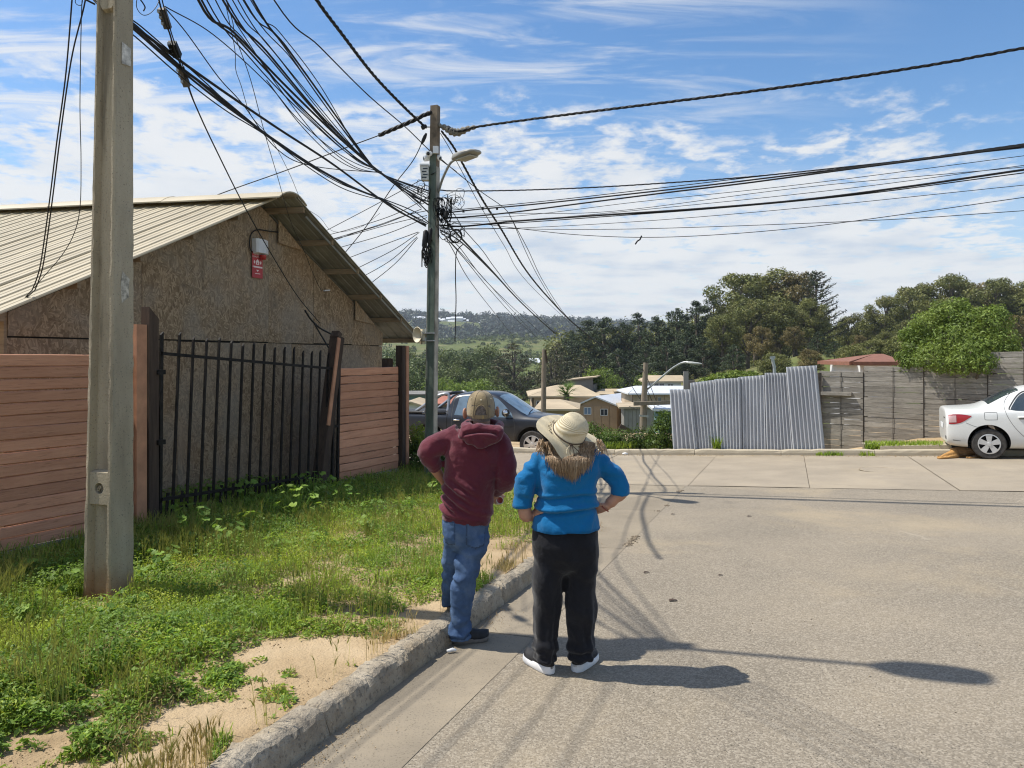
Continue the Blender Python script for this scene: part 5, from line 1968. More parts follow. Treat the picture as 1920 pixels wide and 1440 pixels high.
TV = [
 (962, 640, 150, 'cedar', 1.25, 'in the middle of the valley above the pickup cab'),
 (1034, 652, 135, 'cedar', .8, 'just right of the bare timber pole'),
 (1046, 640, 140, 'cedar', 1.1, 'left of the tan hipped roof'),
 (1092, 660, 128, 'cedar', 1.15, 'behind the tan hipped roof'),
 (912, 648, 190, 'round0', 1.0, 'in the valley above the cap of the man'),
 (880, 662, 170, 'round0', 1.0, 'in the valley right of the corner pole'),
 (846, 656, 185, 'round0', 1.05, 'in the valley just right of the corner pole'),
 (858, 690, 140, 'round0', 1.1, 'lower in the valley right of the corner pole'),
 (905, 690, 135, 'round0', 1.0, 'lower in the valley above the pickup roof'),
 (934, 668, 160, 'pine2', 1.2, 'left of the broad valley cypress'),
 (826, 658, 230, 'round0', 1.0, 'farther back beside the corner pole'),
 (790, 668, 150, 'round0', 1.0, 'in the valley behind the siren horn'),
 (752, 652, 200, 'round0', 1.1, 'in the valley beside the eave of the chipboard house'),
 (733, 668, 130, 'round0', 1.0, 'close to the corner of the chipboard house'),
 (772, 690, 120, 'round0', 1.1, 'above the corner post of the terracotta fence'),
 (1046, 640, 250, 'round0', 1.1, 'far back above the bare timber pole'),
 (1072, 622, 240, 'pine0', 1.2, 'far back at the foot of the wires'),
 (818, 708, 96, 'round1', .85, 'small and right of the corner pole'),
 (858, 716, 92, 'round1', .8, 'small and pale behind the pickup bed'),
 (896, 712, 95, 'round1', .95, 'small and behind the cap of the man'),
 (940, 722, 90, 'round0', .9, 'small and right of the cap of the man'),
 (1120, 690, 84, 'round1', .8, 'small one between roofs of the valley houses'),
 (1226, 700, 78, 'round1', .8, 'small one above the upper valley house'),
]
for px, yt, Y, k, w, pl_ in TV:
 tree(px, yt, Y, k, w, KIND[k][1] + ' ' + pl_, GVT)
# ---- woodland mass behind the individual trees, and the scrub of the meadow
def wood_mass(name, spots, per, size, m, seed, flat=.8):
 rg = np.random.default_rng(seed)
 VV, FF, b = [], [], 0
 for (x, y, z, r, h) in spots:
  lob = [(0, 0, h * .55, r, r, h * .5), (r * .5, 0, h * .5, r * .7, r * .7, h * .45), (-r * .5, r * .3, h * .45, r * .7, r * .7, h * .42)]
  p, d, _ = lobes_cloud(lob, per, rg, .22)
  V, F = leaf_quads(p + np.array([x, y, z]), d + np.array([0, 0, .3]), size, .7, rg)
  VV.append(V)
  FF.append(F + b)
  b += len(V)
 me = np_mesh(name, np.concatenate(VV), np.concatenate(FF), 4)
 return obj(name, me, m, kind='stuff')
rd = random.Random(5)
sp = []
for k in range(150):
 px = rd.uniform(1040, 2080)
 Y = rd.uniform(150, 215)
 x = (px - 960) / FPX * Y
 skyline = np.interp(px, [1040, 1180, 1330, 1560, 1600, 1700, 1800, 2080], [622, 606, 580, 600, 612, 572, 545, 540])
 z = tzf(x, Y)
 zt = CAMZ - (skyline - HOR + rd.uniform(0, 26)) / FPX * Y
 h = max(5, zt - z)
 sp.append((x, Y, z, rd.uniform(3, 5), h))
wood_mass('hillside_wood', sp, 640, .42, EUC, 5)
sp = []
for k in range(130):
 px = rd.uniform(600, 1120)
 Y = rd.uniform(200, 340) if k % 2 else rd.uniform(110, 200)
 x = (px - 960) / FPX * Y
 z = tzf(x, Y)
 h = rd.uniform(4, 7) * (1 if Y > 200 else .75)
 if 975 < px < 1025 and Y > 120:
  continue
 sp.append((x, Y, z, rd.uniform(3, 5.5), h))
wood_mass('valley_wood', sp, 260, .60, MIXG, 6)
sp = []
for k in range(900):
 Y = rd.uniform(400, 800)
 x = rd.uniform(-.36, .2) * Y
 if float(fbm(x * .012, Y * .009, 77, 3)) < .40:
  continue
 sp.append((x, Y, tzf(x, Y) - .5, rd.uniform(1.6, 4.8), rd.uniform(2.0, 5.5)))
wood_mass('meadow_scrub', sp, 60, 1.0, MIXG, 7)
HPX = (778, 786, 793, 820, 834, 842, 850, 856, 862, 868, 874, 880, 846, 860, 892, 896, 826)
HPY = (600, 599, 600, 602, 603, 601, 600, 601, 600, 603, 605, 604, 607, 606, 608, 611, 604)
sp = []
for k in range(3600):
 Y = rd.uniform(900, 1640)
 x = rd.uniform(-.42, .40) * Y
 if Y < 1010 and rd.random() < .6:
  continue
 ux = 960 + x / Y * FPX
 uy = HOR - (tzf(x, Y) - CAMZ) / Y * FPX
 if 690 < ux < 775 and 612 < uy < 630:
  continue                                    # bare earth bank
 if Y < 1330 and any(abs(ux - a) < 9 and -14 < uy - b < 12 for a, b in zip(HPX, HPY)):
  continue
 sp.append((x, Y, tzf(x, Y) - 2, rd.uniform(4, 7), rd.uniform(9, 19) * (1.25 if rd.random() < .12 else 1)))
wood_mass('far_hill_forest', sp, 42, 3.2, leafmat('far_forest_leaves', (.018, .030, .018), (.032, .047, .025), (.052, .068, .034), trans=.1, scale=.02), 8)
# ================================================================== THE GARDEN TREE OVER THE PLANK FENCE
def at_fence(px, s, py):
 q = fline(px, s - 14.78 + sf(px))
 return Vector((q.x, q.y, CAMZ - (py - HOR) / FPX * q.y))
lob = []
for px, py, r, s in ((1722, 650, .36, 15.3), (1742, 610, .40, 15.5), (1778, 590, .42, 15.6), (1815, 612, .40, 15.4), (1858, 606, .42, 15.5), (1880, 640, .36, 15.4), (1840, 650, .44, 15.1),
     (1790, 640, .46, 15.1), (1750, 668, .38, 14.65), (1800, 682, .30, 14.45), (1842, 680, .28, 14.45), (1765, 686, .22, 14.45), (1820, 660, .32, 14.6), (1712, 680, .25, 14.9), (1700, 690, .18, 14.9), (1720, 628, .3, 15.5), (1878, 668, .3, 15.2),
     (1800, 574, .22, 15.6), (1760, 592, .2, 15.6), (1700, 628, .2, 15.3), (1892, 655, .22, 15.3), (1832, 590, .2, 15.5), (1690, 668, .16, 15), (1865, 588, .25, 15.6)):
 c = at_fence(px, s, py)
 r *= 1.12
 lob.append((c.x, c.y, c.z, r * 1.05, r * 1.05, r * .85))
bq = fline(1800, 17.5)
gt = thing('garden_tree', (bq.x, bq.y, -.5), 'bushy bright green garden tree spilling over the grey plank fence', 'tree')
me = crown_mesh('crown', lob, 24000, .044, BROAD, 90, .55, .20, up=.3, jitter=.8)
obj('crown', me, None, gt)
mb = MB()
for l in lob[::2]:
 mb.tube([(bq.x, bq.y, -.6), ((bq.x + l[0]) / 2, (bq.y + l[1]) / 2, .8), (l[0], l[1], l[2])], [.09, .06, .015], 6)
mb.build('trunk', BARK, gt, smooth=True)
def hedge(name, label, spots, n, size, m, seed, cat='shrub', group=None):
 """spots: (centre Vector, radius, height factor)"""
 lob = [(c.x, c.y, c.z, r, r, r * hf) for c, r, hf in spots]
 o = thing(name, (lob[0][0], lob[0][1], lob[0][2] - lob[0][5]), label, cat, group)
 obj('foliage', crown_mesh('foliage', lob, n, size, m, seed, .6, .26, up=.35), None, o)
 mb = MB()
 for l in lob:
  mb.tube([(l[0], l[1], l[2] - l[5] - .15), (l[0] + .02, l[1], l[2] - l[5] * .3), (l[0], l[1] + .02, l[2] + l[5] * .4)], [.02, .015, .006], 5)
 mb.build('stem', BARK, o)
 return o
hedge('hedge', 'rounded pale green hedge showing above the tin fence', [(P(1330, 716, 21), .30, .5), (P(1352, 710, 21), .34, .5), (P(1378, 706, 21), .36, .5), (P(1400, 707, 21), .34, .5), (P(1415, 712, 21), .25, .5)], 2600, .05, BROAD, 91, 'hedge')
hedge('shrub', 'tall leafy shrub against the left end of the tin fence', [(P(1246, 790, 19.3), .28, 1.0), (P(1238, 812, 19.2), .34, .9), (P(1250, 830, 19.2), .30, .7), (P(1228, 832, 19.2), .28, .6)], 2400, .045, SHRUB, 92, 'shrub', 'shrubs along the far kerb')
GS = 'shrubs along the far kerb'
for i, (pts, lab, m) in enumerate((
  (((1120, 838, .22), (1138, 834, .26), (1156, 838, .22)), 'low green shrub behind the far kerb beside the sun hat', SHRUB),
  (((1172, 836, .26), (1190, 830, .30), (1206, 836, .26)), 'low green shrub at the foot of the weathered timber pole', SHRUB),
  (((1218, 840, .22), (1200, 842, .2)), 'small shrub between the timber pole and the tall shrub', SHRUB),
  (((1146, 824, .25), (1120, 822, .3), (1105, 818, .3)), 'leafy bank of shrub below the plywood house', SHRUB))):
 hedge('shrub', lab, [(P(x, y - 2, 19.8 if i < 3 else 21.5), r * 1.6, .8) for x, y, r in pts], 2400, .042, m, 95 + i, 'shrub', GS)
GC = 'lush plants at the street corner'
for i, (pts, lab, m, n, sz) in enumerate((
  (((770, 860, .26), (772, 835, .20), (775, 885, .26)), 'tall green weed beside the terracotta corner post', SHRUB, 1500, .045),
  (((790, 830, .24), (782, 812, .18), (800, 845, .24), (814, 832, .2)), 'yellow green flowering bush behind the slim corner pole', LIME, 1700, .036),
  (((800, 880, .30), (790, 905, .26), (820, 900, .24)), 'dense green weeds round the foot of the slim corner pole', SHRUB, 1900, .045),
  (((836, 880, .28), (845, 905, .24), (828, 860, .22)), 'green weeds right of the slim corner pole beside the man', SHRUB, 1500, .045),
  (((925, 915, .22), (940, 930, .20), (915, 935, .2)), 'leafy weeds at the verge corner between the man and the woman', SHRUB, 1100, .04))):
 YY = (13.9, 14.0, 13.2, 13.5, 12.6)[i]
 hedge('corner_plant', lab, [(P(x, y, YY + .15 * k), r, 1.05) for k, (x, y, r) in enumerate(pts)], n, sz, m, 110 + i, 'plant', GC)
# ================================================================== VALLEY HOUSES
M_PLY = plain('bare_plywood', (.38, .27, .175), .85, var=.16, scale=.9, bump=.15, bscale=6)
M_PLYD = plain('dark_stained_boards', (.14, .085, .06), .85, var=.25, scale=1)
M_TANR = plain('tan_metal_roof', (.42, .335, .22), .7, var=.12, scale=.6)
M_WROOF = plain('white_zinc_roof', (.66, .68, .70), .45, metal=.2, var=.06, scale=.6)
M_REDR = plain('red_metal_roof', (.36, .14, .09), .65, var=.14, scale=.8)
M_GRYW = plain('grey_board_wall', (.18, .17, .155), .85, var=.2, scale=.6)
M_TEAL = plain('dull_teal_wall', (.12, .20, .19), .8, var=.15, scale=.6)
M_WALLW = plain('whitewashed_wall', (.62, .63, .64), .8, var=.08, scale=.6)
M_TANW = plain('tan_wall', (.40, .31, .21), .85, var=.15, scale=.6)
M_WING = plain('window_glass_dark', (.03, .035, .045), .12, var=.1, spec=.6)
M_WINB = plain('blue_curtain_glass', (.16, .24, .36), .3, var=.2, spec=.6)
M_ZINCW = plain('zinc_wall_sheets', (.33, .31, .28), .5, metal=.3, var=.15, scale=.8)
def vhouse(name, label, Y, pxs, y_eave, y_bot, depth, dirn, roof, wall, roofm, wins=(), boards=0):
 """front wall between two columns; `dirn` = sideways drift of the depth direction; roof = (kind, params)"""
 a = P(pxs[0], y_eave, Y)
 b = P(pxs[1], y_eave, Y)
 zb_ = min(CAMZ - (y_bot - HOR) / FPX * Y, tzf((a.x + b.x) / 2, Y)) - .3
 D = Vector((dirn, 1, 0)).normalized() * depth
 o = thing(name, ((a.x + b.x) / 2, Y, zb_), label, 'house', 'houses in the valley')
 c, d = b + D, a + D
 def at(p, z):
  return Vector((p.x, p.y, z))
 for q, (u, v) in enumerate(((a, b), (b, c), (c, d), (d, a))):
  nrm = (v - u).cross(Vector((0, 0, 1))).normalized()
  MB().prism([at(u, zb_), at(v, zb_), v, u], -nrm * .12).build('wall', wall, o, fix=True)
 k, p = roof[0], roof[1:]
 th = Vector((0, 0, .12))
 ov = .35
 ex = (b - a).normalized() * ov
 ey = D.normalized() * ov
 if k == 'gable':                 # ridge along the depth; p = (px of ridge, y of ridge)
  r = P(p[0], p[1], Y)
  r2 = r + D
  for (e0, e1) in ((a, d), (b, c)):
   sgn = -1 if e0 is a else 1
   lowz = Vector((0, 0, -.12))
   MB().prism([e0 + ex * sgn - ey + lowz, r - ey, r2 + ey, e1 + ex * sgn + ey + lowz], th).build('roof', roofm, o, fix=True)
  MB().prism([a + Vector((0, .02, 0)), b + Vector((0, .02, 0)), r + Vector((0, .02, -.05))], Vector((0, .1, 0))).build('gable', wall if len(p) < 3 else p[2], o, fix=True)
 elif k == 'side':                # slope faces us; p = (y of ridge, ridge px left, ridge px right, depth fraction)
  f = p[3]
  ra = P(p[1], p[0], Y + depth * f)
  rb = P(p[2], p[0], Y + depth * f)
  MB().prism([a - ex - ey, b + ex - ey, rb, ra], th).build('roof', roofm, o, fix=True)
  MB().prism([ra, rb, c + ex + ey, d - ex + ey], th).build('roof', roofm, o, fix=True)
  MB().prism([a - ex, ra, d - ex], th).build('roof_hip', roofm, o, fix=True)
  MB().prism([b + ex, c + ex, rb], th).build('roof_hip', roofm, o, fix=True)
 elif k == 'mono':                # single slope; p = (y left, y right) heights of the roof over the front wall
  l, r = P(pxs[0], p[0], Y), P(pxs[1], p[1], Y)
  MB().prism([l - ex - ey, r + ex - ey, r + D + ex + ey, l + D - ex + ey], th).build('roof', roofm, o, fix=True)
  MB().prism([a, b, r, l], Vector((0, .1, 0))).build('wall_top', wall, o, fix=True)
 for (x0, y0, x1, y1, m) in wins:
  q = [P(x0, y1, Y - .03), P(x1, y1, Y - .03), P(x1, y0, Y - .03), P(x0, y0, Y - .03)]
  fr = (q[1] - q[0]).length * .09
  w = MB()
  cx = (q[0] + q[2]) / 2
  W_, H_ = (q[1] - q[0]).length, (q[3] - q[0]).length
  for (sx, sz, px_, pz_) in ((W_, fr, 0, -H_ / 2), (W_, fr, 0, H_ / 2), (fr, H_, -W_ / 2, 0), (fr, H_, W_ / 2, 0), (fr * .8, H_, 0, 0)):
   w.box(cx + Vector((px_, -.02, pz_)), (sx, .07, sz))
  wo = w.build('window', M_WALLW, o)
  MB().box(cx, (W_ * .96, .04, H_ * .96)).build('pane', m, wo)
 for k2 in range(boards):         # upright boards or sheets told apart on the front
  f = (k2 + .5) / boards
  u = a.lerp(b, f)
  MB().box(at(u, (zb_ + a.z) / 2) + Vector((0, -.02, 0)), ((b - a).length / boards * .93, .05, (a.z - zb_) * .99)).build('wall_panel', wall, o)
 return o
vhouse('plywood_house', 'two storey bare plywood house with white zinc roof and two front windows', 62, (1084, 1157), 761, 834, 5.5, .55, ('gable', 1119, 745), M_PLY, M_WROOF,
  ((1095, 764, 1108, 777, M_WINB), (1126, 767, 1139, 779, M_WING)), boards=5)
vhouse('tan_roofed_house', 'low house under a wide tan hipped roof behind the bare timber pole', 66, (998, 1122), 745, 775, 9, .0, ('side', 724, 1045, 1088, .55), M_TANW, M_TANR, ((1006, 752, 1016, 762, M_WING), (1030, 752, 1042, 763, M_WING)))
vhouse('grey_shed_house', 'grey board house with a tilted flat roof beside the tan hipped roof', 78, (1070, 1112), 722, 745, 6, .2, ('mono', 714, 708), M_GRYW, M_TANR)
vhouse('small_tan_house', 'small tan roofed house between the grey shed and the valley timber pole', 76, (1122, 1158), 741, 760, 6, .1, ('side', 731, 1130, 1160, .5), M_TEAL, M_TANR)
vhouse('green_lean_to', 'dark green lean-to with a narrow roof beside the valley timber pole', 74, (1158, 1188), 738, 770, 4, .1, ('mono', 736, 733), M_TEAL, M_TANR)
vhouse('upper_valley_house', 'upper house with tan roof and half white wall right of the timber pole', 66, (1212, 1277), 717, 742, 5, .1, ('side', 706, 1216, 1279, .5), M_WALLW, M_TANR, ((1252, 720, 1262, 724, M_WING), (1225, 718, 1246, 727, M_WING)))
vhouse('white_roofed_house', 'brown walled house under a bright white zinc roof left of the tin fence', 58, (1186, 1290), 740, 800, 6, .0, ('side', 726, 1192, 1292, .6), M_PLYD if False else M_TANW, M_WROOF, ((1234, 745, 1239, 757, M_WING),), boards=7)
vhouse('zinc_shed', 'zinc sheet shed below the brown walled house by the timber pole', 50, (1170, 1232), 768, 815, 4, .1, ('mono', 766, 764), M_ZINCW, M_TANR, boards=8)
vhouse('small_white_shed', 'small white roofed shed tight against the left end of the tin fence', 40, (1236, 1275), 770, 800, 3, .1, ('side', 760, 1238, 1276, .5), M_TEAL, M_WROOF)
vhouse('teal_house', 'long teal walled house with flat grey roof behind the slim corner pole', 70, (742, 832), 744, 790, 6, .0, ('mono', 741, 741), M_TEAL, M_GRYW, ((768, 750, 775, 762, M_WING), (782, 750, 789, 762, M_WING)))
vhouse('red_roofed_house', 'house with red metal roof seen through the pickup roll bar', 60, (818, 868), 759, 800, 5, .1, ('side', 743, 832, 872, .5), M_TANW, M_REDR, ((826, 765, 834, 780, M_WING), (842, 765, 850, 780, M_WING)))
vhouse('white_walled_house', 'low white house with a pale roof at the left of the pickup', 55, (745, 800), 764, 800, 5, .0, ('gable', 770, 755), M_WALLW, M_TANR, ((764, 769, 773, 780, M_WING), (778, 768, 786, 776, M_WING)))
vhouse('pale_long_house', 'long pale roofed house behind the pickup bed', 74, (838, 940), 756, 780, 5, .0, ('side', 747, 850, 945, .5), M_TANW, M_TANR)
vhouse('low_tan_house', 'low tan roofed house just behind the pickup windscreen', 44, (1012, 1076), 770, 800, 5, .1, ('side', 752, 1016, 1050, .6), M_TANW, M_TANR)
vhouse('hill_white_house', 'round white roof peeping out among the valley trees', 430, (988, 1014), 681, 690, 8, 0, ('side', 672, 992, 1010, .5), M_WALLW, M_WROOF)
vhouse('hip_roofed_house', 'pale house with reddish hipped roof behind the grey plank fence', 24, (1613, 1672), 685, 760, 3, .1, ('side', 670, 1640, 1656, .5), M_WALLW, plain('red_brown_roof', (.22, .10, .065), .8, var=.15))
q = P(1286, 722, 22)
tag(MB().box(q + Vector((0, 0, -.55)), (.14, .06, 1.9)).build('upright_sheet', M_ZINCW), 'narrow upright zinc sheet behind the left end of the tin fence', 'sheet')
q = P(1296, 728, 23)
tag(MB().box(q + Vector((0, 0, -.7)), (.20, .10, 1.9)).build('upright_board', M_GRYW), 'grey board standing behind the tin fence left end', 'board')
st = thing('wooden_stair', P(1176, 800, 58), 'red brown wooden stair beside the plywood house', 'stair')
for k in range(8):
 MB().box(P(1176 + k * .4, 808 - k * 4.2, 58), (.9, .25, .05)).build('step', M_PLYD, st)
MB().bar(P(1170, 812, 58), P(1174, 774, 58), .08, .12).build('stringer', M_PLYD, st)
MB().bar(P(1181, 812, 58), P(1185, 774, 58), .08, .12).build('stringer', M_PLYD, st)
q = P(1166, 818, 50)
tag(MB().box(q, (.9, .1, 1.4), Matrix.Rotation(.5, 3, 'Y')).build('leaning_sheet', M_PLYD), 'dark sheet leaning below the plywood house', 'board')
pc = P(1062, 740, 52)
pm = thing('palm_tree', (pc.x, pc.y, pc.z - 3.0), 'small fan palm in front of the tan hipped roof', 'palm')
MB().tube([pc + Vector((0, 0, -3.2)), pc], [.22, .2], 8).build('trunk', BARK, pm)
rd = random.Random(4)
for k in range(26):
 a = k * 2.4
 el = rd.uniform(-.3, 1.2)
 d = Vector((math.cos(a) * math.cos(el), math.sin(a) * math.cos(el), math.sin(el)))
 L_ = rd.uniform(.7, 1.1)
 mb = MB()
 mb.tube([pc, pc + d * L_ * .6 + Vector((0, 0, .06))], .02, 4)
 tip = pc + d * L_ * .6
 sd = d.cross(Vector((0, 0, 1))).normalized()
 for j in range(-4, 5):
  e = (d * math.cos(j * .28) + sd * math.sin(j * .28)).normalized()
  u = e.cross(d.cross(e) if abs(j) else sd)
  w_ = sd * .035
  mb.add([tip - w_, tip + w_, tip + e * .62 + Vector((0, 0, -.08))], [(0, 1, 2)])
 mb.build('frond', SHRUB, pm)
rd = random.Random(12)
GH = 'white houses on the far hill'
for k in range(17):
 px = (778, 786, 793, 820, 834, 842, 850, 856, 862, 868, 874, 880, 846, 860, 892, 896, 826)[k]
 py = (600, 599, 600, 602, 603, 601, 600, 601, 600, 603, 605, 604, 607, 606, 608, 611, 604)[k]
 Y = 1330 + rd.uniform(-30, 30)
 c = P(px, py, Y)
 o = thing('hill_house', c, 'tiny white house among trees on the far blue hillside', 'house', GH)
 w_ = rd.uniform(6, 12)
 MB().box(c, (w_, 8, 5)).build('wall', M_WALLW, o)
 MB().prism([c + Vector((-w_ / 2 - .5, -4.6, 2.4)), c + Vector((w_ / 2 + .5, -4.6, 2.4)), c + Vector((w_ / 2, 0, 5.4)), c + Vector((-w_ / 2, 0, 5.4))], (0, 0, .5)).build('roof', M_WROOF, o, fix=True)
c = P(875, 596, 1400)
MBm = MB()
for dx in (-.8, .8):
 MBm.bar(c + Vector((dx, 0, -14)), c + Vector((dx * .3, 0, 16)), .7, .7)
for k in range(6):
 MBm.bar(c + Vector((-.9, 0, -8 + k * 4)), c + Vector((.9, 0, -6 + k * 4)), .5, .5)
tag(MBm.build('radio_mast', M_GALV), 'thin lattice radio mast on the crest of the far hill', 'mast')
# ================================================================== VEHICLES
def car_paint(name, c, rough=.25, coat=.6, flake=0.0):
 g = G(name)
 n = g.noise(1.2, 4, .55)
 col = g.ramp(n, [(.3, tuple(q * .95 for q in c)), (.7, tuple(min(1, q * 1.04) for q in c))])
 tc = g.n('ShaderNodeTexCoord').outputs['Object']
 sp = g.n('ShaderNodeSeparateXYZ')
 g.l(tc, sp.inputs[0])
 d = g.math('SUBTRACT', 1.0, g.step(g.math('ADD', sp.outputs[2], g.math('MULTIPLY', g.noise(4, 5, .65), .5)), .35, 1.0))
 col = g.mix(g.math('MULTIPLY', d, .30), col, (.36, .30, .22))
 g.color(col).set(rough=g.math('ADD', g.math('MULTIPLY', d, .35), rough), coat=coat, coatr=.08, spec=.5)
 return g.m
M_CARW = car_paint('white_car_paint', (.74, .75, .73))
M_TRK = car_paint('dark_blue_grey_paint', (.014, .018, .027), .34, .35)
M_GLASS = plain('tinted_window_glass', (.035, .048, .060), .05, var=.15, scale=2, spec=.8)
M_GLASSL = plain('painted_view_glass', (.13, .19, .25), .05, var=.3, scale=1.5, spec=.8)  # opaque; the bright view through the cab is put into its colour
M_TYRE = plain('dusty_tyre_rubber', (.060, .055, .050), .9, var=.3, scale=12, bump=.2)
M_RIM = plain('silver_alloy', (.62, .62, .62), .35, metal=.5, var=.08)
M_WELL = plain('wheel_well_black', (.010, .010, .010), .9)
M_SEAM = plain('panel_gap', (.09, .09, .088), .8)
M_TAIL = plain('red_tail_lens', (.38, .012, .022), .15, var=.06, spec=.6)
M_TAILW = plain('clear_tail_lens', (.62, .40, .40), .15, var=.10, spec=.6)
M_CHROME = plain('chrome', (.75, .75, .76), .12, metal=1.0, var=.03)
M_BLKP = plain('black_bumper_plastic', (.025, .025, .026), .6, var=.2)
def eval_mods(o):
 dg = bpy.context.evaluated_depsgraph_get()
 dg.update()
 me = bpy.data.meshes.new_from_object(o.evaluated_get(dg))
 return me
def loft_body(stations, arches, paint, sub=2):
 """stations: (x, [(y,z)...] half section from bottom centre to top centre)"""
 mb = MB()
 rr = []
 for x, half in stations:
  ring = [(x, -y, z) for y, z in half] + [(x, y, z) for y, z in half[::-1][1:-1]]
  rr.append(ring)
 mb.rings(rr)
 me = mb.mesh('body', True, fix=True)
 me.materials.append(paint)
 o = bpy.data.objects.new('body_tmp', me)
 COL.objects.link(o)
 md = o.modifiers.new('s', 'SUBSURF')
 md.levels = sub
 md.render_levels = sub
 cut = []
 for (x, z, r, w) in arches:
  c = MB()
  rings = []
  for y in (-w, w):
   rings.append([(x + r * math.cos(t), y, z + r * math.sin(t)) for t in [2 * math.pi * k / 40 for k in range(40)]])
  c.rings(rings)
  cm = c.mesh('cut', False, fix=True)
  cm.materials.append(M_WELL)
  co = bpy.data.objects.new('cut_tmp', cm)
  COL.objects.link(co)
  cut.append(co)
  b = o.modifiers.new('b', 'BOOLEAN')
  b.object = co
  b.operation = 'DIFFERENCE'
  b.solver = 'EXACT'
  b.material_mode = 'TRANSFER'
 me2 = eval_mods(o)
 bpy.data.objects.remove(o)
 for c in cut:
  bpy.data.objects.remove(c)
 me2.polygons.foreach_set('use_smooth', [True] * len(me2.polygons))
 me2.set_sharp_from_angle(angle=math.radians(40))
 return me2
class Skin:
 """lays patches on a body"""
 def __init__(self, me):
  bm = bmesh.new()
  bm.from_mesh(me)
  self.t = BVHTree.FromBMesh(bm)
  bm.free()
 def hit(self, o, d, off):
  r = self.t.ray_cast(Vector(o), Vector(d))
  if r[0] is None:
   r = self.t.find_nearest(Vector(o))
   return Vector(r[0])
  n = r[1]
  if n.dot(Vector(d)) > 0:
   n = -n
  return r[0] + n * off
 def side(self, x, z, off=.004, s=-1):
  return self.hit((x, s * 3, z), (0, -s, 0), off)
 def strip(self, low, up, rows=6, off=.004, s=-1, sub=4):
  lo = spline([(a, 0, b) for a, b in low], sub) if len(low) > 2 else [Vector((low[0][0], 0, low[0][1])).lerp(Vector((low[1][0], 0, low[1][1])), k / 8) for k in range(9)]
  n = len(lo)
  upq = [Vector((a, 0, b)) for a, b in up]
  if len(up) > 2:
   hi = spline(upq, sub)
  else:
   hi = [upq[0].lerp(upq[1], k / 8) for k in range(9)]
  if len(hi) != n:
   hi = [hi[round(k * (len(hi) - 1) / (n - 1))] for k in range(n)]
  g = []
  for i in range(rows + 1):
   f = i / rows
   g.append([self.side(a.lerp(b, f).x, a.lerp(b, f).z, off, s) for a, b in zip(lo, hi)])
  return MB().grid(g)
 def line(self, pts, w=.007, off=.002, s=-1, sub=6):
  q = spline([(a, 0, b) for a, b in pts], sub)
  g = [[], []]
  for i, p in enumerate(q):
   t = (q[min(i + 1, len(q) - 1)] - q[max(i - 1, 0)]).normalized()
   n = Vector((-t.z, 0, t.x)) * (w / 2)
   for k, e in enumerate((p - n, p + n)):
    g[k].append(self.side(e.x, e.z, off, s))
  return MB().grid(g)
def wheel(root, x, y, r, w, side, spokes=5, m=None):
 """wheel as part with rim and spokes; side -1 = right"""
 base = wloc(root)
 tm = MB()
 prof = [(r * .62, -w / 2), (r * .93, -w / 2), (r, -w * .36), (r, w * .36), (r * .93, w / 2), (r * .62, w / 2)]
 tm.lathe(prof, 36, (x, y, r), axis=(0, 1, 0))
 t = tm.build('wheel', M_TYRE, root, smooth='auto', at=base)
 rm = MB()
 yo = y + side * (w / 2 - .012)
 rm.lathe([(r * .66, 0), (r * .655, .02), (r * .60, .022), (r * .585, 0)], 36, (x, yo - side * .0, r), axis=(0, side, 0))
 for k in range(spokes):
  a = 2 * math.pi * k / spokes + .3
  ca, sa = math.cos(a), math.sin(a)
  for (r0, r1, w0, w1) in ((r * .10, r * .61, .034, .062),):
   pts = []
   for (rr_, ww) in ((r0, -w0), (r1, -w1), (r1, w1), (r0, w0)):
    pts.append(Vector((x + rr_ * ca - ww * sa * 1.0, yo, r + rr_ * sa + ww * ca)))
   rm.prism(pts, (0, side * .018, 0))
 rm.lathe([(0, .028), (r * .13, .026), (r * .17, .005), (r * .17, -.01)], 20, (x, yo, r), axis=(0, side, 0))
 rm.build('rim', m or M_RIM, t, smooth='auto', at=base, fix=True)
 MB().lathe([(0, 0), (r * .62, 0)], 30, (x, yo - side * .04, r), axis=(0, side, 0)).build('dark_backing', M_WELL, t, at=base)  # black backing, the shade between the spokes put in as colour
 return t
def place(root, origin, heading, pitch):
 root.location = origin
 h = Vector(heading)
 yaw = math.atan2(h.y, h.x)
 root.rotation_euler = (Matrix.Rotation(yaw, 3, 'Z') @ Matrix.Rotation(-pitch, 3, 'Y')).to_euler()
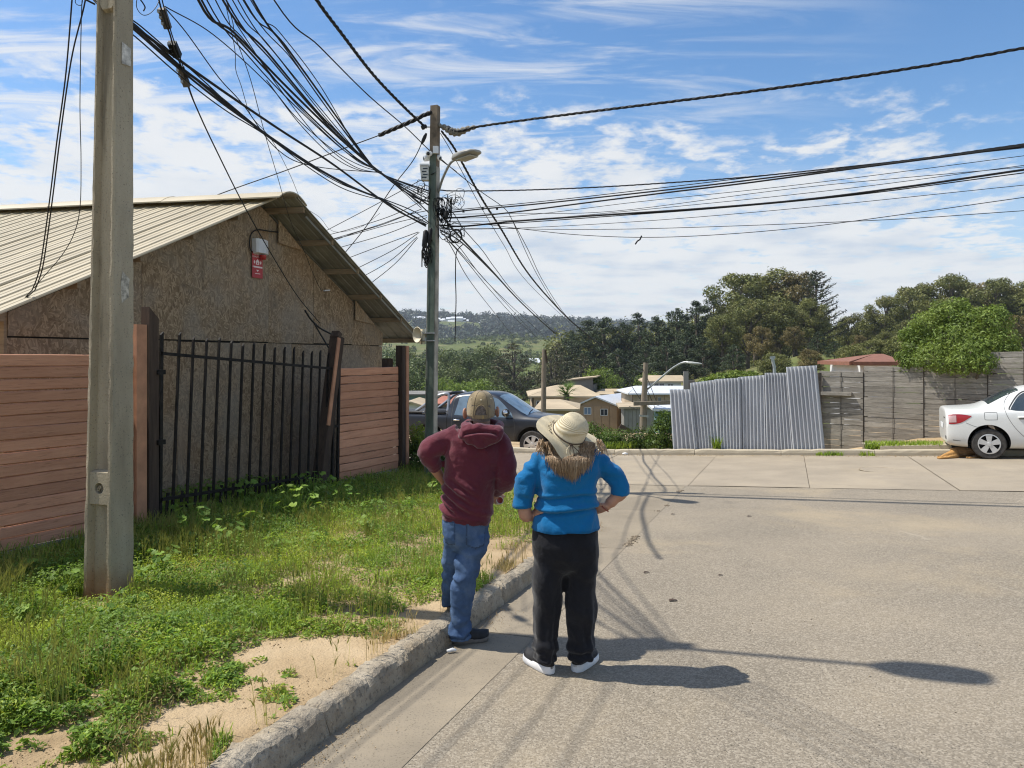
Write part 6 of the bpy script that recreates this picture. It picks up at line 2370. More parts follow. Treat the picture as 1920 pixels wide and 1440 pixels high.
# ------------------------------------------------------------------ white saloon
def white_car():
 root = thing('parked_car', (0, 0, 0), 'white four door saloon parked on the far kerb at the right edge', 'car')
 def sec(zs, zb, zt, ws, wb, wt, zm=None, crown=.02):
  zm = zm or (zs + zb) * .5
  return [(0, zs), (ws * .80, zs), (ws, zs + .05), (ws + .02, zm), (wb, zb - .04), (wb - .03, zb), (wt + (wb - wt) * .12, zb + (zt - zb) * .62), (wt, zt - .035), (wt * .62, zt), (0, zt + crown)]
 st = [
  (.00, sec(.34, .60, .97, .74, .78, .66, .50)),
  (.012, sec(.30, .70, 1.035, .76, .80, .70, .52)),
  (.06, sec(.26, .93, 1.055, .79, .825, .72, .55)),
  (.14, sec(.24, .97, 1.06, .81, .838, .725, .57)),
  (.30, sec(.22, .98, 1.065, .83, .85, .73, .58)),
  (.62, sec(.20, .99, 1.075, .845, .86, .71, .6)),
  (.80, sec(.19, 1.0, 1.14, .85, .865, .66, .6)),
  (1.10, sec(.19, 1.0, 1.335, .85, .868, .60, .6)),
  (1.42, sec(.19, 1.0, 1.465, .85, .868, .575, .6)),
  (1.80, sec(.19, .995, 1.505, .85, .868, .575, .6)),
  (2.30, sec(.19, .985, 1.51, .85, .868, .575, .6)),
  (2.70, sec(.19, .975, 1.475, .85, .865, .57, .6)),
  (3.05, sec(.19, .965, 1.27, .85, .86, .60, .6)),
  (3.36, sec(.19, .95, 1.03, .845, .85, .66, .6)),
  (3.75, sec(.20, .90, .96, .835, .84, .66, .58)),
  (4.10, sec(.22, .80, .87, .79, .79, .62, .55)),
  (4.27, sec(.26, .66, .72, .66, .66, .54, .5)),
  (4.32, sec(.34, .56, .60, .5, .5, .42, .46))]
 R = .315
 xr, xf = .76, 3.38
 me = loft_body(st, [(xr, R + .02, R + .068, 1.2), (xf, R + .02, R + .068, 1.2)], M_CARW)
 base = (0, 0, 0)
 body = obj('body', me, None, root)
 sk = Skin(me)
 def part(nm, mb, m, parent=root, **k):
  return mb.build(nm, m, parent, smooth=True, at=base, **k)
 for s in (-1, 1):
  rd_ = part('rear_door_glass', sk.strip([(1.16, 1.02), (1.28, 1.0), (1.55, .995), (1.85, .993)], [(1.20, 1.09), (1.37, 1.31), (1.58, 1.395), (1.85, 1.415)], 8, .004, s), M_GLASS)
  part('window_trim', sk.line([(1.14, 1.02), (1.17, 1.09), (1.36, 1.335), (1.58, 1.415), (1.86, 1.432)], .022, .005, s), M_BLKP, rd_)
  fd_ = part('front_door_glass', sk.strip([(1.93, .993), (2.3, .985), (2.6, .98), (2.92, .975)], [(1.93, 1.418), (2.2, 1.42), (2.45, 1.38), (2.86, 1.05)], 8, .004, s), M_GLASS)
  part('pillar_trim', sk.strip([(1.86, .993), (1.925, .993)], [(1.86, 1.43), (1.925, 1.43)], 6, .005, s), M_BLKP, fd_)
  part('rear_door_seam', sk.line([(1.33, 1.43), (1.16, 1.29), (1.07, 1.12), (1.09, .92), (1.22, .66), (1.42, .42), (1.55, .32)], .008, .0025, s), M_SEAM)
  part('door_seam', sk.line([(1.89, 1.43), (1.89, .99), (1.90, .7), (1.90, .32)], .008, .0025, s), M_SEAM)
  part('front_door_seam', sk.line([(2.95, 1.0), (2.95, .7), (2.90, .36)], .008, .0025, s), M_SEAM)
  part('sill_seam', sk.line([(1.55, .31), (2.2, .30), (2.9, .31)], .012, .0025, s), M_SEAM)
  for (hx, hz) in ((1.38, .865), (2.12, .86)):
   c = sk.side(hx, hz, .022, s)
   part('door_handle', MB().tube([c + Vector((-.10, -s * .02, 0)), c + Vector((-.06, 0, .004)), c + Vector((.06, 0, .004)), c + Vector((.10, -s * .02, 0))], [.012, .020, .020, .012], 8), M_CARW)
   part('handle_recess', sk.strip([(hx - .08, hz - .04), (hx + .08, hz - .04)], [(hx - .08, hz), (hx + .08, hz)], 3, .003, s), M_SEAM)
  tl = part('tail_light', sk.strip([(.055, .735), (.16, .735), (.30, .775), (.46, .885)], [(.055, .925), (.16, .938), (.30, .935), (.47, .905)], 6, .005, s), M_TAIL)
  part('clear_lens', sk.strip([(.06, .765), (.19, .770)], [(.06, .91), (.19, .915)], 4, .009, s), M_TAILW, tl)
  part('bumper_seam', sk.line([(.36, .76), (.50, .69), (.62, .655)], .007, .0025, s), M_SEAM)
  part('reflector', sk.strip([(.12, .385), (.26, .375)], [(.11, .405), (.25, .382)], 2, .005, s), M_SEAM)
  for (x_, y_) in ((xr, .735), (xf, .735)):
   wheel(root, x_, s * .745, R, .19, s)
 fl = part('fuel_flap', sk.line([(.70, .84), (.70, .95), (.72, .97), (.90, .97), (.92, .95), (.92, .84), (.90, .82), (.72, .82), (.70, .84)], .007, .0025, -1, 3), M_SEAM)
 def top_patch(rows, off=.005, d=(0, 0, -1), o=(0, 0, 3)):
  g = []
  for (x0, hw) in rows:
   g.append([sk.hit(Vector((x0, y * hw, 0)) + Vector(o), d, off) for y in np.linspace(-1, 1, 9)])
  return MB().grid(g)
 part('rear_window', top_patch([(.80, .60), (.95, .575), (1.1, .55), (1.25, .53), (1.37, .51)]), M_GLASS)
 part('windscreen', top_patch([(3.28, .62), (3.1, .59), (2.95, .57), (2.80, .54)]), M_GLASS)
 part('tail_slot', MB().grid([[sk.hit((-2, y, z), (1, 0, 0), .004) for y in np.linspace(-.70, -.52, 4)] for z in (.40, .47)]), M_SEAM)
 part('number_plate', MB().grid([[sk.hit((-2, y, z), (1, 0, 0), .006) for y in np.linspace(-.26, .26, 5)] for z in (.60, .72)]), M_WALLW)
 part('badge', MB().grid([[sk.hit((-2, y, z), (1, 0, 0), .005) for y in np.linspace(-.62, -.40, 4)] for z in (.84, .87)]), M_CHROME)
 part('silencer', MB().tube([(.12, -.45, .22), (.50, -.45, .22)], .09, 10), M_WELL)
 c = sk.side(2.86, 1.02, .09, -1)
 for s in (-1, 1):
  c = sk.side(2.86, 1.02, .10, s)
  part('wing_mirror', MB().lathe([(0, -.09), (.06, -.08), (.075, 0), (.06, .07), (0, .08)], 12, c, axis=(.2, s, .1)), M_CARW)
 return root
car = white_car()
wr = P(1855, 861, 15.6)
gzc = gz(wr.x, wr.y)
slope = math.atan(.0427)
CH = Vector((1, -.46, 0)).normalized()
org = Vector((wr.x, wr.y, gzc + .006)) - CH * .76 + Vector((-CH.y, CH.x, 0)) * .745
org.z = gz(wr.x - KE.x * .76, wr.y - KE.y * .76) + .010
place(car, org, CH, slope)
# ------------------------------------------------------------------ dark pickup
def pickup():
 root = thing('pickup_truck', (0, 0, 0), 'dark blue grey double cab pickup with roll bar parked beyond the cross street', 'pickup truck')
 def sec(zs, zb, zt, ws, wb, wt, crown=.015):
  return [(0, zs), (ws * .85, zs), (ws, zs + .06), (ws + .015, (zs + zb) * .5), (wb, zb - .06), (wb - .02, zb), (wt + (wb - wt) * .15, zb + (zt - zb) * .6), (wt, zt - .04), (wt * .6, zt), (0, zt + crown)]
 st = [
  (.00, sec(.55, 1.02, 1.10, .80, .84, .80)),
  (.04, sec(.50, 1.07, 1.14, .85, .88, .83)),
  (.30, sec(.46, 1.08, 1.15, .88, .90, .84)),
  (1.20, sec(.44, 1.08, 1.15, .89, .905, .84)),
  (1.62, sec(.42, 1.08, 1.16, .89, .905, .82)),
  (1.70, sec(.41, 1.08, 1.62, .89, .905, .70)),
  (1.85, sec(.40, 1.08, 1.745, .89, .905, .665)),
  (2.40, sec(.39, 1.07, 1.785, .89, .905, .655)),
  (2.85, sec(.39, 1.06, 1.785, .89, .905, .655)),
  (3.12, sec(.39, 1.06, 1.735, .89, .905, .655)),
  (3.55, sec(.39, 1.06, 1.45, .89, .905, .69)),
  (3.92, sec(.39, 1.06, 1.195, .89, .90, .76)),
  (4.02, sec(.39, 1.06, 1.170, .89, .90, .79)),
  (4.60, sec(.40, 1.04, 1.135, .89, .895, .79)),
  (5.05, sec(.42, 1.00, 1.085, .88, .88, .76)),
  (5.20, sec(.43, .97, 1.04, .84, .85, .74)),
  (5.26, sec(.44, .92, .98, .80, .80, .70)),
  (5.28, sec(.50, .86, .90, .70, .70, .6))]
 R = .375
 xr, xf = 1.12, 4.20
 me = loft_body(st, [(xr, R + .03, R + .08, 1.3), (xf, R + .03, R + .08, 1.3)], M_TRK)
 obj('body', me, None, root)
 sk = Skin(me)
 base = (0, 0, 0)
 def part(nm, mb, m, parent=root, **k):
  return mb.build(nm, m, parent, smooth=True, at=base, **k)
 for s in (-1, 1):
  part('rear_door_glass', sk.strip([(1.86, 1.12), (2.1, 1.11), (2.35, 1.105), (2.55, 1.10)], [(1.95, 1.60), (2.1, 1.655), (2.35, 1.67), (2.55, 1.67)], 7, .004, s), M_GLASSL)
  part('front_door_glass', sk.strip([(2.68, 1.10), (2.95, 1.095), (3.25, 1.09), (3.62, 1.09)], [(2.68, 1.665), (2.9, 1.65), (3.15, 1.57), (3.56, 1.20)], 7, .004, s), M_GLASSL)
  part('door_seam', sk.line([(2.61, 1.70), (2.61, 1.1), (2.62, .8), (2.62, .47)], .012, .003, s), M_SEAM)
  part('rear_door_seam', sk.line([(1.80, 1.66), (1.78, 1.1), (1.80, .85), (1.70, .62), (1.62, .5)], .012, .003, s), M_SEAM)
  part('front_door_seam', sk.line([(3.62, 1.15), (3.68, .9), (3.66, .6), (3.60, .47)], .012, .003, s), M_SEAM)
  part('bed_gap', sk.line([(1.645, 1.15), (1.645, .9), (1.645, .5)], .022, .003, s), M_WELL)
  for (hx, hz) in ((1.95, .98), (2.80, .97)):
   c = sk.side(hx, hz, .03, s)
   part('door_handle', MB().tube([c + Vector((-.11, -s * .02, 0)), c + Vector((-.07, 0, 0)), c + Vector((.07, 0, 0)), c + Vector((.11, -s * .02, 0))], [.014, .024, .024, .014], 8), M_CHROME)
  part('side_moulding', sk.strip([(2.0, .82), (3.55, .80)], [(2.0, .86), (3.68, .86)], 2, .008, s), M_BLKP)
  part('tail_light', sk.strip([(.03, .80), (.10, .80)], [(.03, 1.08), (.10, 1.08)], 4, .008, s), M_TAIL)
  part('bed_rail', MB().tube([(.05, s * .845, 1.165), (.8, s * .85, 1.17), (1.58, s * .85, 1.17)], .035, 8), M_BLKP)
  hp_ = [(.62, s * .80, 1.19), (.95, s * .76, 1.42), (1.18, s * .72, 1.60), (1.45, s * .68, 1.70), (1.60, s * .66, 1.68), (1.62, s * .70, 1.45), (1.62, s * .78, 1.19)]
  part('roll_bar', MB().tube(spline(hp_, 5), .045, 8), plain('grey_roll_bar', (.30, .32, .35), .3, metal=.4))
  part('arch_flare', MB().grid([[sk.side(xr + (R + q) * math.cos(t), R + .03 + (R + q) * math.sin(t), .012, s) for t in np.linspace(-.1, math.pi + .1, 22)] for q in (.085, .14)]), M_BLKP)
  part('arch_flare', MB().grid([[sk.side(xf + (R + q) * math.cos(t), R + .03 + (R + q) * math.sin(t), .012, s) for t in np.linspace(-.1, math.pi + .1, 22)] for q in (.085, .14)]), M_BLKP)
  part('side_step', MB().tube([(1.6, s * .90, .36), (1.7, s * .93, .35), (3.5, s * .93, .35), (3.6, s * .90, .36)], .035, 8), M_RIM)
  for k in range(2):
   part('tie_down_ring', MB().lathe([(.028, -.01), (.045, 0), (.028, .01)], 12, (.28 + k * .62, s * .875, 1.15), axis=(0, 1, 0)), M_CHROME)
  for x_ in (xr, xf):
   wheel(root, x_, s * .80, R, .24, s, 6)
  c = sk.side(3.44, 1.15, .16, s)
  mr = part('wing_mirror', MB().lathe([(0, -.12), (.09, -.11), (.115, 0), (.09, .09), (0, .10)], 12, c, axis=(.25, s * .9, .25)), M_BLKP)
  part('mirror_cap', MB().lathe([(0, .105), (.07, .09), (.115, .02), (.118, 0)], 12, c, axis=(.9, s * .2, .25)), M_CHROME, mr)
 part('roll_bar', MB().tube([(1.52, -.66, 1.69), (1.52, 0, 1.72), (1.52, .66, 1.69)], .045, 8), M_BLKP)
 def top_patch(rows, off=.006):
  return MB().grid([[sk.hit((x0, y * hw, 4), (0, 0, -1), off) for y in np.linspace(-1, 1, 11)] for (x0, hw) in rows])
 part('windscreen', top_patch([(3.98, .70), (3.8, .68), (3.6, .66), (3.4, .64), (3.24, .61), (3.14, .59)]), M_GLASSL)
 part('wiper', MB().tube([sk.hit((3.97, -.5, 4), (0, 0, -1), .02), sk.hit((3.90, -.1, 4), (0, 0, -1), .02), sk.hit((3.86, .2, 4), (0, 0, -1), .02)], .01, 5), M_WELL)
 part('bed_cover', MB().box((.82, 0, 1.165), (1.5, 1.6, .02)), M_BLKP)
 part('rear_bumper', MB().tube([(-.06, -.80, .58), (-.10, 0, .58), (-.06, .80, .58)], .08, 8), M_CHROME)
 part('aerial', MB().tube([(3.1, .3, 1.74), (2.9, .3, 1.95)], .006, 4), M_BLKP)
 return root
trk = pickup()
def far_z(x, y):
 s, t = ST(x, y)
 return max(tzf(x, y) + .02, back_h(x, y)) if s > 17 else back_h(x, y)
th_ = Vector((1, -.36, 0)).normalized()
C_ = Vector((-3.28, 23.75, 0))
tzr = far_z(*(C_ + th_ * 1.1).xy) if True else 0
tzf_ = far_z(*(C_ + th_ * 4.2).xy)
C_.z = tzr - .02 - (tzf_ - tzr) / 3.1 * 1.1
place(trk, C_, th_, math.atan((tzf_ - tzr) / 3.1))
trk.scale = (1.055, 1.0, 1.04)
# ================================================================== PEOPLE
def cloth_mat(name, c, rough=.85, weave=220, var=.12, sheen=.3, bump=.25):
 g = G(name)
 n = g.noise(5, 5, .6)
 col = g.ramp(n, [(.3, tuple(q * (1 - var) for q in c)), (.7, tuple(min(1, q * (1 + var)) for q in c))])
 f = g.noise(weave, 2, .6)
 col = g.mix(g.math('MULTIPLY', g.step(f, .5, .7), .25), col, tuple(q * .6 for q in c))
 g.color(col).set(rough=rough, spec=.15, sheen=sheen)
 g.bump(g.math('ADD', g.math('MULTIPLY', f, .4), g.math('MULTIPLY', g.noise(16, 5, .62, .6), 2.2)), bump * 1.6, .010)
 return g.m
def mat_denim():
 g = G('faded_denim')
 n = g.noise(6, 5, .62)
 col = g.ramp(n, [(.25, (.028, .060, .145)), (.5, (.060, .115, .235)), (.78, (.17, .245, .37))])
 tw = g.wave(210, 1.5, 2, 2, vec=g.map((1, 1, 1), (0, .8, 0)))
 col = g.mix(g.math('MULTIPLY', tw, .22), col, (.22, .30, .42))
 g.color(col).set(rough=.9, spec=.12)
 g.bump(g.math('ADD', g.math('MULTIPLY', tw, .4), g.math('MULTIPLY', g.noise(18, 5, .62, .8), 2.2)), .5, .010)
 return g.m
def mat_straw():
 g = G('woven_straw')
 tc = g.n('ShaderNodeTexCoord').outputs['Object']
 w = g.n('ShaderNodeTexWave')
 w.wave_type = 'RINGS'
 w.rings_direction = 'Z'
 g.l(tc, w.inputs['Vector'])
 w.inputs['Scale'].default_value = 62
 w.inputs['Distortion'].default_value = .5
 w.inputs['Detail'].default_value = 2
 w.inputs['Detail Scale'].default_value = 9
 br = g.noise(140, 3, .7)
 col = g.ramp(g.math('ADD', g.math('MULTIPLY', w.outputs['Fac'], .6), g.math('MULTIPLY', br, .4)), [(.15, (.44, .355, .21)), (.5, (.63, .545, .37)), (.9, (.74, .66, .49))])
 g.color(col).set(rough=.75, spec=.25)
 g.bump(g.math('ADD', w.outputs['Fac'], g.math('MULTIPLY', br, .6)), .6, .003)
 return g.m
def mat_hair():
 g = G('light_brown_hair')
 v = g.map((60, 60, 3))
 n = g.noise(1.0, 4, .6, vec=v)
 col = g.ramp(n, [(.25, (.15, .090, .045)), (.5, (.31, .205, .115)), (.78, (.52, .39, .25))])
 g.color(col).set(rough=.42, spec=.45)
 return g.m
M_SKIN = plain('sunned_skin', (.42, .225, .150), .5, var=.10, scale=14, bump=.12, bscale=120, spec=.35, sss=.05)
M_MAROON = cloth_mat('maroon_fleece', (.115, .020, .032))
M_BLUE = cloth_mat('bright_blue_jersey', (.004, .125, .31), sheen=.15, var=.06, weave=300)
M_BLACKT = cloth_mat('black_velour_trousers', (.009, .0095, .013), sheen=.16, var=.2, rough=.75)
M_DENIM = mat_denim()
M_KHAKI = cloth_mat('khaki_cap_cotton', (.27, .205, .115), var=.10)
M_KHAKID = cloth_mat('khaki_cap_lining', (.09, .065, .04))
M_STRAW = mat_straw()
M_HAIR = mat_hair()
M_GHAIR = plain('short_grey_hair', (.16, .13, .11), .7, var=.4, scale=60, bump=.4, bscale=150)
M_SHOE = plain('black_shoe_upper', (.022, .022, .024), .65, var=.3, scale=30, bump=.3, bscale=120)
M_SOLEW = plain('white_foam_sole', (.72, .72, .72), .55, var=.06, scale=20)
M_SOLEG = plain('grey_brown_sole', (.17, .15, .13), .7, var=.2, scale=20)
M_STITCH = plain('stitched_seam', (.045, .075, .14), .9)
M_CORD = plain('brown_hat_cord', (.075, .05, .035), .7)
M_BRACE = plain('red_thread_bracelet', (.25, .02, .015), .6)
M_BLUED = cloth_mat('blue_jersey_hem', (.004, .10, .25), sheen=.1)
def ring_h(c, a, b, n=28, e=2.3, yaw=0.0, tilt=0.0):
 """horizontal super-ellipse ring; a sideways, b fore and aft; tilt lifts its +x side"""
 out = []
 for k in range(n):
  t = 2 * math.pi * k / n
  cx = math.copysign(abs(math.cos(t)) ** (2 / e), math.cos(t)) * a
  cy = math.copysign(abs(math.sin(t)) ** (2 / e), math.sin(t)) * b
  x = cx * math.cos(yaw) - cy * math.sin(yaw)
  y = cx * math.sin(yaw) + cy * math.cos(yaw)
  out.append(Vector((c.x + x, c.y + y, c.z + x * tilt)))
 return out
def remeshed(mb, voxel, smooth=4, name='m'):
 me = mb.mesh(name, True, fix=True)
 o = bpy.data.objects.new('tmp_r', me)
 COL.objects.link(o)
 r = o.modifiers.new('r', 'REMESH')
 r.mode = 'VOXEL'
 r.voxel_size = voxel
 if smooth:
  s = o.modifiers.new('s', 'SMOOTH')
  s.iterations = smooth
  s.factor = .5
 me2 = eval_mods(o)
 bpy.data.objects.remove(o)
 me2.polygons.foreach_set('use_smooth', [True] * len(me2.polygons))
 return me2
def displace(me, fn):
 n = len(me.vertices)
 co = np.empty(n * 3, dtype=np.float32)
 me.vertices.foreach_get('co', co)
 no = np.empty(n * 3, dtype=np.float32)
 me.vertices.foreach_get('normal', no)
 co = co.reshape(-1, 3).astype(float)
 no = no.reshape(-1, 3).astype(float)
 d = fn(co, no)
 co += no * d[:, None]
 me.vertices.foreach_set('co', co.astype(np.float32).ravel())
 me.update()
def fan(co, c, nf, fall, amp, ph=0.0, plane='xz'):
 """folds that radiate from a pulled point"""
 dx = co[:, 0] - c[0]
 dy = co[:, 1] - c[1]
 dz_ = co[:, 2] - c[2]
 r = np.sqrt(dx * dx + dy * dy + dz_ * dz_)
 th = np.arctan2(dz_, dx)
 w = np.clip(r / .13, 0, 1) ** 2 * np.exp(-r / (fall * 1.5)) * 1.6
 s = np.sin(th * nf + ph + 1.5 * np.sin(r * 9 + ph))
 return amp * w * (np.abs(s) ** .7 * np.sign(s))
def stack(co, z0, z1, freq, amp, seed=0):
 """rings of slack cloth between two heights"""
 w = np.clip((co[:, 2] - z0) / (.25 * (z1 - z0)), 0, 1) * np.clip((z1 - co[:, 2]) / (.6 * (z1 - z0)), 0, 1)
 th = co[:, 0] * 14 + co[:, 1] * 9
 nz = fbm(co[:, 0] * 9 + seed, co[:, 2] * 12 + co[:, 1] * 7, seed, 3)
 return amp * w * np.sin(co[:, 2] * freq + np.sin(th) * 1.6 + nz * 7)
def creases(co, sx, sz, amp, seed):
 a = fbm(co[:, 0] * sx + co[:, 1] * sx * .7, co[:, 2] * sz, seed, 4)
 return amp * (np.abs(a - .47) * -2.6 + .25)
def patch(me, pred, off, name, m, parent):
 """piece of cloth lying `off` over the part of a mesh where pred(center, normal) holds"""
 vs_, fs, mp = [], [], {}
 for p in me.polygons:
  if pred(p.center, p.normal):
   f = []
   for vi in p.vertices:
    if vi not in mp:
     mp[vi] = len(vs_)
     v = me.vertices[vi]
     vs_.append(v.co + v.normal * off)
    f.append(mp[vi])
   fs.append(f)
 if not fs:
  return None
 nm = bpy.data.meshes.new(name)
 nm.from_pydata(vs_, [], fs)
 nm.polygons.foreach_set('use_smooth', [True] * len(fs))
 return obj(name, nm, m, parent)
def hand(mb, wrist, d, wax, n, curl=.35, spread=1.0, thumb=1, scale=1.0, r_wrist=.026):
 """palm and five separate fingers; d toward the fingertips, wax across toward the thumb, n out of the back of the hand"""
 d, wax, n = Vector(d).normalized(), Vector(wax).normalized(), Vector(n).normalized()
 wax = (wax - d * wax.dot(d)).normalized()
 n = (n - d * n.dot(d) - wax * n.dot(wax)).normalized()
 rings = []
 for f, w_, t_ in ((-.015, r_wrist, .020), (.015, .032, .018), (.045, .040, .017), (.075, .041, .014), (.092, .036, .009)):
  c = wrist + d * f * scale
  rings.append([c + wax * (w_ * scale * math.cos(t)) + n * (t_ * scale * math.sin(t)) for t in [2 * math.pi * k / 14 for k in range(14)]])
 mb.rings(rings)
 for i, (o, L) in enumerate(((.031, .070), (.011, .079), (-.010, .074), (-.030, .058))):
  b = wrist + d * .082 * scale + wax * o * scale
  dd = (d + wax * (o * 2.2 * spread)).normalized()
  ang = 0
  pts = [b - dd * .02 * scale]
  q = b
  for k, seg in enumerate((.45, .32, .23)):
   ang += curl * (.7 + .25 * k + .06 * i)
   v = dd * math.cos(ang) - n * math.sin(ang)
   pts.append(q)
   q = q + v * L * seg * scale
  pts.append(q)
  mb.tube(spline(pts, 3), [.0092 * scale - .00022 * k for k in range(len(pts) * 3 - 2)], 8)
 tb = wrist + d * .022 * scale + wax * .026 * scale * thumb
 t1 = tb + (d * .55 + wax * .8 * thumb - n * .15).normalized() * .036 * scale
 t2 = t1 + (d * .85 + wax * .35 * thumb - n * .25).normalized() * .030 * scale
 t3 = t2 + (d * .95 + wax * .1 * thumb - n * .3).normalized() * .022 * scale
 mb.tube(spline([tb - d * .02, tb, t1, t2, t3], 3), [.014, .0138, .0135, .013, .0125, .012, .0115, .011, .0105, .010, .0095, .009, .008], 8)
def head_shape(mb, c, R, face):
 """skull with brow, nose, cheeks, chin; face = forward direction"""
 f = Vector(face).normalized()
 s = f.cross(Vector((0, 0, 1))).normalized()
 u = s.cross(f)
 rings = []
 for q in range(15):
  t = -1 + 2 * q / 14
  z = t * R * 1.22
  w = math.sqrt(max(0, 1 - abs(t) ** 2.3))
  wa = R * .80 * w * (1 if t > -.1 else 1 - .22 * (-t - .1))
  fb = R * 1.0 * w * (1 if t > -.1 else 1 - .10 * (-t))
  cc = c + u * z + f * (R * .06 if t < -.2 else -R * .02)
  rings.append([cc + s * (max(.004, wa) * math.cos(a)) + f * (max(.004, fb) * math.sin(a)) for a in [2 * math.pi * k / 22 for k in range(22)]])
 mb.rings(rings)
 nose = c + f * R * .98 - u * R * .08
 mb.tube([nose + u * R * .28 - f * R * .02, nose + f * R * .10, nose + f * R * .18 - u * R * .10, nose - u * R * .18], [R * .08, R * .11, R * .15, R * .10], 8)
 for k in (-1, 1):
  mb.tube([c + f * R * .86 + s * k * R * .30 + u * R * .14, c + f * R * .92 + s * k * R * .12 + u * R * .18], R * .07, 6)
 mb.tube([c + f * R * .92 - u * R * .52 + s * R * .22, c + f * R * .98 - u * R * .52, c + f * R * .92 - u * R * .52 - s * R * .22], R * .08, 6)
 mb.tube([c + f * R * .80 - u * R * .92, c + f * R * .86 - u * R * .88], R * .20, 8)
 return f, s, u
def ear(mb, c, out, up, fwd, h=.032):
 out, up, fwd = Vector(out).normalized(), Vector(up).normalized(), Vector(fwd).normalized()
 pts = []
 for k in range(9):
  t = -.6 + 3.9 * k / 8
  pts.append(c + up * (h * math.cos(t)) - fwd * (h * .62 * math.sin(t)) + out * (.010 + .008 * math.sin(t)))
 mb.tube(pts, .0085, 7)
 mb.tube([c + up * h * .5 + out * .002, c - up * h * .9 + out * .004], [.015, .010], 7)
def face_bits(person, c, R, f, s, u, base):
 for k in (-1, 1):
  e = c + f * R * .86 + s * k * R * .30 + u * R * .04
  MB().lathe([(0, -R * .11), (R * .08, -R * .08), (R * .11, 0), (R * .08, R * .08), (0, R * .11)], 10, e, axis=f).build('eye', M_CAMW, person, smooth=True)
 MB().tube([c + f * R * 1.01 - u * R * .52 + s * R * .2, c + f * R * 1.06 - u * R * .53, c + f * R * 1.01 - u * R * .52 - s * R * .2], R * .035, 6).build('mouth', plain('lips', (.30, .10, .09), .5), person, smooth=True)
def shoe(person, heel, toe, sole_m, name='shoe', W_=.098, H_=.085, sole_h=.030, thick_heel=1.0, ankle=.05):
 heel, toe = Vector(heel), Vector(toe)
 L = (toe - heel).length
 d = (toe - heel).normalized()
 s = d.cross(Vector((0, 0, 1))).normalized()
 up = Vector((0, 0, 1))
 def outline(f):
  return W_ * .5 * (.66 + .26 * math.sin(min(1, f * 1.35) * math.pi * .55) + .10 * f) * math.sqrt(max(.10, 1 - max(0, (.14 - f) / .145) ** 2)) * (1 if f < .82 else math.sqrt(max(.03, 1 - ((f - .82) / .185) ** 2)))
 up_r, so_r = [], []
 for q in range(25):
  f = (q / 24) ** 1.3
  w = outline(f)
  c = heel + d * (L * f)
  h = H_ * (1.0 if f < .22 else (1.0 - .15 * (f - .22) / .25 if f < .47 else max(.42, .85 - .75 * (f - .47))))
  rise = .012 * max(0, f - .75) * 4
  sh = sole_h * (thick_heel if f < .5 else 1.0)
  up_r.append([c + s * (w * .93 * math.cos(a)) + up * (sh * .8 + rise + max(0.0, math.sin(a)) * h + min(0, math.sin(a)) * .004) for a in [2 * math.pi * k / 16 for k in range(16)]])
  so_r.append([c + s * (w * 1.03 * sx) + up * zz for sx, zz in ((-.94, rise), (.94, rise), (1.0, rise + sh * .15), (1.03, rise + sh * .5), (.99, rise + sh * .85), (.93, rise + sh), (-.93, rise + sh), (-.99, rise + sh * .85), (-1.03, rise + sh * .5), (-1.0, rise + sh * .15))])
 o = MB().rings(up_r).build(name, M_SHOE, person, smooth=True, fix=True)
 MB().rings(so_r).build('sole', sole_m, o, smooth='auto', fix=True, at=None)
 return o, s, d
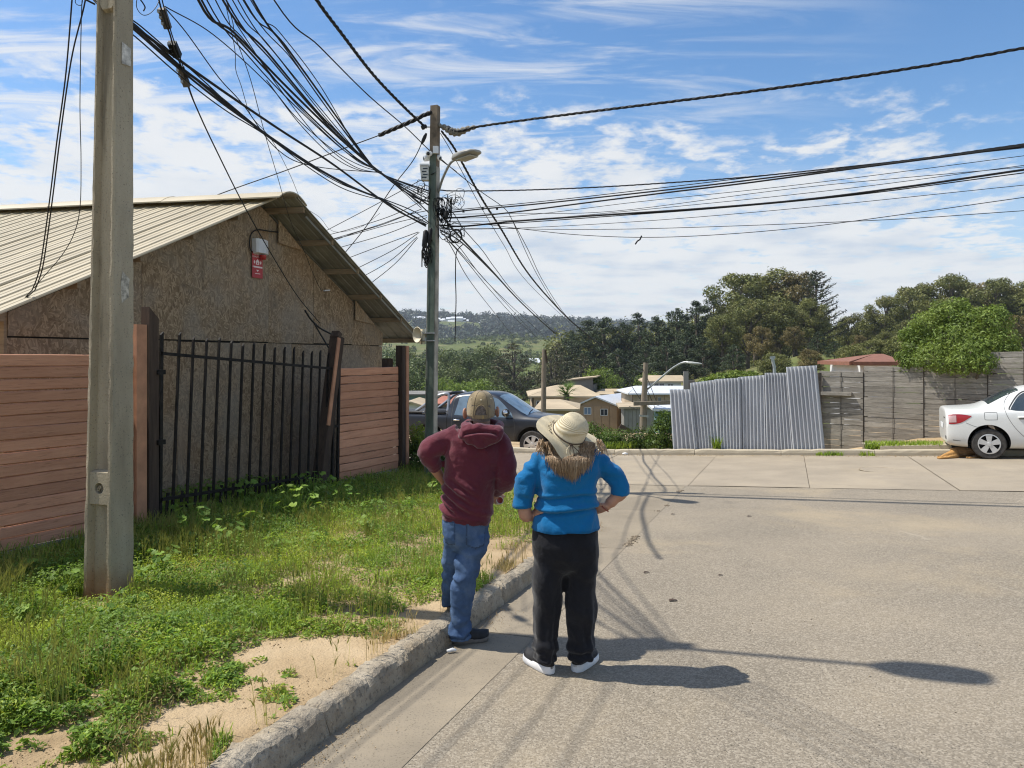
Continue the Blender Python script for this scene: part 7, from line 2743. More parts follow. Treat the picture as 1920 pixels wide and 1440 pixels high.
# ------------------------------------------------------------------ the woman
WY = 4.67
def Wp(px, py, dy=0.0):
 return P(px, py, WY + dy)
pxm = WY / FPX
def woman():
 gzw = gz(.32, WY)
 body = MB()
 tor = [(836, 1066, 17, .055, .0), (850, 1066, 44, .08, .0), (866, 1066, 54, .11, .0), (905, 1064, 50, .12, .0), (945, 1062, 50, .12, .0), (985, 1060, 54, .125, .0), (1030, 1060, 55, .12, .0), (1046, 1060, 50, .09, .0)]
 body.rings([ring_h(Wp(cx, py, dy), hw * pxm, dp, 24) for py, cx, hw, dp, dy in tor[::-1]])
 for rows in (((1030, 1030, 26, .10), (1100, 1028, 22, .085), (1160, 1025, 19, .07), (1235, 1021, 12, .05)), ((1030, 1089, 26, .10), (1100, 1090, 22, .085), (1160, 1090, 19, .07), (1235, 1090, 12, .05))):
  body.rings([ring_h(Wp(cx, py), hw * pxm, dp, 18) for py, cx, hw, dp in rows[::-1]])
 hc = Wp(1067, 822, .02)
 f, s, u = head_shape(body, hc, .098, (-.05, 1, .12))
 body.tube([Wp(1066, 850, .0), Wp(1067, 826, .01)], [.058, .052], 12)
 el = Wp(984, 960, -.02)
 wr = Wp(1001, 966, .02)
 body.tube(spline([Wp(1017, 866), Wp(990, 915, -.01), el, Wp(992, 967, .0), wr], 4), [.043] * 5 + [.043] * 4 + [.043] * 3 + [.036] * 3 + [.028] * 2, 12)
 hand(body, wr, Wp(1014, 951, -.075) - wr, Vector((.2, .5, 1)), Vector((-.7, -.75, .1)), .22, 1.0, 1, .95, .025)
 el2 = Wp(1168, 915, -.01)
 wr2 = Wp(1136, 951, .0)
 body.tube(spline([Wp(1118, 866), Wp(1146, 890, .0), el2, Wp(1153, 934, -.005), wr2], 4), [.043] * 5 + [.044] * 4 + [.044] * 3 + [.036] * 3 + [.027] * 2, 12)
 hand(body, wr2, Wp(1112, 957, .035) - wr2, Vector((.1, -.6, .8)), Vector((.3, -.6, -.7)), .30, 1.0, 1, .95, .025)
 me = remeshed(body, .0052, 3, 'person')
 o = obj('person', me, M_SKIN, label='woman in straw sun hat, blue top and black trousers, hands on hips', cat='person')
 face_bits(o, hc, .098, f, s, u, None)
 # ---- trousers
 tr = MB()
 tr.rings([ring_h(Wp(cx, py, dy), hw * pxm, dp, 30, 2.4) for py, cx, hw, dp, dy in ((972, 1060, 57, .135, 0), (995, 1060, 61, .145, 0), (1018, 1060, 63, .158, -.005), (1040, 1060, 63, .155, -.005), (1060, 1060, 59, .135, 0), (1070, 1060, 46, .10, 0), (1078, 1060, 26, .06, 0))[::-1]])
 for rows in (((1040, 1030, 32, .135), (1075, 1028, 30, .125), (1110, 1027, 28, .115), (1150, 1025, 25.5, .105), (1190, 1022.5, 22, .095), (1220, 1021.5, 20, .092), (1236, 1021, 20, .095)),
     ((1040, 1090, 32, .135), (1075, 1089.5, 30.5, .125), (1110, 1089.5, 28.5, .115), (1150, 1090, 26.5, .105), (1190, 1090, 24.5, .098), (1216, 1089.5, 23.5, .095), (1231, 1089.5, 23.5, .098))):
  tr.rings([ring_h(Wp(cx, py), hw * pxm, dp, 22, 2.2) for py, cx, hw, dp in rows[::-1]])
 me = remeshed(tr, .0095, 5)
 cr = Wp(1060, 1062, -.15)
 kn1, kn2 = Wp(1026, 1140, -.10), Wp(1090, 1150, -.10)
 def fw(co, no):
  d = fan(co, cr, 3, .22, .006, .5) + fan(co, kn1, 3, .16, .007, 1.0) + fan(co, kn2, 3, .16, .006, 2.0)
  d += .012 * (np.abs(fbm(co[:, 0] * 6 + co[:, 2] * 4.5, co[:, 2] * 2.5 - co[:, 0] * 3, 71, 3) - .47) * -3 + .2)
  d += stack(co, Wp(0, 1238).z, Wp(0, 1180).z, 62, .011, 3)
  d += creases(co, 5, 2.2, .014, 31)
  low = np.clip((Wp(0, 1090).z - co[:, 2]) / .25, 0, 1)
  d += low * .007 * np.sin(co[:, 0] * 70 + co[:, 1] * 50 + 5 * fbm(co[:, 0] * 4, co[:, 2] * 2.2, 14, 3))
  return d
 displace(me, fw)
 obj('trousers', me, M_BLACKT, o)
 # ---- top
 tp = MB()
 rr = []
 for py, cx, hw, dp, dy in ((836, 1066, 22, .075, .0), (843, 1066, 36, .09, 0), (852, 1067, 52, .110, 0), (864, 1067, 60, .130, 0), (882, 1066, 61, .145, -.005), (905, 1064, 58.5, .148, -.005), (922, 1063, 56.5, .142, 0), (932, 1062, 56.5, .146, 0), (946, 1062, 57, .148, 0), (955, 1061, 56, .142, 0), (966, 1061, 59.5, .150, 0), (980, 1060, 62.5, .160, -.003), (991, 1060, 63.5, .163, -.003)):
  rr.append(ring_h(Wp(cx, py, dy), hw * pxm, dp, 34, 2.4))
 tp.rings(rr[::-1])
 tp.tube(spline([Wp(1026, 860), Wp(1010, 872, .0), Wp(988, 905, -.02), Wp(980, 930, -.02), Wp(979.5, 951, -.018)], 4), [.070] * 3 + [.074] * 3 + [.074] * 3 + [.068] * 3 + [.061] * 5, 18)
 tp.tube(spline([Wp(1106, 858), Wp(1124, 868), Wp(1148, 888, .0), Wp(1163, 906, -.01), Wp(1163, 927, -.005)], 4), [.066] * 3 + [.066] * 3 + [.062] * 3 + [.060] * 3 + [.060] * 5, 18)
 me = remeshed(tp, .0085, 4)
 arm1, arm2 = Wp(1006, 886, -.10), Wp(1122, 884, -.10)
 h1, h2 = Wp(1008, 952, -.06), Wp(1118, 955, -.03)
 def ft(co, no):
  d = fan(co, arm1, 7, .10, .009, .8) + fan(co, arm2, 7, .10, .009, 1.6)
  d += fan(co, h1, 6, .10, .008, .2) + fan(co, h2, 6, .10, .008, 1.2)
  for zc_, w_, a_ in ((Wp(0, 927).z, .009, .012), (Wp(0, 953).z, .010, .017)):
   zz = co[:, 2] - zc_ - .012 * np.sin(co[:, 0] * 11 + zc_ * 3) - .010 * (fbm(co[:, 0] * 14, co[:, 0] * 0 + zc_, 3, 3) - .5)
   inside = (np.abs(co[:, 0] - Wp(1062, 0).x) < .20)
   d += inside * (-a_ * np.exp(-(zz / w_) ** 2) + a_ * .8 * np.exp(-((zz - .022) / .014) ** 2))
  el_ = (co[:, 0] < Wp(1000, 0).x) | (co[:, 0] > Wp(1130, 0).x)
  d += el_ * (creases(co, 9, 16, .012, 5))
  d += creases(co, 4, 5, .005, 9)
  d += .006 * (np.abs(fbm(co[:, 0] * 7 - co[:, 2] * 5, co[:, 2] * 8 + co[:, 0] * 4, 77, 3) - .47) * -3 + .2)
  return d
 displace(me, ft)
 top = obj('blue_top', me, M_BLUE, o)
 zhem = Wp(0, 986).z
 patch(me, lambda c, n: c.z < zhem and abs(c.x - Wp(1060, 0).x) < .24 and n.z > -.6, .0025, 'hem', M_BLUED, top)
 # ---- shoes
 sh1, _, _ = shoe(o, Vector((Wp(1034, 1258).x, 4.60, gz(.2, 4.60) + .004)), Vector((Wp(990, 1230).x, 4.86, gz(.1, 4.86) + .004)), M_SOLEW, 'shoe', .112, .085, .038, 1.2)
 sh2, _, _ = shoe(o, Vector((Wp(1077, 1254).x, 4.63, gz(.4, 4.63) + .004)), Vector((Wp(1119, 1236).x, 4.88, gz(.5, 4.88) + .004)), M_SOLEW, 'shoe', .112, .085, .038, 1.2)
 # ---- hair: locks hanging below the brim over the back
 mb = MB()
 rd = random.Random(3)
 shell = []
 for q in range(8):
  py = 830 + q * 5.0
  r_ = []
  for k in range(13):
   t = -1 + k / 6
   px = 1067 + t * (50 - 2.2 * q)
   dy = -.018 - .030 * (1 - t * t) - .045 * max(0, min(1, (py - 832) / 22)) - .068 * max(0, min(1, (py - 853) / 7))
   r_.append(Wp(px, py + 3 * math.cos(t * 5), dy))
  shell.append(r_)
 mb.grid(shell)
 for k in range(1100):
  t = rd.uniform(-1, 1)
  x0 = 1067 + t * 50
  y0 = 832 + rd.uniform(-4, 8)
  end = np.interp(1067 + t * 46, [1015, 1026, 1040, 1052, 1066, 1080, 1090, 1104, 1116, 1125], [852, 874, 894, 893, 899, 908, 892, 886, 868, 846])
  y1 = end + 3 - abs(rd.gauss(0, 15))
  x1 = 1066 + (x0 - 1067) * rd.uniform(.55, .92) + rd.uniform(-6, 7)
  pts = []
  dd = -.020 - .030 * (1 - t * t) + rd.uniform(-.010, .010)
  wv = rd.uniform(-4.5, 4.5)
  n = 7
  for q in range(n):
   f_ = q / (n - 1)
   px = x0 + (x1 - x0) * f_ + wv * math.sin(f_ * 5 + k)
   yy = y0 + (y1 - y0) * f_
   pts.append(Wp(px, yy, dd - .045 * max(0, min(1, (yy - 832) / 22)) - .072 * max(0, min(1, (yy - 853) / 7)) - .012 * max(0, f_ - .7) + .004 * math.sin(f_ * 9 + k)))
  r0 = rd.uniform(.0008, .0021)
  mb.tube(pts, [r0 * .9, r0, r0, r0, r0 * .85, r0 * .6, r0 * .15], 5)
 for sgn, xx in ((-1, 1015), (1, 1122)):
  for k in range(26):
   x0 = xx + rd.uniform(-6, 4) * sgn * -1
   pts = [Wp(x0, 826 + rd.uniform(-3, 3), -.06 + rd.uniform(-.04, .03)), Wp(x0 + sgn * rd.uniform(0, 8), 838 + rd.uniform(-3, 3), -.09), Wp(x0 + sgn * rd.uniform(-4, 14), 848 + rd.uniform(-3, 8), -.11)]
   r0 = rd.uniform(.002, .004)
   mb.tube(spline(pts, 3), [r0] * 5 + [r0 * .6, r0 * .2], 5)
 mb.build('hair', M_HAIR, o, smooth=True)
 # ---- sun hat, built round its own axis so that the weave follows its rings
 axis = Vector((.36, -.50, .79)).normalized()
 hatc = Wp(1066, 813, -.005)
 hat = bpy.data.objects.new('sun_hat', None)
 rot = Vector((0, 0, 1)).rotation_difference(axis)
 prof = [(.003, .148), (.022, .146), (.045, .139), (.066, .126), (.082, .108), (.093, .084), (.099, .056), (.103, .026), (.106, .004), (.112, -.006), (.126, -.010), (.145, -.014), (.165, -.020), (.188, -.028), (.212, -.036)]
 rows = []
 for (r, h) in prof:
  row = []
  for k in range(65):
   a = 2 * math.pi * k / 64
   fl_ = max(0, (r - .112) / .09)
   wob = fl_ * (.030 * max(0, -math.cos(a - .25)) ** 2 + .012 * math.sin(2 * a + .6) + .013 * math.sin(3 * a + 1.9) + .006 * math.sin(5 * a))
   dent = -.010 * math.exp(-((h - .09) / .04) ** 2) * math.cos(a - 2.4)
   rr_ = r + fl_ * .006 * math.sin(4 * a) + (dent if r < .108 else 0)
   row.append((rr_ * math.cos(a), rr_ * math.sin(a), h + wob))
  rows.append(row)
 hm = MB().grid(rows)
 hm.grid([[(p[0] * .985, p[1] * .985, p[2] - .004) for p in r][::-1] for r in rows])
 hm.grid([rows[-1], [(p[0] * .985, p[1] * .985, p[2] - .004) for p in rows[-1]]])
 hme = hm.mesh('sun_hat', True)
 hme.materials.append(M_STRAW)
 hat = bpy.data.objects.new('sun_hat', hme)
 COL.objects.link(hat)
 hat.parent = o
 hat.location = hatc
 hat.rotation_mode = 'QUATERNION'
 hat.rotation_quaternion = rot
 def hc_(r, a, h):
  return hatc + rot @ Vector((r * math.cos(a), r * math.sin(a), h))
 af = math.atan2((rot.inverted() @ Vector((0, -1, 0))).y, (rot.inverted() @ Vector((0, -1, 0))).x)
 band = [hc_(.1085, a, .010 + .002 * math.sin(5 * a)) for a in np.linspace(0, 2 * math.pi, 50)]
 bo = MB().tube(band, .0035, 6).build('hat_cord', M_CORD, o, smooth=True)
 kb = hc_(.112, af + .25, .006)
 for (da, r1) in ((.10, .185), (.22, .175), (.38, .180), (.62, .195)):
  pts = [kb, hc_(.135, af + .25 + (da - .25) * .5, .0 + .006), hc_(.160, af + da, -.004), hc_(r1, af + da + .05, -.022)]
  MB().tube(spline(pts, 5), .0028, 5).build('cord_end', M_CORD if da > .15 else M_STRAW, o, smooth=True)
 lp_ = [kb + (hc_(.125, af + .25 + .13 * math.sin(t), .012) - kb) * abs(math.sin(t * .5)) + Vector((0, -.004, 0)) for t in np.linspace(0, 6.28, 16)]
 MB().tube(lp_, .003, 5).build('bow', M_CORD, o, smooth=True)
 for k in range(9):
  a = af - 1.05 - .16 * k
  c0 = hc_(.122 + .012 * (k % 2), a, -.001)
  MB().tube([c0, c0 + (hc_(.132, a + .10, -.002) - c0) * .6], .0035, 5).build('lace', M_CORD if k % 3 == 0 else M_STRAW, o, smooth=True)
 for c, d in ((Wp(998.5, 965.5, .012), wr - el), (Wp(1134, 953, .0), wr2 - el2)):
  dv = d.normalized()
  MB().lathe([(.030, -.0025), (.0325, 0), (.030, .0025)], 20, c, axis=dv).build('bracelet', M_BRACE, o, smooth=True)
 return o
woman_o = woman()
# ------------------------------------------------------------------ the man
MY = 5.15
def Mp(px, py, dy=0.0):
 return P(px, py, MY + dy)
mm_ = MY / FPX
def man():
 body = MB()
 tor = [(800, 903, 17, .06), (815, 898, 34, .07), (835, 893, 42, .085), (880, 887, 40, .09), (930, 879, 38, .09), (975, 874, 41, .105), (1010, 874, 40, .10)]
 body.rings([ring_h(Mp(cx, py), hw * mm_, dp, 24) for py, cx, hw, dp in tor[::-1]])
 body.tube(spline([Mp(852, 1000, .02), Mp(847, 1072, .12), Mp(841, 1128, .30)], 5), [.06, .055, .05, .048, .046, .044, .042, .04, .04, .04, .038], 14)
 body.tube(spline([Mp(890, 1000, -.01), Mp(872, 1090, -.02), Mp(862, 1188, 0)], 5), [.065, .06, .055, .052, .05, .048, .046, .044, .042, .04, .04], 14)
 hc = Mp(902, 773, .012)
 f, s, u = head_shape(body, hc, .092, (.10, 1, .02))
 body.tube([Mp(903, 806, -.01), Mp(903, 784, .0)], [.062, .058], 14)
 ear(body, Mp(874.5, 775, .0), (-1, -.15, 0), (0, 0, 1), (0, 1, 0))
 ear(body, Mp(930, 772, .01), (1, -.15, 0), (0, 0, 1), (0, 1, 0))
 wr = Mp(834, 906, .085)
 body.tube(spline([Mp(850, 824), Mp(806, 846, -.04), Mp(812, 872, .0), wr], 5), [.042] * 4 + [.042] * 4 + [.040] * 4 + [.036, .033, .029, .028], 12)
 hand(body, wr, Vector((.55, .62, -.28)), Vector((.1, .3, 1)), Vector((-.7, .5, .2)), .35, 1, 1, 1.05, .028)
 wr2 = Mp(925, 930, .15)
 body.tube(spline([Mp(938, 830), Mp(946, 892, -.02), Mp(938, 910, .05), wr2], 5), [.042] * 4 + [.042] * 4 + [.040] * 4 + [.036, .033, .029, .028], 12)
 hand(body, wr2, Vector((.42, .55, -.35)), Vector((.2, -.3, 1)), Vector((.8, -.3, .2)), .55, .8, 1, 1.05, .028)
 me = remeshed(body, .0052, 3, 'person')
 o = obj('person', me, M_SKIN, label='man in maroon hoodie, jeans and khaki cap, one hand on his hip', cat='person')
 face_bits(o, hc, .094, f, s, u, None)
 # ---- jeans
 jn = MB()
 jn.rings([ring_h(Mp(cx, py, dy), hw * mm_, dp, 28, 2.3, .12) for py, cx, hw, dp, dy in ((960, 873, 43, .118, 0), (982, 873, 44.5, .124, 0), (1000, 874, 44, .128, 0), (1018, 876, 42, .12, .01), (1030, 877, 36, .10, .02))[::-1]])
 for rows in (((1000, 853, 22, .105, .02), (1030, 850, 20, .095, .05), (1065, 846, 18.5, .085, .11), (1100, 843.5, 16, .075, .20), (1122, 842, 14, .068, .28), (1134, 841.5, 13.5, .07, .31)),
     ((1000, 893, 25, .115, .0), (1030, 888, 26.5, .112, -.01), (1060, 880, 25.5, .105, -.02), (1090, 871, 22.5, .098, -.025), (1120, 866, 21, .09, -.02), (1150, 862.5, 20.5, .085, -.01), (1178, 862, 21, .085, .0), (1196, 861, 21.5, .09, .005))):
  jn.rings([ring_h(Mp(cx, py, dy), hw * mm_, dp, 22, 2.2) for py, cx, hw, dp, dy in rows[::-1]])
 me = remeshed(jn, .0085, 4)
 cr = Mp(868, 1022, -.10)
 k1 = Mp(878, 1080, -.11)
 k2 = Mp(846, 1075, .04)
 def fj(co, no):
  d = fan(co, cr, 4, .14, .007, .4) + fan(co, k1, 5, .15, .009, 1.3) + fan(co, k2, 5, .10, .008, .3)
  d += .016 * (np.abs(fbm(co[:, 0] * 9 + co[:, 2] * 8, co[:, 2] * 7 - co[:, 0] * 5, 73, 3) - .47) * -3 + .2)
  d += stack(co, Mp(0, 1198).z, Mp(0, 1145).z, 70, .013, 2) * (co[:, 1] < MY + .12)
  d += creases(co, 7, 4, .014, 12)
  return d
 displace(me, fj)
 jo = obj('jeans', me, M_DENIM, o)
 for (cx, w, z0, z1) in ((893, 15.5, 1018, 975), (845, 9.5, 1014, 972)):
  xa, xb = Mp(cx - w, 0).x, Mp(cx + w, 0).x
  za, zb_ = Mp(0, z0).z, Mp(0, z1).z
  xm = (xa + xb) / 2
  patch(me, lambda c, n, xa=xa, xb=xb, za=za, zb_=zb_, xm=xm: xa < c.x < xb and n.y < -.15 and za + abs(c.x - xm) * .35 < c.z < zb_, .005, 'back_pocket', M_DENIM, jo)
  patch(me, lambda c, n, xa=xa, xb=xb, za=za, zb_=zb_, xm=xm: xa - .004 < c.x < xb + .004 and n.y < -.1 and za - .010 + abs(c.x - xm) * .35 < c.z < zb_ + .004, .0025, 'pocket_stitching', M_STITCH, jo)
 patch(me, lambda c, n: c.z < Mp(0, 1189).z and c.y < MY + .15 and n.z > -.5, .004, 'trouser_hem', M_DENIM, jo)
 # ---- hoodie
 hd = MB()
 rr = []
 for py, cx, hw, dp in ((797, 903, 23, .075), (805, 901, 36, .088), (814, 897, 50, .102), (826, 894, 58, .118), (845, 892, 57, .130), (870, 887, 53, .132), (900, 881, 49.5, .132), (928, 878, 48.5, .134), (950, 875.5, 49, .140), (966, 873.5, 48, .142), (977, 873, 45, .130)):
  rr.append(ring_h(Mp(cx, py), hw * mm_, dp, 34, 2.3, .08, -.10 if py > 940 else -.03))
 hd.rings(rr[::-1])
 hd.tube(spline([Mp(862, 816), Mp(843, 824, .0), Mp(812, 838, -.03), Mp(803, 852, -.045), Mp(812, 866, -.01), Mp(817, 876, .015)], 4), [.082] * 5 + [.080] * 4 + [.078] * 4 + [.070] * 3 + [.062] * 2 + [.056] * 3, 18)
 hd.tube(spline([Mp(924, 818), Mp(937, 834, .0), Mp(946, 862, -.012), Mp(950, 890, -.018), Mp(943, 908, .04), Mp(930, 918, .12)], 4), [.080] * 5 + [.078] * 4 + [.076] * 4 + [.074] * 4 + [.062] * 4, 18)
 me = remeshed(hd, .0085, 4)
 t1 = Mp(832, 906, -.05)
 a1, a2 = Mp(842, 862, -.09), Mp(934, 866, -.09)
 e1, e2 = Mp(800, 850, -.09), Mp(950, 896, -.06)
 def fh(co, no):
  dia = np.clip((co[:, 2] - Mp(0, 965).z) / .06, 0, 1) * np.clip((Mp(0, 885).z - co[:, 2]) / .1, 0, 1) * np.clip((Mp(905, 0).x - co[:, 0]) / .12, 0, 1)
  d = dia * .015 * np.sin((co[:, 2] + .75 * co[:, 0]) * 85 + 3 * fbm(co[:, 0] * 5, co[:, 2] * 5, 61, 3)) + fan(co, a1, 5, .10, .005, .9) + fan(co, a2, 5, .11, .006, 1.7)
  d += fan(co, e1, 6, .09, .006, .2) + fan(co, e2, 6, .10, .007, 2.0)
  d += creases(co, 4.5, 6, .010, 22)
  d += .009 * (np.abs(fbm(co[:, 0] * 8 + co[:, 2] * 6, co[:, 2] * 9 - co[:, 0] * 4, 75, 3) - .47) * -3 + .2)
  low = np.clip((Mp(0, 935).z - co[:, 2]) / .10, 0, 1) * np.clip((co[:, 2] - Mp(0, 972).z) / .04, 0, 1)
  d += low * .009 * np.sin(co[:, 2] * 75 + co[:, 0] * 22 + 4 * fbm(co[:, 0] * 6, co[:, 2] * 6, 8, 3))
  return d
 displace(me, fh)
 ho = obj('hoodie', me, M_MAROON, o)
 patch(me, lambda c, n: c.z < Mp(0, 969).z - (c.x - Mp(873, 0).x) * .10 and n.z > -.75 and abs(c.x - Mp(873, 0).x) < .2, .003, 'ribbed_hem', cloth_mat('maroon_rib', (.095, .017, .027), weave=90), ho)
 hb = MB()
 loop = []
 for k in range(25):
  a = 2 * math.pi * k / 24
  x = math.cos(a)
  y = math.sin(a)
  back = max(0, -y)
  loop.append((Mp(903, 0).x + .118 * x + .01, MY + .005 + .105 * y - .03 * back, Mp(0, 797).z - .035 * back + .012 * max(0, y)))
 rs = [.030 + .016 * max(0, -math.sin(2 * math.pi * k / 24)) for k in range(25)]
 hb.tube(loop, rs, 12, cap=False)
 rr = []
 for q in range(11):
  t = q / 10
  z = Mp(0, 792).z - t * .155
  w = .150 * math.sqrt(max(.04, 1 - (2.0 * t - .78) ** 2 * .55)) * (1 if t < .75 else 1 - (t - .75) * 1.5)
  dep = .048 * math.sin(min(1, .25 + t) * math.pi * .72) + .012
  rr.append(ring_h(Vector((Mp(904, 0).x + .004 * math.sin(q), MY - .118 - .020 * math.sin(t * 3), z)), w, dep, 26, 2.2))
 hb.rings(rr[::-1])
 me = remeshed(hb, .0070, 3)
 hcn = Mp(882, 812, -.17)
 def fhd(co, no):
  zz = co[:, 2] - Mp(0, 802).z + .30 * (co[:, 0] - Mp(904, 0).x) ** 2 * 6
  d = -.030 * np.exp(-((zz + .004) / .011) ** 2) * (no[:, 1] < -.1) * (np.abs(co[:, 0] - Mp(902, 0).x) < .115)
  d += fan(co, hcn, 7, .07, .014, .6) + creases(co, 9, 12, .012, 17)
  return d
 displace(me, fhd)
 obj('hood', me, M_MAROON, ho)
 # ---- cap with arched opening, strap and peak
 cc = Mp(901.5, 771, .004)
 caxis = Vector((.03, -.16, 1)).normalized()
 rotc = Vector((0, 0, 1)).rotation_difference(caxis)
 A = math.atan2(-1, .05)
 def capv(a, t, grow=1.0):
  """t = 0 at the rim, 1 at the button"""
  r = math.cos(t * math.pi / 2) ** .62 * (.0985 + .004 * math.cos(6 * a) * t * (1 - t) * 2)
  z = .172 * math.sin(t * math.pi / 2) ** .95
  ell = 1.0 + .10 * abs(math.sin(a))
  return cc + rotc @ Vector((r * math.cos(a) * grow, r * math.sin(a) * ell * grow, z - .028))
 rows = []
 NA = 72
 NT = 18
 mbv, mbf = [], []
 for i in range(NT + 1):
  for k in range(NA):
   mbv.append(capv(2 * math.pi * k / NA, min(.985, i / NT)))
 for i in range(NT):
  for k in range(NA):
   a = 2 * math.pi * (k + .5) / NA
   da = (a - A + math.pi) % (2 * math.pi) - math.pi
   t = (i + .5) / NT
   if abs(da) < .46 and .05 < t < .32 * math.sqrt(max(0, 1 - (da / .46) ** 2)) + .02:
    continue
   k2 = (k + 1) % NA
   mbf.append((i * NA + k, i * NA + k2, (i + 1) * NA + k2, (i + 1) * NA + k))
 cb_ = MB()
 cb_.add(mbv, mbf)
 cap_o = cb_.build('cap', M_KHAKI, o, smooth=True)
 sd = cap_o.modifiers.new('thick', 'SOLIDIFY')
 sd.thickness = .003
 MB().lathe([(0, .006), (.007, .005), (.009, 0), (.006, -.003)], 12, capv(0, 1.0)).build('button', M_KHAKI, cap_o, smooth=True)
 for k in range(6):
  a = A + math.pi / 6 + k * math.pi / 3
  MB().tube([capv(a, t, 1.012) for t in np.linspace(.02, .97, 12)], .0014, 5).build('panel_seam', M_KHAKID, cap_o, smooth=True)
  e = capv(A + k * math.pi / 3 + .0, .52, 1.015)
  MB().lathe([(.002, .002), (.005, .002), (.006, 0)], 10, e, axis=(e - cc)).build('eyelet', M_STRAW, cap_o, smooth=True)
 arch = [capv(A + da, .32 * math.sqrt(max(0, 1 - (da / .46) ** 2)) + .03, 1.012) for da in np.linspace(-.46, .46, 21)]
 MB().tube(arch, .003, 6).build('arch_piping', M_KHAKI, cap_o, smooth=True)
 strap = MB()
 rws = []
 for t in (.0, .085):
  rws.append([capv(A + da, t, 1.012 if t else 1.01) for da in np.linspace(-.62, .62, 21)])
 strap.grid(rws)
 strap.build('strap', M_KHAKI, cap_o, smooth=True)
 MB().box(capv(A + .16, .045, 1.025), (.012, .006, .024)).build('strap_buckle', plain('dull_brass', (.30, .22, .11), .4, metal=.8), cap_o)
 MB().grid([[cc + rotc @ Vector((.094 * math.cos(A + da), .100 * math.sin(A + da), z)) for da in np.linspace(-.75, .75, 15)] for z in np.linspace(-.050, .06, 6)]).build('hair', M_GHAIR, o, smooth=True)
 vis = []
 for q in range(6):
  f_ = q / 5
  row = []
  for k in range(13):
   a = A + math.pi + (-.85 + 1.7 * k / 12)
   r = .104 + f_ * .070 * math.cos((k / 12 - .5) * 2.0)
   row.append(cc + rotc @ Vector((r * math.cos(a), r * math.sin(a) * 1.06, -.024 - .016 * f_ - .018 * abs(k / 6 - 1) ** 2 * (.4 + f_))))
  vis.append(row)
 MB().grid(vis).grid([[p - Vector((0, 0, .003)) for p in r][::-1] for r in vis]).build('peak', M_KHAKI, cap_o, smooth=True)
 # ---- shoes
 zr = gz(-.35, MY) + .004
 shoe(o, Vector((Mp(848, 0).x, MY + .01, zr)), Vector((Mp(914, 0).x + .005, MY + .09, zr - .003)), M_SOLEG, 'shoe', .108, .088, .026, 1.25)
 zk = gz(-.45, 5.5) + .155
 shoe(o, Vector((Mp(841, 0).x + .012, MY + .24, zk)), Vector((Mp(841, 0).x - .01, MY + .52, zk)), M_SOLEG, 'shoe', .104, .088, .026, 1.2)
 return o, wr2
man_o, mhand = man()
cd = Vector((.32, -.92, .22)).normalized()
cc_ = Mp(937, 938, .17)
can = thing('held_can', cc_, 'small white can with dark red end held low in the hand of the man', 'can')
MB().lathe([(.0, -.075), (.026, -.075), (.029, -.07), (.029, .0), (.027, .006), (.022, .006)], 22, cc_, axis=cd).build('body', plain('white_tin_print', (.66, .63, .62), .35, var=.25, scale=40), can, smooth='auto')
MB().lathe([(.0, .004), (.019, .004), (.022, .0065)], 22, cc_, axis=cd).build('end_cap', plain('dark_red_cap', (.28, .035, .02), .35), can, smooth=True)
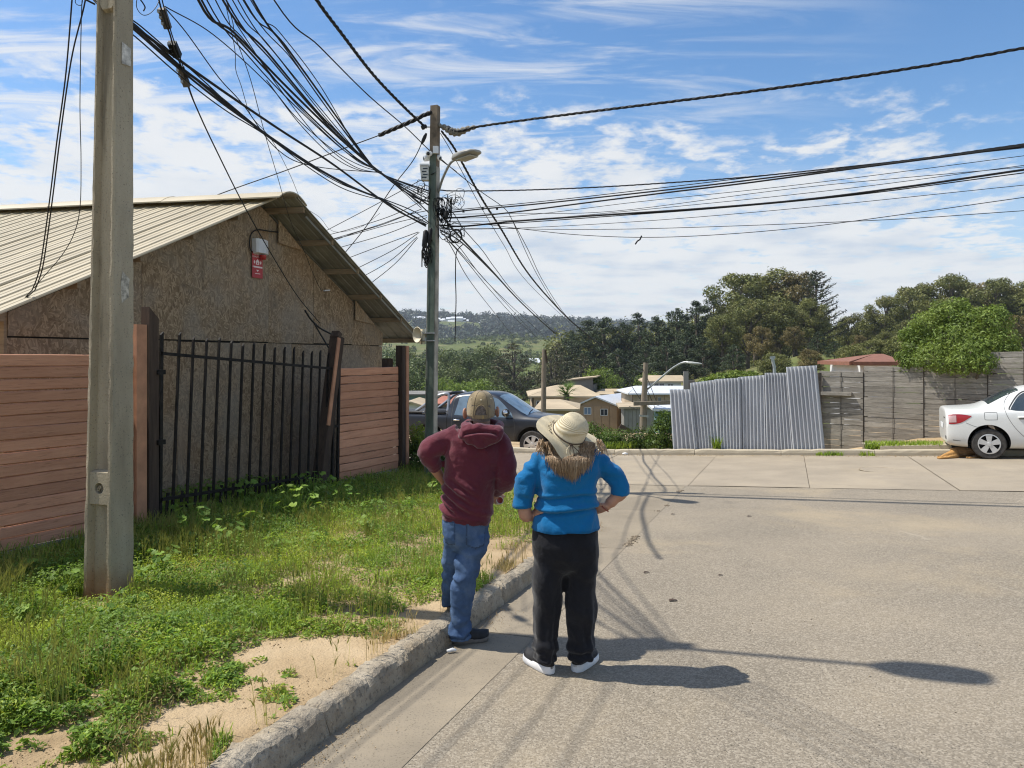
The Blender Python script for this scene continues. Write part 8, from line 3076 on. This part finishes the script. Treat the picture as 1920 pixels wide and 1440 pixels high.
# ------------------------------------------------------------------ the dog under the car
def dog():
 DY = 15.93
 def D(px, py, dy=0.0):
  q = P(px, py, DY + dy)
  return q
 g = gz(D(1800, 855).x, DY)
 mb = MB()
 zg = g + .01
 x = lambda px: D(px, 0).x
 def V3(px, h, dy):
  p = D(px, 855, dy)
  return Vector((p.x, p.y, gz(p.x, p.y) + .008 + h))
 spine = [V3(1786, .10, .12), V3(1798, .125, .12), V3(1812, .125, .10), V3(1826, .135, .08), V3(1838, .13, .08), V3(1846, .12, .07)]
 mb.tube(spline(spine, 4), [(.07 + .055 * math.sin(math.pi * min(1, .18 + i / 24))) for i in range(21)], 14)
 mb.tube(spline([V3(1844, .115, .08), V3(1854, .10, .10), V3(1862, .085, .10), V3(1870, .07, .06), V3(1877, .05, .03)], 4), [.085, .08, .076, .073, .072, .074, .076, .078, .078, .074, .066, .058, .05, .044, .04, .036, .03], 12)
 for e in (1860, 1864):
  mb.tube([V3(e, .15, .09), V3(e - 3, .185, .10), V3(e - 6, .16, .08)], [.022, .018, .006], 7)
 mb.tube(spline([V3(1792, .11, .06), V3(1780, .085, .0), V3(1770, .06, -.04), V3(1764, .035, -.06), V3(1757, .022, -.08)], 4), [.075, .074, .070, .065, .060, .054, .048, .042, .037, .032, .028, .025, .024, .023, .022, .022, .018], 10)
 mb.tube(spline([V3(1796, .05, .02), V3(1784, .035, -.06), V3(1774, .025, -.10), V3(1766, .022, -.12), V3(1760, .018, -.12)], 4), [.05, .048, .045, .04, .036, .032, .028, .026, .025, .024, .023, .022, .022, .022, .022, .02, .016], 10)
 mb.tube(spline([V3(1838, .10, .02), V3(1832, .05, -.08), V3(1822, .028, -.14), V3(1812, .022, -.17)], 4), [.05, .046, .042, .038, .034, .030, .027, .026, .025, .025, .026, .026, .022], 10)
 mb.tube(spline([V3(1842, .07, .0), V3(1838, .035, -.10), V3(1828, .024, -.17), V3(1817, .020, -.20)], 4), [.045, .042, .040, .036, .032, .028, .026, .025, .025, .025, .026, .026, .022], 10)
 mb.tube(spline([V3(1786, .08, .16), V3(1776, .05, .18), V3(1766, .03, .16), V3(1757, .025, .12)], 4), [.028, .027, .026, .025, .024, .023, .022, .021, .02, .018, .016, .014, .01], 8)
 me = remeshed(mb, .011, 3)
 displace(me, lambda co, no: (fbm(co[:, 0] * 26, co[:, 2] * 26 + co[:, 1] * 19, 4, 3) - .47) * .012)
 gm = G('dog_coat')
 tc = gm.n('ShaderNodeTexCoord').outputs['Object']
 sp = gm.n('ShaderNodeSeparateXYZ')
 gm.l(tc, sp.inputs[0])
 xs = gm.math('ADD', sp.outputs[0], gm.math('MULTIPLY', gm.math('SUBTRACT', gm.noise(9, 4, .6, vec=tc), .5), .16))
 saddle = gm.step(xs, V3(1788, 0, 0).x, V3(1796, 0, 0).x)
 hi_ = gm.step(gm.math('ADD', sp.outputs[2], gm.math('MULTIPLY', gm.noise(14, 4, .6, vec=tc), .05)), g + .055, g + .085)
 k = gm.math('MULTIPLY', saddle, hi_)
 col = gm.mix(k, gm.ramp(gm.noise(40, 4, .65), [(.3, (.34, .17, .055)), (.7, (.52, .30, .11))]), gm.ramp(gm.noise(50, 4, .65), [(.3, (.12, .07, .035)), (.7, (.28, .165, .075))]))
 gm.color(col).set(rough=.9, spec=.15)
 gm.bump(gm.noise(90, 4, .7, vec=gm.map((.4, 1, 1), vec=tc)), .6, .01)
 me.materials.append(gm.m)
 o = obj('dog', me, None, label='tan dog with dark brown back sleeping in shade behind the car wheel', cat='dog')
 for px, h, dy in ((1878.5, .05, .02),):
  c = V3(px, h, dy)
  MB().lathe([(0, -.01), (.012, -.006), (.013, .004), (0, .01)], 8, c, axis=(1, -.3, 0)).build('nose', M_BLACK, o, smooth=True)
 return o
dog()
# ================================================================== WEEDS OF THE VERGE
def gz_a(x, y):
 k = x - 1.0
 sm = .5 * (k + np.sqrt(k * k + .25))
 return -0.042 * np.minimum(y, 19.5) + .03 * sm
def st_a(x, y):
 dx, dy = x - K0.x, y - K0.y
 return dx * KD.x + dy * KD.y, dx * KE.x + dy * KE.y
def kerb_a(s):
 a = np.clip(s - 3.4, 0, 5.0)
 return -5 + np.sqrt(np.maximum(0, 25 - a * a))
def vz_a(x, y):
 s, t = st_a(x, y)
 e = kerb_a(s) - t
 h = .135 + .05 * (fbm(x * 1.3, y * 1.3, 21, 4) - .45)
 h = h + np.where(e > 0, .02 * np.minimum(1, e / 1.6) + .06 * np.maximum(0, fbm(x * .8, y * .8, 5, 3) - .40) * np.minimum(1, np.maximum(e, 0) / .8), 0)
 return gz_a(x, y) + h
wrg = np.random.default_rng(77)
def field(n, y0=2.6, y1=14.2, near=1.0):
 """random spots on the verge, in front of (and a little behind) the fence line; thinner far away"""
 y = y0 + (y1 - y0) * wrg.random(n) ** (1.0 + near)
 x = wrg.uniform(-.74, .06, n) * y - .15
 s, t = st_a(x, y)
 e = kerb_a(s) - t
 ok = (e > .13) & (s < 8.2)
 fx = FX0 + FSL * y
 inside = np.where((y > 8.0) & (y < 11.25), 1.05, -.10)
 ok &= x > fx - inside
 ok &= ~((np.abs(x - PX - .02) < .20) & (y - PY > -.36) & (y - PY < .16))
 x, y, s, t, e = x[ok], y[ok], s[ok], t[ok], e[ok]
 return x, y, e, x - (FX0 + FSL * y)
def cover(x, y, e):
 """0 bare soil .. 1 thick growth"""
 n1 = fbm(x * 1.15, y * 1.15, 31, 4) - .47
 n2 = fbm(x * 3.2, y * 3.2, 37, 3) - .44
 strip = .36 + .22 * np.clip((5.2 - y) / 2, 0, 1) - .10 * np.clip((y - 7) / 4, 0, 1)
 n3 = fbm(x * 7.5, y * 7.5, 43, 2) - .37
 g_ = (e - strip) * 1.15 + n1 * 4.2 + n2 * 3.0 + n3 * 1.6
 return np.clip(g_, 0, 1)
LEAF_A = leafmat('lime_ground_weeds', (.21, .30, .033), (.34, .43, .050), (.48, .52, .085), trans=.45, scale=1.6)
LEAF_B = leafmat('green_ground_weeds', (.10, .20, .032), (.20, .32, .052), (.32, .42, .075), trans=.45, scale=1.8)
BLADE = leafmat('green_grass_blades', (.15, .25, .036), (.27, .38, .055), (.43, .50, .085), trans=.48, scale=2.2)
STRAW = leafmat('dry_grass', (.36, .27, .10), (.52, .41, .18), (.66, .55, .29), trans=.3, scale=3)
BARLEY = leafmat('wild_barley', (.16, .20, .045), (.30, .31, .08), (.42, .38, .13), trans=.4, scale=2)
def leaves(name, n, m, size, hfun, lo, hi, near=1.0, seed=0, aspect=.75, pick=None):
 x, y, e, fd = field(n, near=near)
 c = cover(x, y, e)
 nz = fbm(x * 2.0, y * 2.0, 50 + seed, 3)
 keep = (wrg.random(len(x)) < c) & (nz > lo) & (nz < hi)
 if pick is not None:
  keep &= pick(x, y, e, fd)
 x, y, e, fd, c, nz = x[keep], y[keep], e[keep], fd[keep], c[keep], nz[keep]
 mound = np.maximum(0, fbm(x * 2.6, y * 2.6, 70, 3) - .36) * .28 * c
 h = hfun(x, y, e, fd) * c + mound
 z = vz_a(x, y) + .004 + h * wrg.random(len(x)) ** .75
 nr = np.stack([wrg.normal(0, .45, len(x)), wrg.normal(0, .45, len(x)), np.ones(len(x))], 1)
 sz = size * (1 + .6 * np.clip(1.4 - fd, 0, 1))
 V, F = leaf_quads(np.stack([x, y, z], 1), nr, 1.0, aspect, wrg, .35)
 cc = np.repeat(np.stack([x, y, z], 1), 4, 0)
 V = cc + (V - cc) * np.repeat(sz, 4)[:, None]
 me = np_mesh(name, V, F, 4)
 return obj(name, me, m, kind='stuff')
leaves('ground_weeds', 330000, LEAF_A, .0105, lambda x, y, e, f: .045 + .03 * np.clip(e, 0, 2), .40, 2, 1.2, 0)
leaves('ground_weeds', 330000, LEAF_B, .0125, lambda x, y, e, f: .05 + .07 * np.clip(e - .6, 0, 2), -1, .50, 1.0, 0)
leaves('broad_weeds', 120000, LEAF_B, .022, lambda x, y, e, f: .05 + .04 * np.clip(e - .5, 0, 2), .52, 2, .9, 8, .7)
DRY = leafmat('withered_weeds', (.16, .095, .04), (.30, .20, .08), (.40, .33, .13), trans=.25, scale=4)
leaves('dry_weeds', 200000, DRY, .009, lambda x, y, e, f: .04, .45, 2, 1.1, 12, .5, lambda x, y, e, f: (e > .25) & (e < 1.7) & (fbm(x * 2.0, y * 2.0, 222, 3) > .50))
leaves('fence_foot_weeds', 260000, LEAF_B, .019, lambda x, y, e, f: .06 + .15 * np.clip(1.0 - f, 0, 1.6), -1, .60, .5, 3, .62, lambda x, y, e, f: f < 1.35 - .3 * fbm(x * 1.5, y * 1.5, 91, 3))
def blades(name, n, m, h0, h1, lo, hi, w=.0035, near=1.0, seed=0, pick=None, bend=.5, usecover=True):
 x, y, e, fd = field(n, near=near)
 c = cover(x, y, e)
 nz = fbm(x * 2.4, y * 2.4, 120 + seed, 3)
 keep = (nz > lo) & (nz < hi)
 if usecover:
  keep &= wrg.random(len(x)) < c
 if pick is not None:
  keep &= pick(x, y, e, fd)
 x, y, e, fd, c = x[keep], y[keep], e[keep], fd[keep], c[keep]
 k = len(x)
 h = wrg.uniform(h0, h1, k) * (.5 + .5 * c) * (1 + .9 * np.clip(1.2 - fd, 0, 1))
 a = wrg.uniform(0, 6.28, k)
 b = wrg.uniform(.2, 1.0, k) * bend
 z = vz_a(x, y) - .004
 base = np.stack([x, y, z], 1)
 dirn = np.stack([np.cos(a), np.sin(a), np.zeros(k)], 1)
 sd = np.stack([-np.sin(a + .6), np.cos(a + .6), np.zeros(k)], 1) * (w * wrg.uniform(.6, 1.3, k))[:, None]
 up = np.array([0, 0, 1.])
 m1 = base + dirn * (h * b * .25)[:, None] + up * (h * .55)[:, None]
 m2 = base + dirn * (h * b * .75)[:, None] + up * (h * (1 - .25 * b))[:, None]
 tip = base + dirn * (h * b * 1.15)[:, None] + up * (h * (1.08 - .45 * b))[:, None]
 V = np.stack([base - sd, base + sd, m1 + sd * .9, m1 - sd * .9, m2 + sd * .6, m2 - sd * .6, tip + sd * .1, tip - sd * .1], 1).reshape(-1, 3)
 o = (np.arange(k) * 8)[:, None]
 F = np.concatenate([o + np.array([0, 1, 2, 3]), o + np.array([3, 2, 4, 5]), o + np.array([5, 4, 6, 7])], 1).reshape(-1)
 me = np_mesh(name, V, F, 4)
 return obj(name, me, m, kind='stuff')
blades('grass', 150000, BLADE, .05, .14, -1, .50, .0028, 1.0, 1)
blades('grass', 80000, BLADE, .08, .18, -1, .62, .0042, .6, 2, lambda x, y, e, f: (f < 1.25))
blades('dry_grass', 80000, STRAW, .04, .11, .46, 2, .0024, 1.0, 3)
blades('dry_grass', 220000, STRAW, .06, .17, .40, 2, .0024, 1.1, 4, lambda x, y, e, f: (e < .30) & (fbm(x * 1.9, y * 1.9, 140, 3) > .42), .45, False)
def barley(name, n, m, h0, h1, pick, seed, head=.055):
 """stalks that end in bristly seed heads"""
 x, y, e, fd = field(n, near=1.0)
 keep = pick(x, y, e, fd)
 x, y, e, fd = x[keep], y[keep], e[keep], fd[keep]
 k = len(x)
 h = wrg.uniform(h0, h1, k)
 a = wrg.uniform(0, 6.28, k)
 b = wrg.uniform(.05, .35, k)
 z = vz_a(x, y) - .005
 base = np.stack([x, y, z], 1)
 dr = np.stack([np.cos(a), np.sin(a), np.zeros(k)], 1)
 up = np.array([0, 0, 1.])
 top = base + dr * (h * b * .6)[:, None] + up * h[:, None]
 hl = head * wrg.uniform(.7, 1.25, k)
 hd = dr * (b * 1.6)[:, None] + up
 hd /= np.linalg.norm(hd, axis=1, keepdims=True)
 tip = top + hd * hl[:, None]
 s1 = np.cross(hd, dr + np.array([.3, .2, 0]))
 s1 /= np.linalg.norm(s1, axis=1, keepdims=True) + 1e-9
 s2 = np.cross(hd, s1)
 w0 = .0014
 mid = top + hd * (hl * .35)[:, None]
 V = []
 quads = []
 def q(a_, b_, c_, d_):
  V.append(np.stack([a_, b_, c_, d_], 1))
 q(base - s1 * w0, base + s1 * w0, top + s1 * w0, top - s1 * w0)
 for s_ in (s1, s2):
  wd = .0042
  q(top, mid + s_ * wd, tip, mid - s_ * wd)
 for ang in range(7):
  t = ang / 7 * 6.28
  sd = s1 * math.cos(t) + s2 * math.sin(t)
  st_ = top + hd * (hl * (.2 + .1 * ang))[:, None]
  en = st_ + (hd * .9 + sd * .34) * (hl * .85)[:, None]
  q(st_ - s2 * .0007, st_ + s2 * .0007, en + s2 * .0003, en - s2 * .0003)
 V = np.stack(V, 1).reshape(-1, 3)
 me = np_mesh(name, V, np.arange(len(V)), 4)
 return obj(name, me, m, kind='stuff')
barley('wild_barley', 26000, STRAW, .07, .17, lambda x, y, e, f: (e < .24) & (fbm(x * 1.9, y * 1.9, 140, 3) > .42), 1, .045)
barley('wild_barley', 9000, BARLEY, .09, .19, lambda x, y, e, f: (e < .3) & (fbm(x * 2.3, y * 2.3, 141, 3) > .46), 5, .05)
barley('wild_barley', 30000, BARLEY, .14, .28, lambda x, y, e, f: (cover(x, y, e) > .6) & (f < 1.9) & (fbm(x * 1.6, y * 1.6, 150, 3) > .50), 2, .07)
barley('wild_barley', 24000, BARLEY, .12, .25, lambda x, y, e, f: (cover(x, y, e) > .5) & (fbm(x * 2.1, y * 2.1, 160, 3) > .50), 3, .05)
# ---- single mallow plants that stand out of the grass
def mallow_proto(seed, H, nl):
 rd_ = random.Random(seed)
 stems = MB()
 lv = MB()
 for k in range(nl):
  a = k * 2.4 + rd_.uniform(-.3, .3)
  h = H * rd_.uniform(.3, 1.0)
  r = H * rd_.uniform(.15, .55)
  tip = Vector((r * math.cos(a), r * math.sin(a), h))
  stems.tube([(0, 0, -.02), (tip.x * .4, tip.y * .4, h * .6), tip], [.004, .003, .002], 4)
  R = rd_.uniform(.018, .040) * (H / .3) ** .5
  nrm = Vector((math.cos(a) * .5 + rd_.gauss(0, .3), math.sin(a) * .5 + rd_.gauss(0, .3), 1)).normalized()
  s_ = nrm.cross(Vector((math.cos(a), math.sin(a), 0))).normalized()
  f_ = s_.cross(nrm)
  rim = []
  for q in range(11):
   t = -2.75 + 5.5 * q / 10
   rr_ = R * (1 + .13 * math.cos(5 * t))
   rim.append(tip + f_ * (rr_ * math.cos(t) + R * .3) + s_ * (rr_ * math.sin(t)) + nrm * (R * .18 * abs(math.sin(2.5 * t))))
  lv.add([tip] + rim, [(0, q, q + 1) for q in range(1, 11)])
 return stems.mesh('stem', True), lv.mesh('foliage', False)
for m_, in ((0,),):
 protos = [mallow_proto(5, .30, 26), mallow_proto(8, .22, 20), mallow_proto(11, .45, 34)]
 for sme, lme in protos:
  sme.materials.append(LEAF_B)
  lme.materials.append(LEAF_B)
spots = [(640, 985, 9.4, 2), (560, 1010, 8.6, 2), (470, 1030, 8.0, 0), (700, 1000, 9.0, 0), (420, 1075, 7.0, 0), (360, 1065, 7.3, 2), (600, 1060, 7.6, 1), (520, 1085, 7.0, 1), (690, 1050, 8.0, 1), (300, 1120, 6.2, 0), (120, 1160, 5.6, 0), (60, 1230, 5.0, 1),
   (250, 1190, 5.3, 1), (770, 985, 9.6, 1), (450, 1000, 9.2, 2), (380, 1000, 8.9, 2), (760, 1020, 8.8, 0), (330, 1010, 8.3, 0), (820, 960, 10.6, 0), (200, 1240, 4.9, 1), (40, 1120, 5.9, 0), (590, 985, 9.9, 2)]
for i, (px, py, Y, k) in enumerate(spots):
 x = (px - 960) / FPX * Y
 z = float(vz_a(np.array([x]), np.array([Y]))[0])
 o = thing('mallow_weed', (x, Y, z), 'leafy mallow weed standing out of the verge grass', 'weed', 'mallow weeds in the verge')
 o.rotation_euler = (0, 0, i * 1.3)
 o.scale = [.85 + .3 * ((i * 37) % 10) / 10] * 3
 for nm, me in (('stem', protos[k][0]), ('foliage', protos[k][1])):
  c = bpy.data.objects.new(nm, me)
  COL.objects.link(c)
  c.parent = o
# ---- loose soil crumbs and stones, on the bare strip and along the gutter
def crumbs(name, pts, sizes, m, seed):
 rg = np.random.default_rng(seed)
 n = len(pts)
 base = np.array([(1, 0, 0), (-.5, .86, 0), (-.5, -.86, 0), (.1, .1, .9), (0, 0, -.5)])
 tri = np.array([(0, 1, 3), (1, 2, 3), (2, 0, 3), (1, 0, 4), (2, 1, 4), (0, 2, 4)])
 a = rg.uniform(0, 6.28, n)
 jit = rg.uniform(.6, 1.4, (n, 5, 1))
 B = base[None] * jit
 R = np.stack([np.stack([np.cos(a), -np.sin(a), 0 * a], 1), np.stack([np.sin(a), np.cos(a), 0 * a], 1), np.stack([0 * a, 0 * a, np.ones(n)], 1)], 1)
 V = np.einsum('nij,nkj->nki', R, B) * sizes[:, None, None] + pts[:, None, :]
 F = (tri[None] + (np.arange(n) * 5)[:, None, None]).reshape(-1)
 me = np_mesh(name, V.reshape(-1, 3), F, 3)
 return obj(name, me, m, kind='stuff')
x, y, e, fd = field(26000, near=1.1)
k = (cover(x, y, e) < .5) & (fbm(x * 3, y * 3, 171, 3) > .46)
x, y = x[k], y[k]
crumbs('soil_crumbs', np.stack([x, y, vz_a(x, y) + .002], 1), wrg.uniform(.0012, .0045, len(x)) * wrg.choice([1, 1, 1, 2.0], len(x)), M_DIRT, 1)
s_ = wrg.uniform(-3, 12, 5200)
t_ = np.abs(wrg.normal(0, .10, 5200)) + kerb_a(s_) + .02
x = K0.x + KD.x * s_ + KE.x * t_
y = K0.y + KD.y * s_ + KE.y * t_
k = fbm(x * 1.4, y * 1.4, 181, 3) > .45
x, y = x[k], y[k]
crumbs('gutter_grit', np.stack([x, y, gz_a(x, y) + .012], 1), wrg.uniform(.0015, .006, len(x)), M_DIRT, 2)
y = wrg.uniform(3, 14, 900)
x = wrg.uniform(.1, .75, 900) * y + .2 + (y - 5) * .2
crumbs('road_stones', np.stack([x, y, gz_a(x, y) + .002], 1), wrg.uniform(.002, .007, 900), M_KERB, 3)
s_ = wrg.uniform(13.75, 14.08, 1500)
t_ = wrg.uniform(-8, 12, 1500)
x = K0.x + KD.x * s_ + KE.x * t_
y = K0.y + KD.y * s_ + KE.y * t_
crumbs('gutter_grit', np.stack([x, y, gz_a(x, y) + .014], 1), wrg.uniform(.004, .014, 1500), M_DIRT, 4)
for i, (px, py, w, l) in enumerate(((1351, 1075, .035, 'dark leaf scrap lying alone on the road right of the woman'), (1262, 962, .05, 'dark scrap on the road near the concrete joint'), (1405, 966, .05, 'flat brown scrap on the road below the tin fence'), (1262, 1122, .06, 'small dark scrap on the road beside the woman'),
         (1212, 1070, .05, 'curled brown scrap on the gutter right of the woman'))):
 Y = 2485 / (py - 725.8 + .03 * (px - 960) * .9)
 c = P(px, py, Y)
 z = gz(c.x, c.y) + .006
 w *= .6
 tag(MB().grid([[(c.x - w, c.y - w * .6, z), (c.x, c.y - w * .5, z + w * .3), (c.x + w, c.y - w * .3, z)], [(c.x - w * .8, c.y + w * .5, z + .004), (c.x, c.y + w * .7, z + w * .25), (c.x + w * .9, c.y + w * .4, z + .003)]]).build('leaf_scrap', M_DARKWD), l, 'litter')
c = Vector((*S(-.15, .06), 0))
c.z = gz(c.x, c.y) + .02
tag(MB().tube([c, c + Vector((.035, .02, .002)), c + Vector((.06, .015, 0))], [.010, .014, .008], 7).build('crumpled_paper', M_CAMW, smooth=True), 'crumpled white paper scrap against the kerb beside the black shoe', 'litter')
for i, (px, py, Y, l) in enumerate(((1172, 862, 18.9, 'white plastic scrap by the far kerb left of the tin fence'), (1348, 855, 18.4, 'white paper scrap at the far kerb below the tin fence'), (1600, 856, 17.2, 'pale litter at the far kerb below the grey planks'))):
 c = P(px, py, Y)
 c.z = gz(c.x, c.y) + .03
 tag(MB().tube([c - Vector((.07, 0, 0)), c, c + Vector((.08, .02, -.01))], [.02, .04, .02], 7).build('litter_scrap', M_CAMW, smooth=True), l, 'litter')
def tuft_strip(name, a, b, s0, s1, n, h, m, dz_=.13, thr=.0):
 px = wrg.uniform(a, b, n)
 sv = wrg.uniform(s0, s1, n)
 x0 = K0.x + KD.x * sv
 y0 = K0.y + KD.y * sv
 kk = (px - 960) / FPX
 t = (kk * y0 - x0) / (KE.x - kk * KE.y)
 x = x0 + KE.x * t
 y = y0 + KE.y * t
 k_ = fbm(x * 1.2, y * 1.2 + sv * 0, 191, 3) > thr
 x, y = x[k_], y[k_]
 n = len(x)
 z = gz_a(x, y) + dz_
 hh = wrg.uniform(.4, 1, n) * h
 a_ = wrg.uniform(0, 6.28, n)
 sd = np.stack([np.cos(a_), np.sin(a_), 0 * a_], 1) * .012
 base = np.stack([x, y, z], 1)
 tip = base + np.stack([np.cos(a_ + 1.5) * hh * .4, np.sin(a_ + 1.5) * hh * .4, hh], 1)
 V = np.stack([base - sd, base + sd, tip + sd * .2, tip - sd * .2], 1).reshape(-1, 3)
 return obj(name, np_mesh(name, V, np.arange(len(V)), 4), m, kind='stuff')
tuft_strip('grass', 1622, 1765, 14.3, 14.75, 2600, .20, BLADE, .12)
tuft_strip('grass', 1090, 1262, 14.25, 15.2, 5200, .22, BLADE, .10, .35)
tuft_strip('grass', 1030, 1640, 13.98, 14.09, 1500, .13, BLADE, .0, .53)
tuft_strip('grass', 1530, 1580, 14.0, 14.1, 170, .12, BLADE, .0)
tuft_strip('dry_grass', 940, 1260, 13.95, 14.09, 1200, .12, STRAW, .0, .45)
tuft_strip('grass', 1338, 1350, 14.24, 14.36, 90, .34, BLADE, .13)
s_ = wrg.uniform(3.5, 8.6, 1600)
x = K0.x + KD.x * s_ + KE.x * (.50 + wrg.normal(0, .03, 1600))
y = K0.y + KD.y * s_ + KE.y * (.50 + wrg.normal(0, .03, 1600))
k = fbm(x * 2.2, y * 2.2, 201, 3) > .52
x, y = x[k], y[k]
crumbs('joint_dirt', np.stack([x, y, gz_a(x, y) + .006], 1), wrg.uniform(.004, .016, len(x)), M_JOINT, 9)
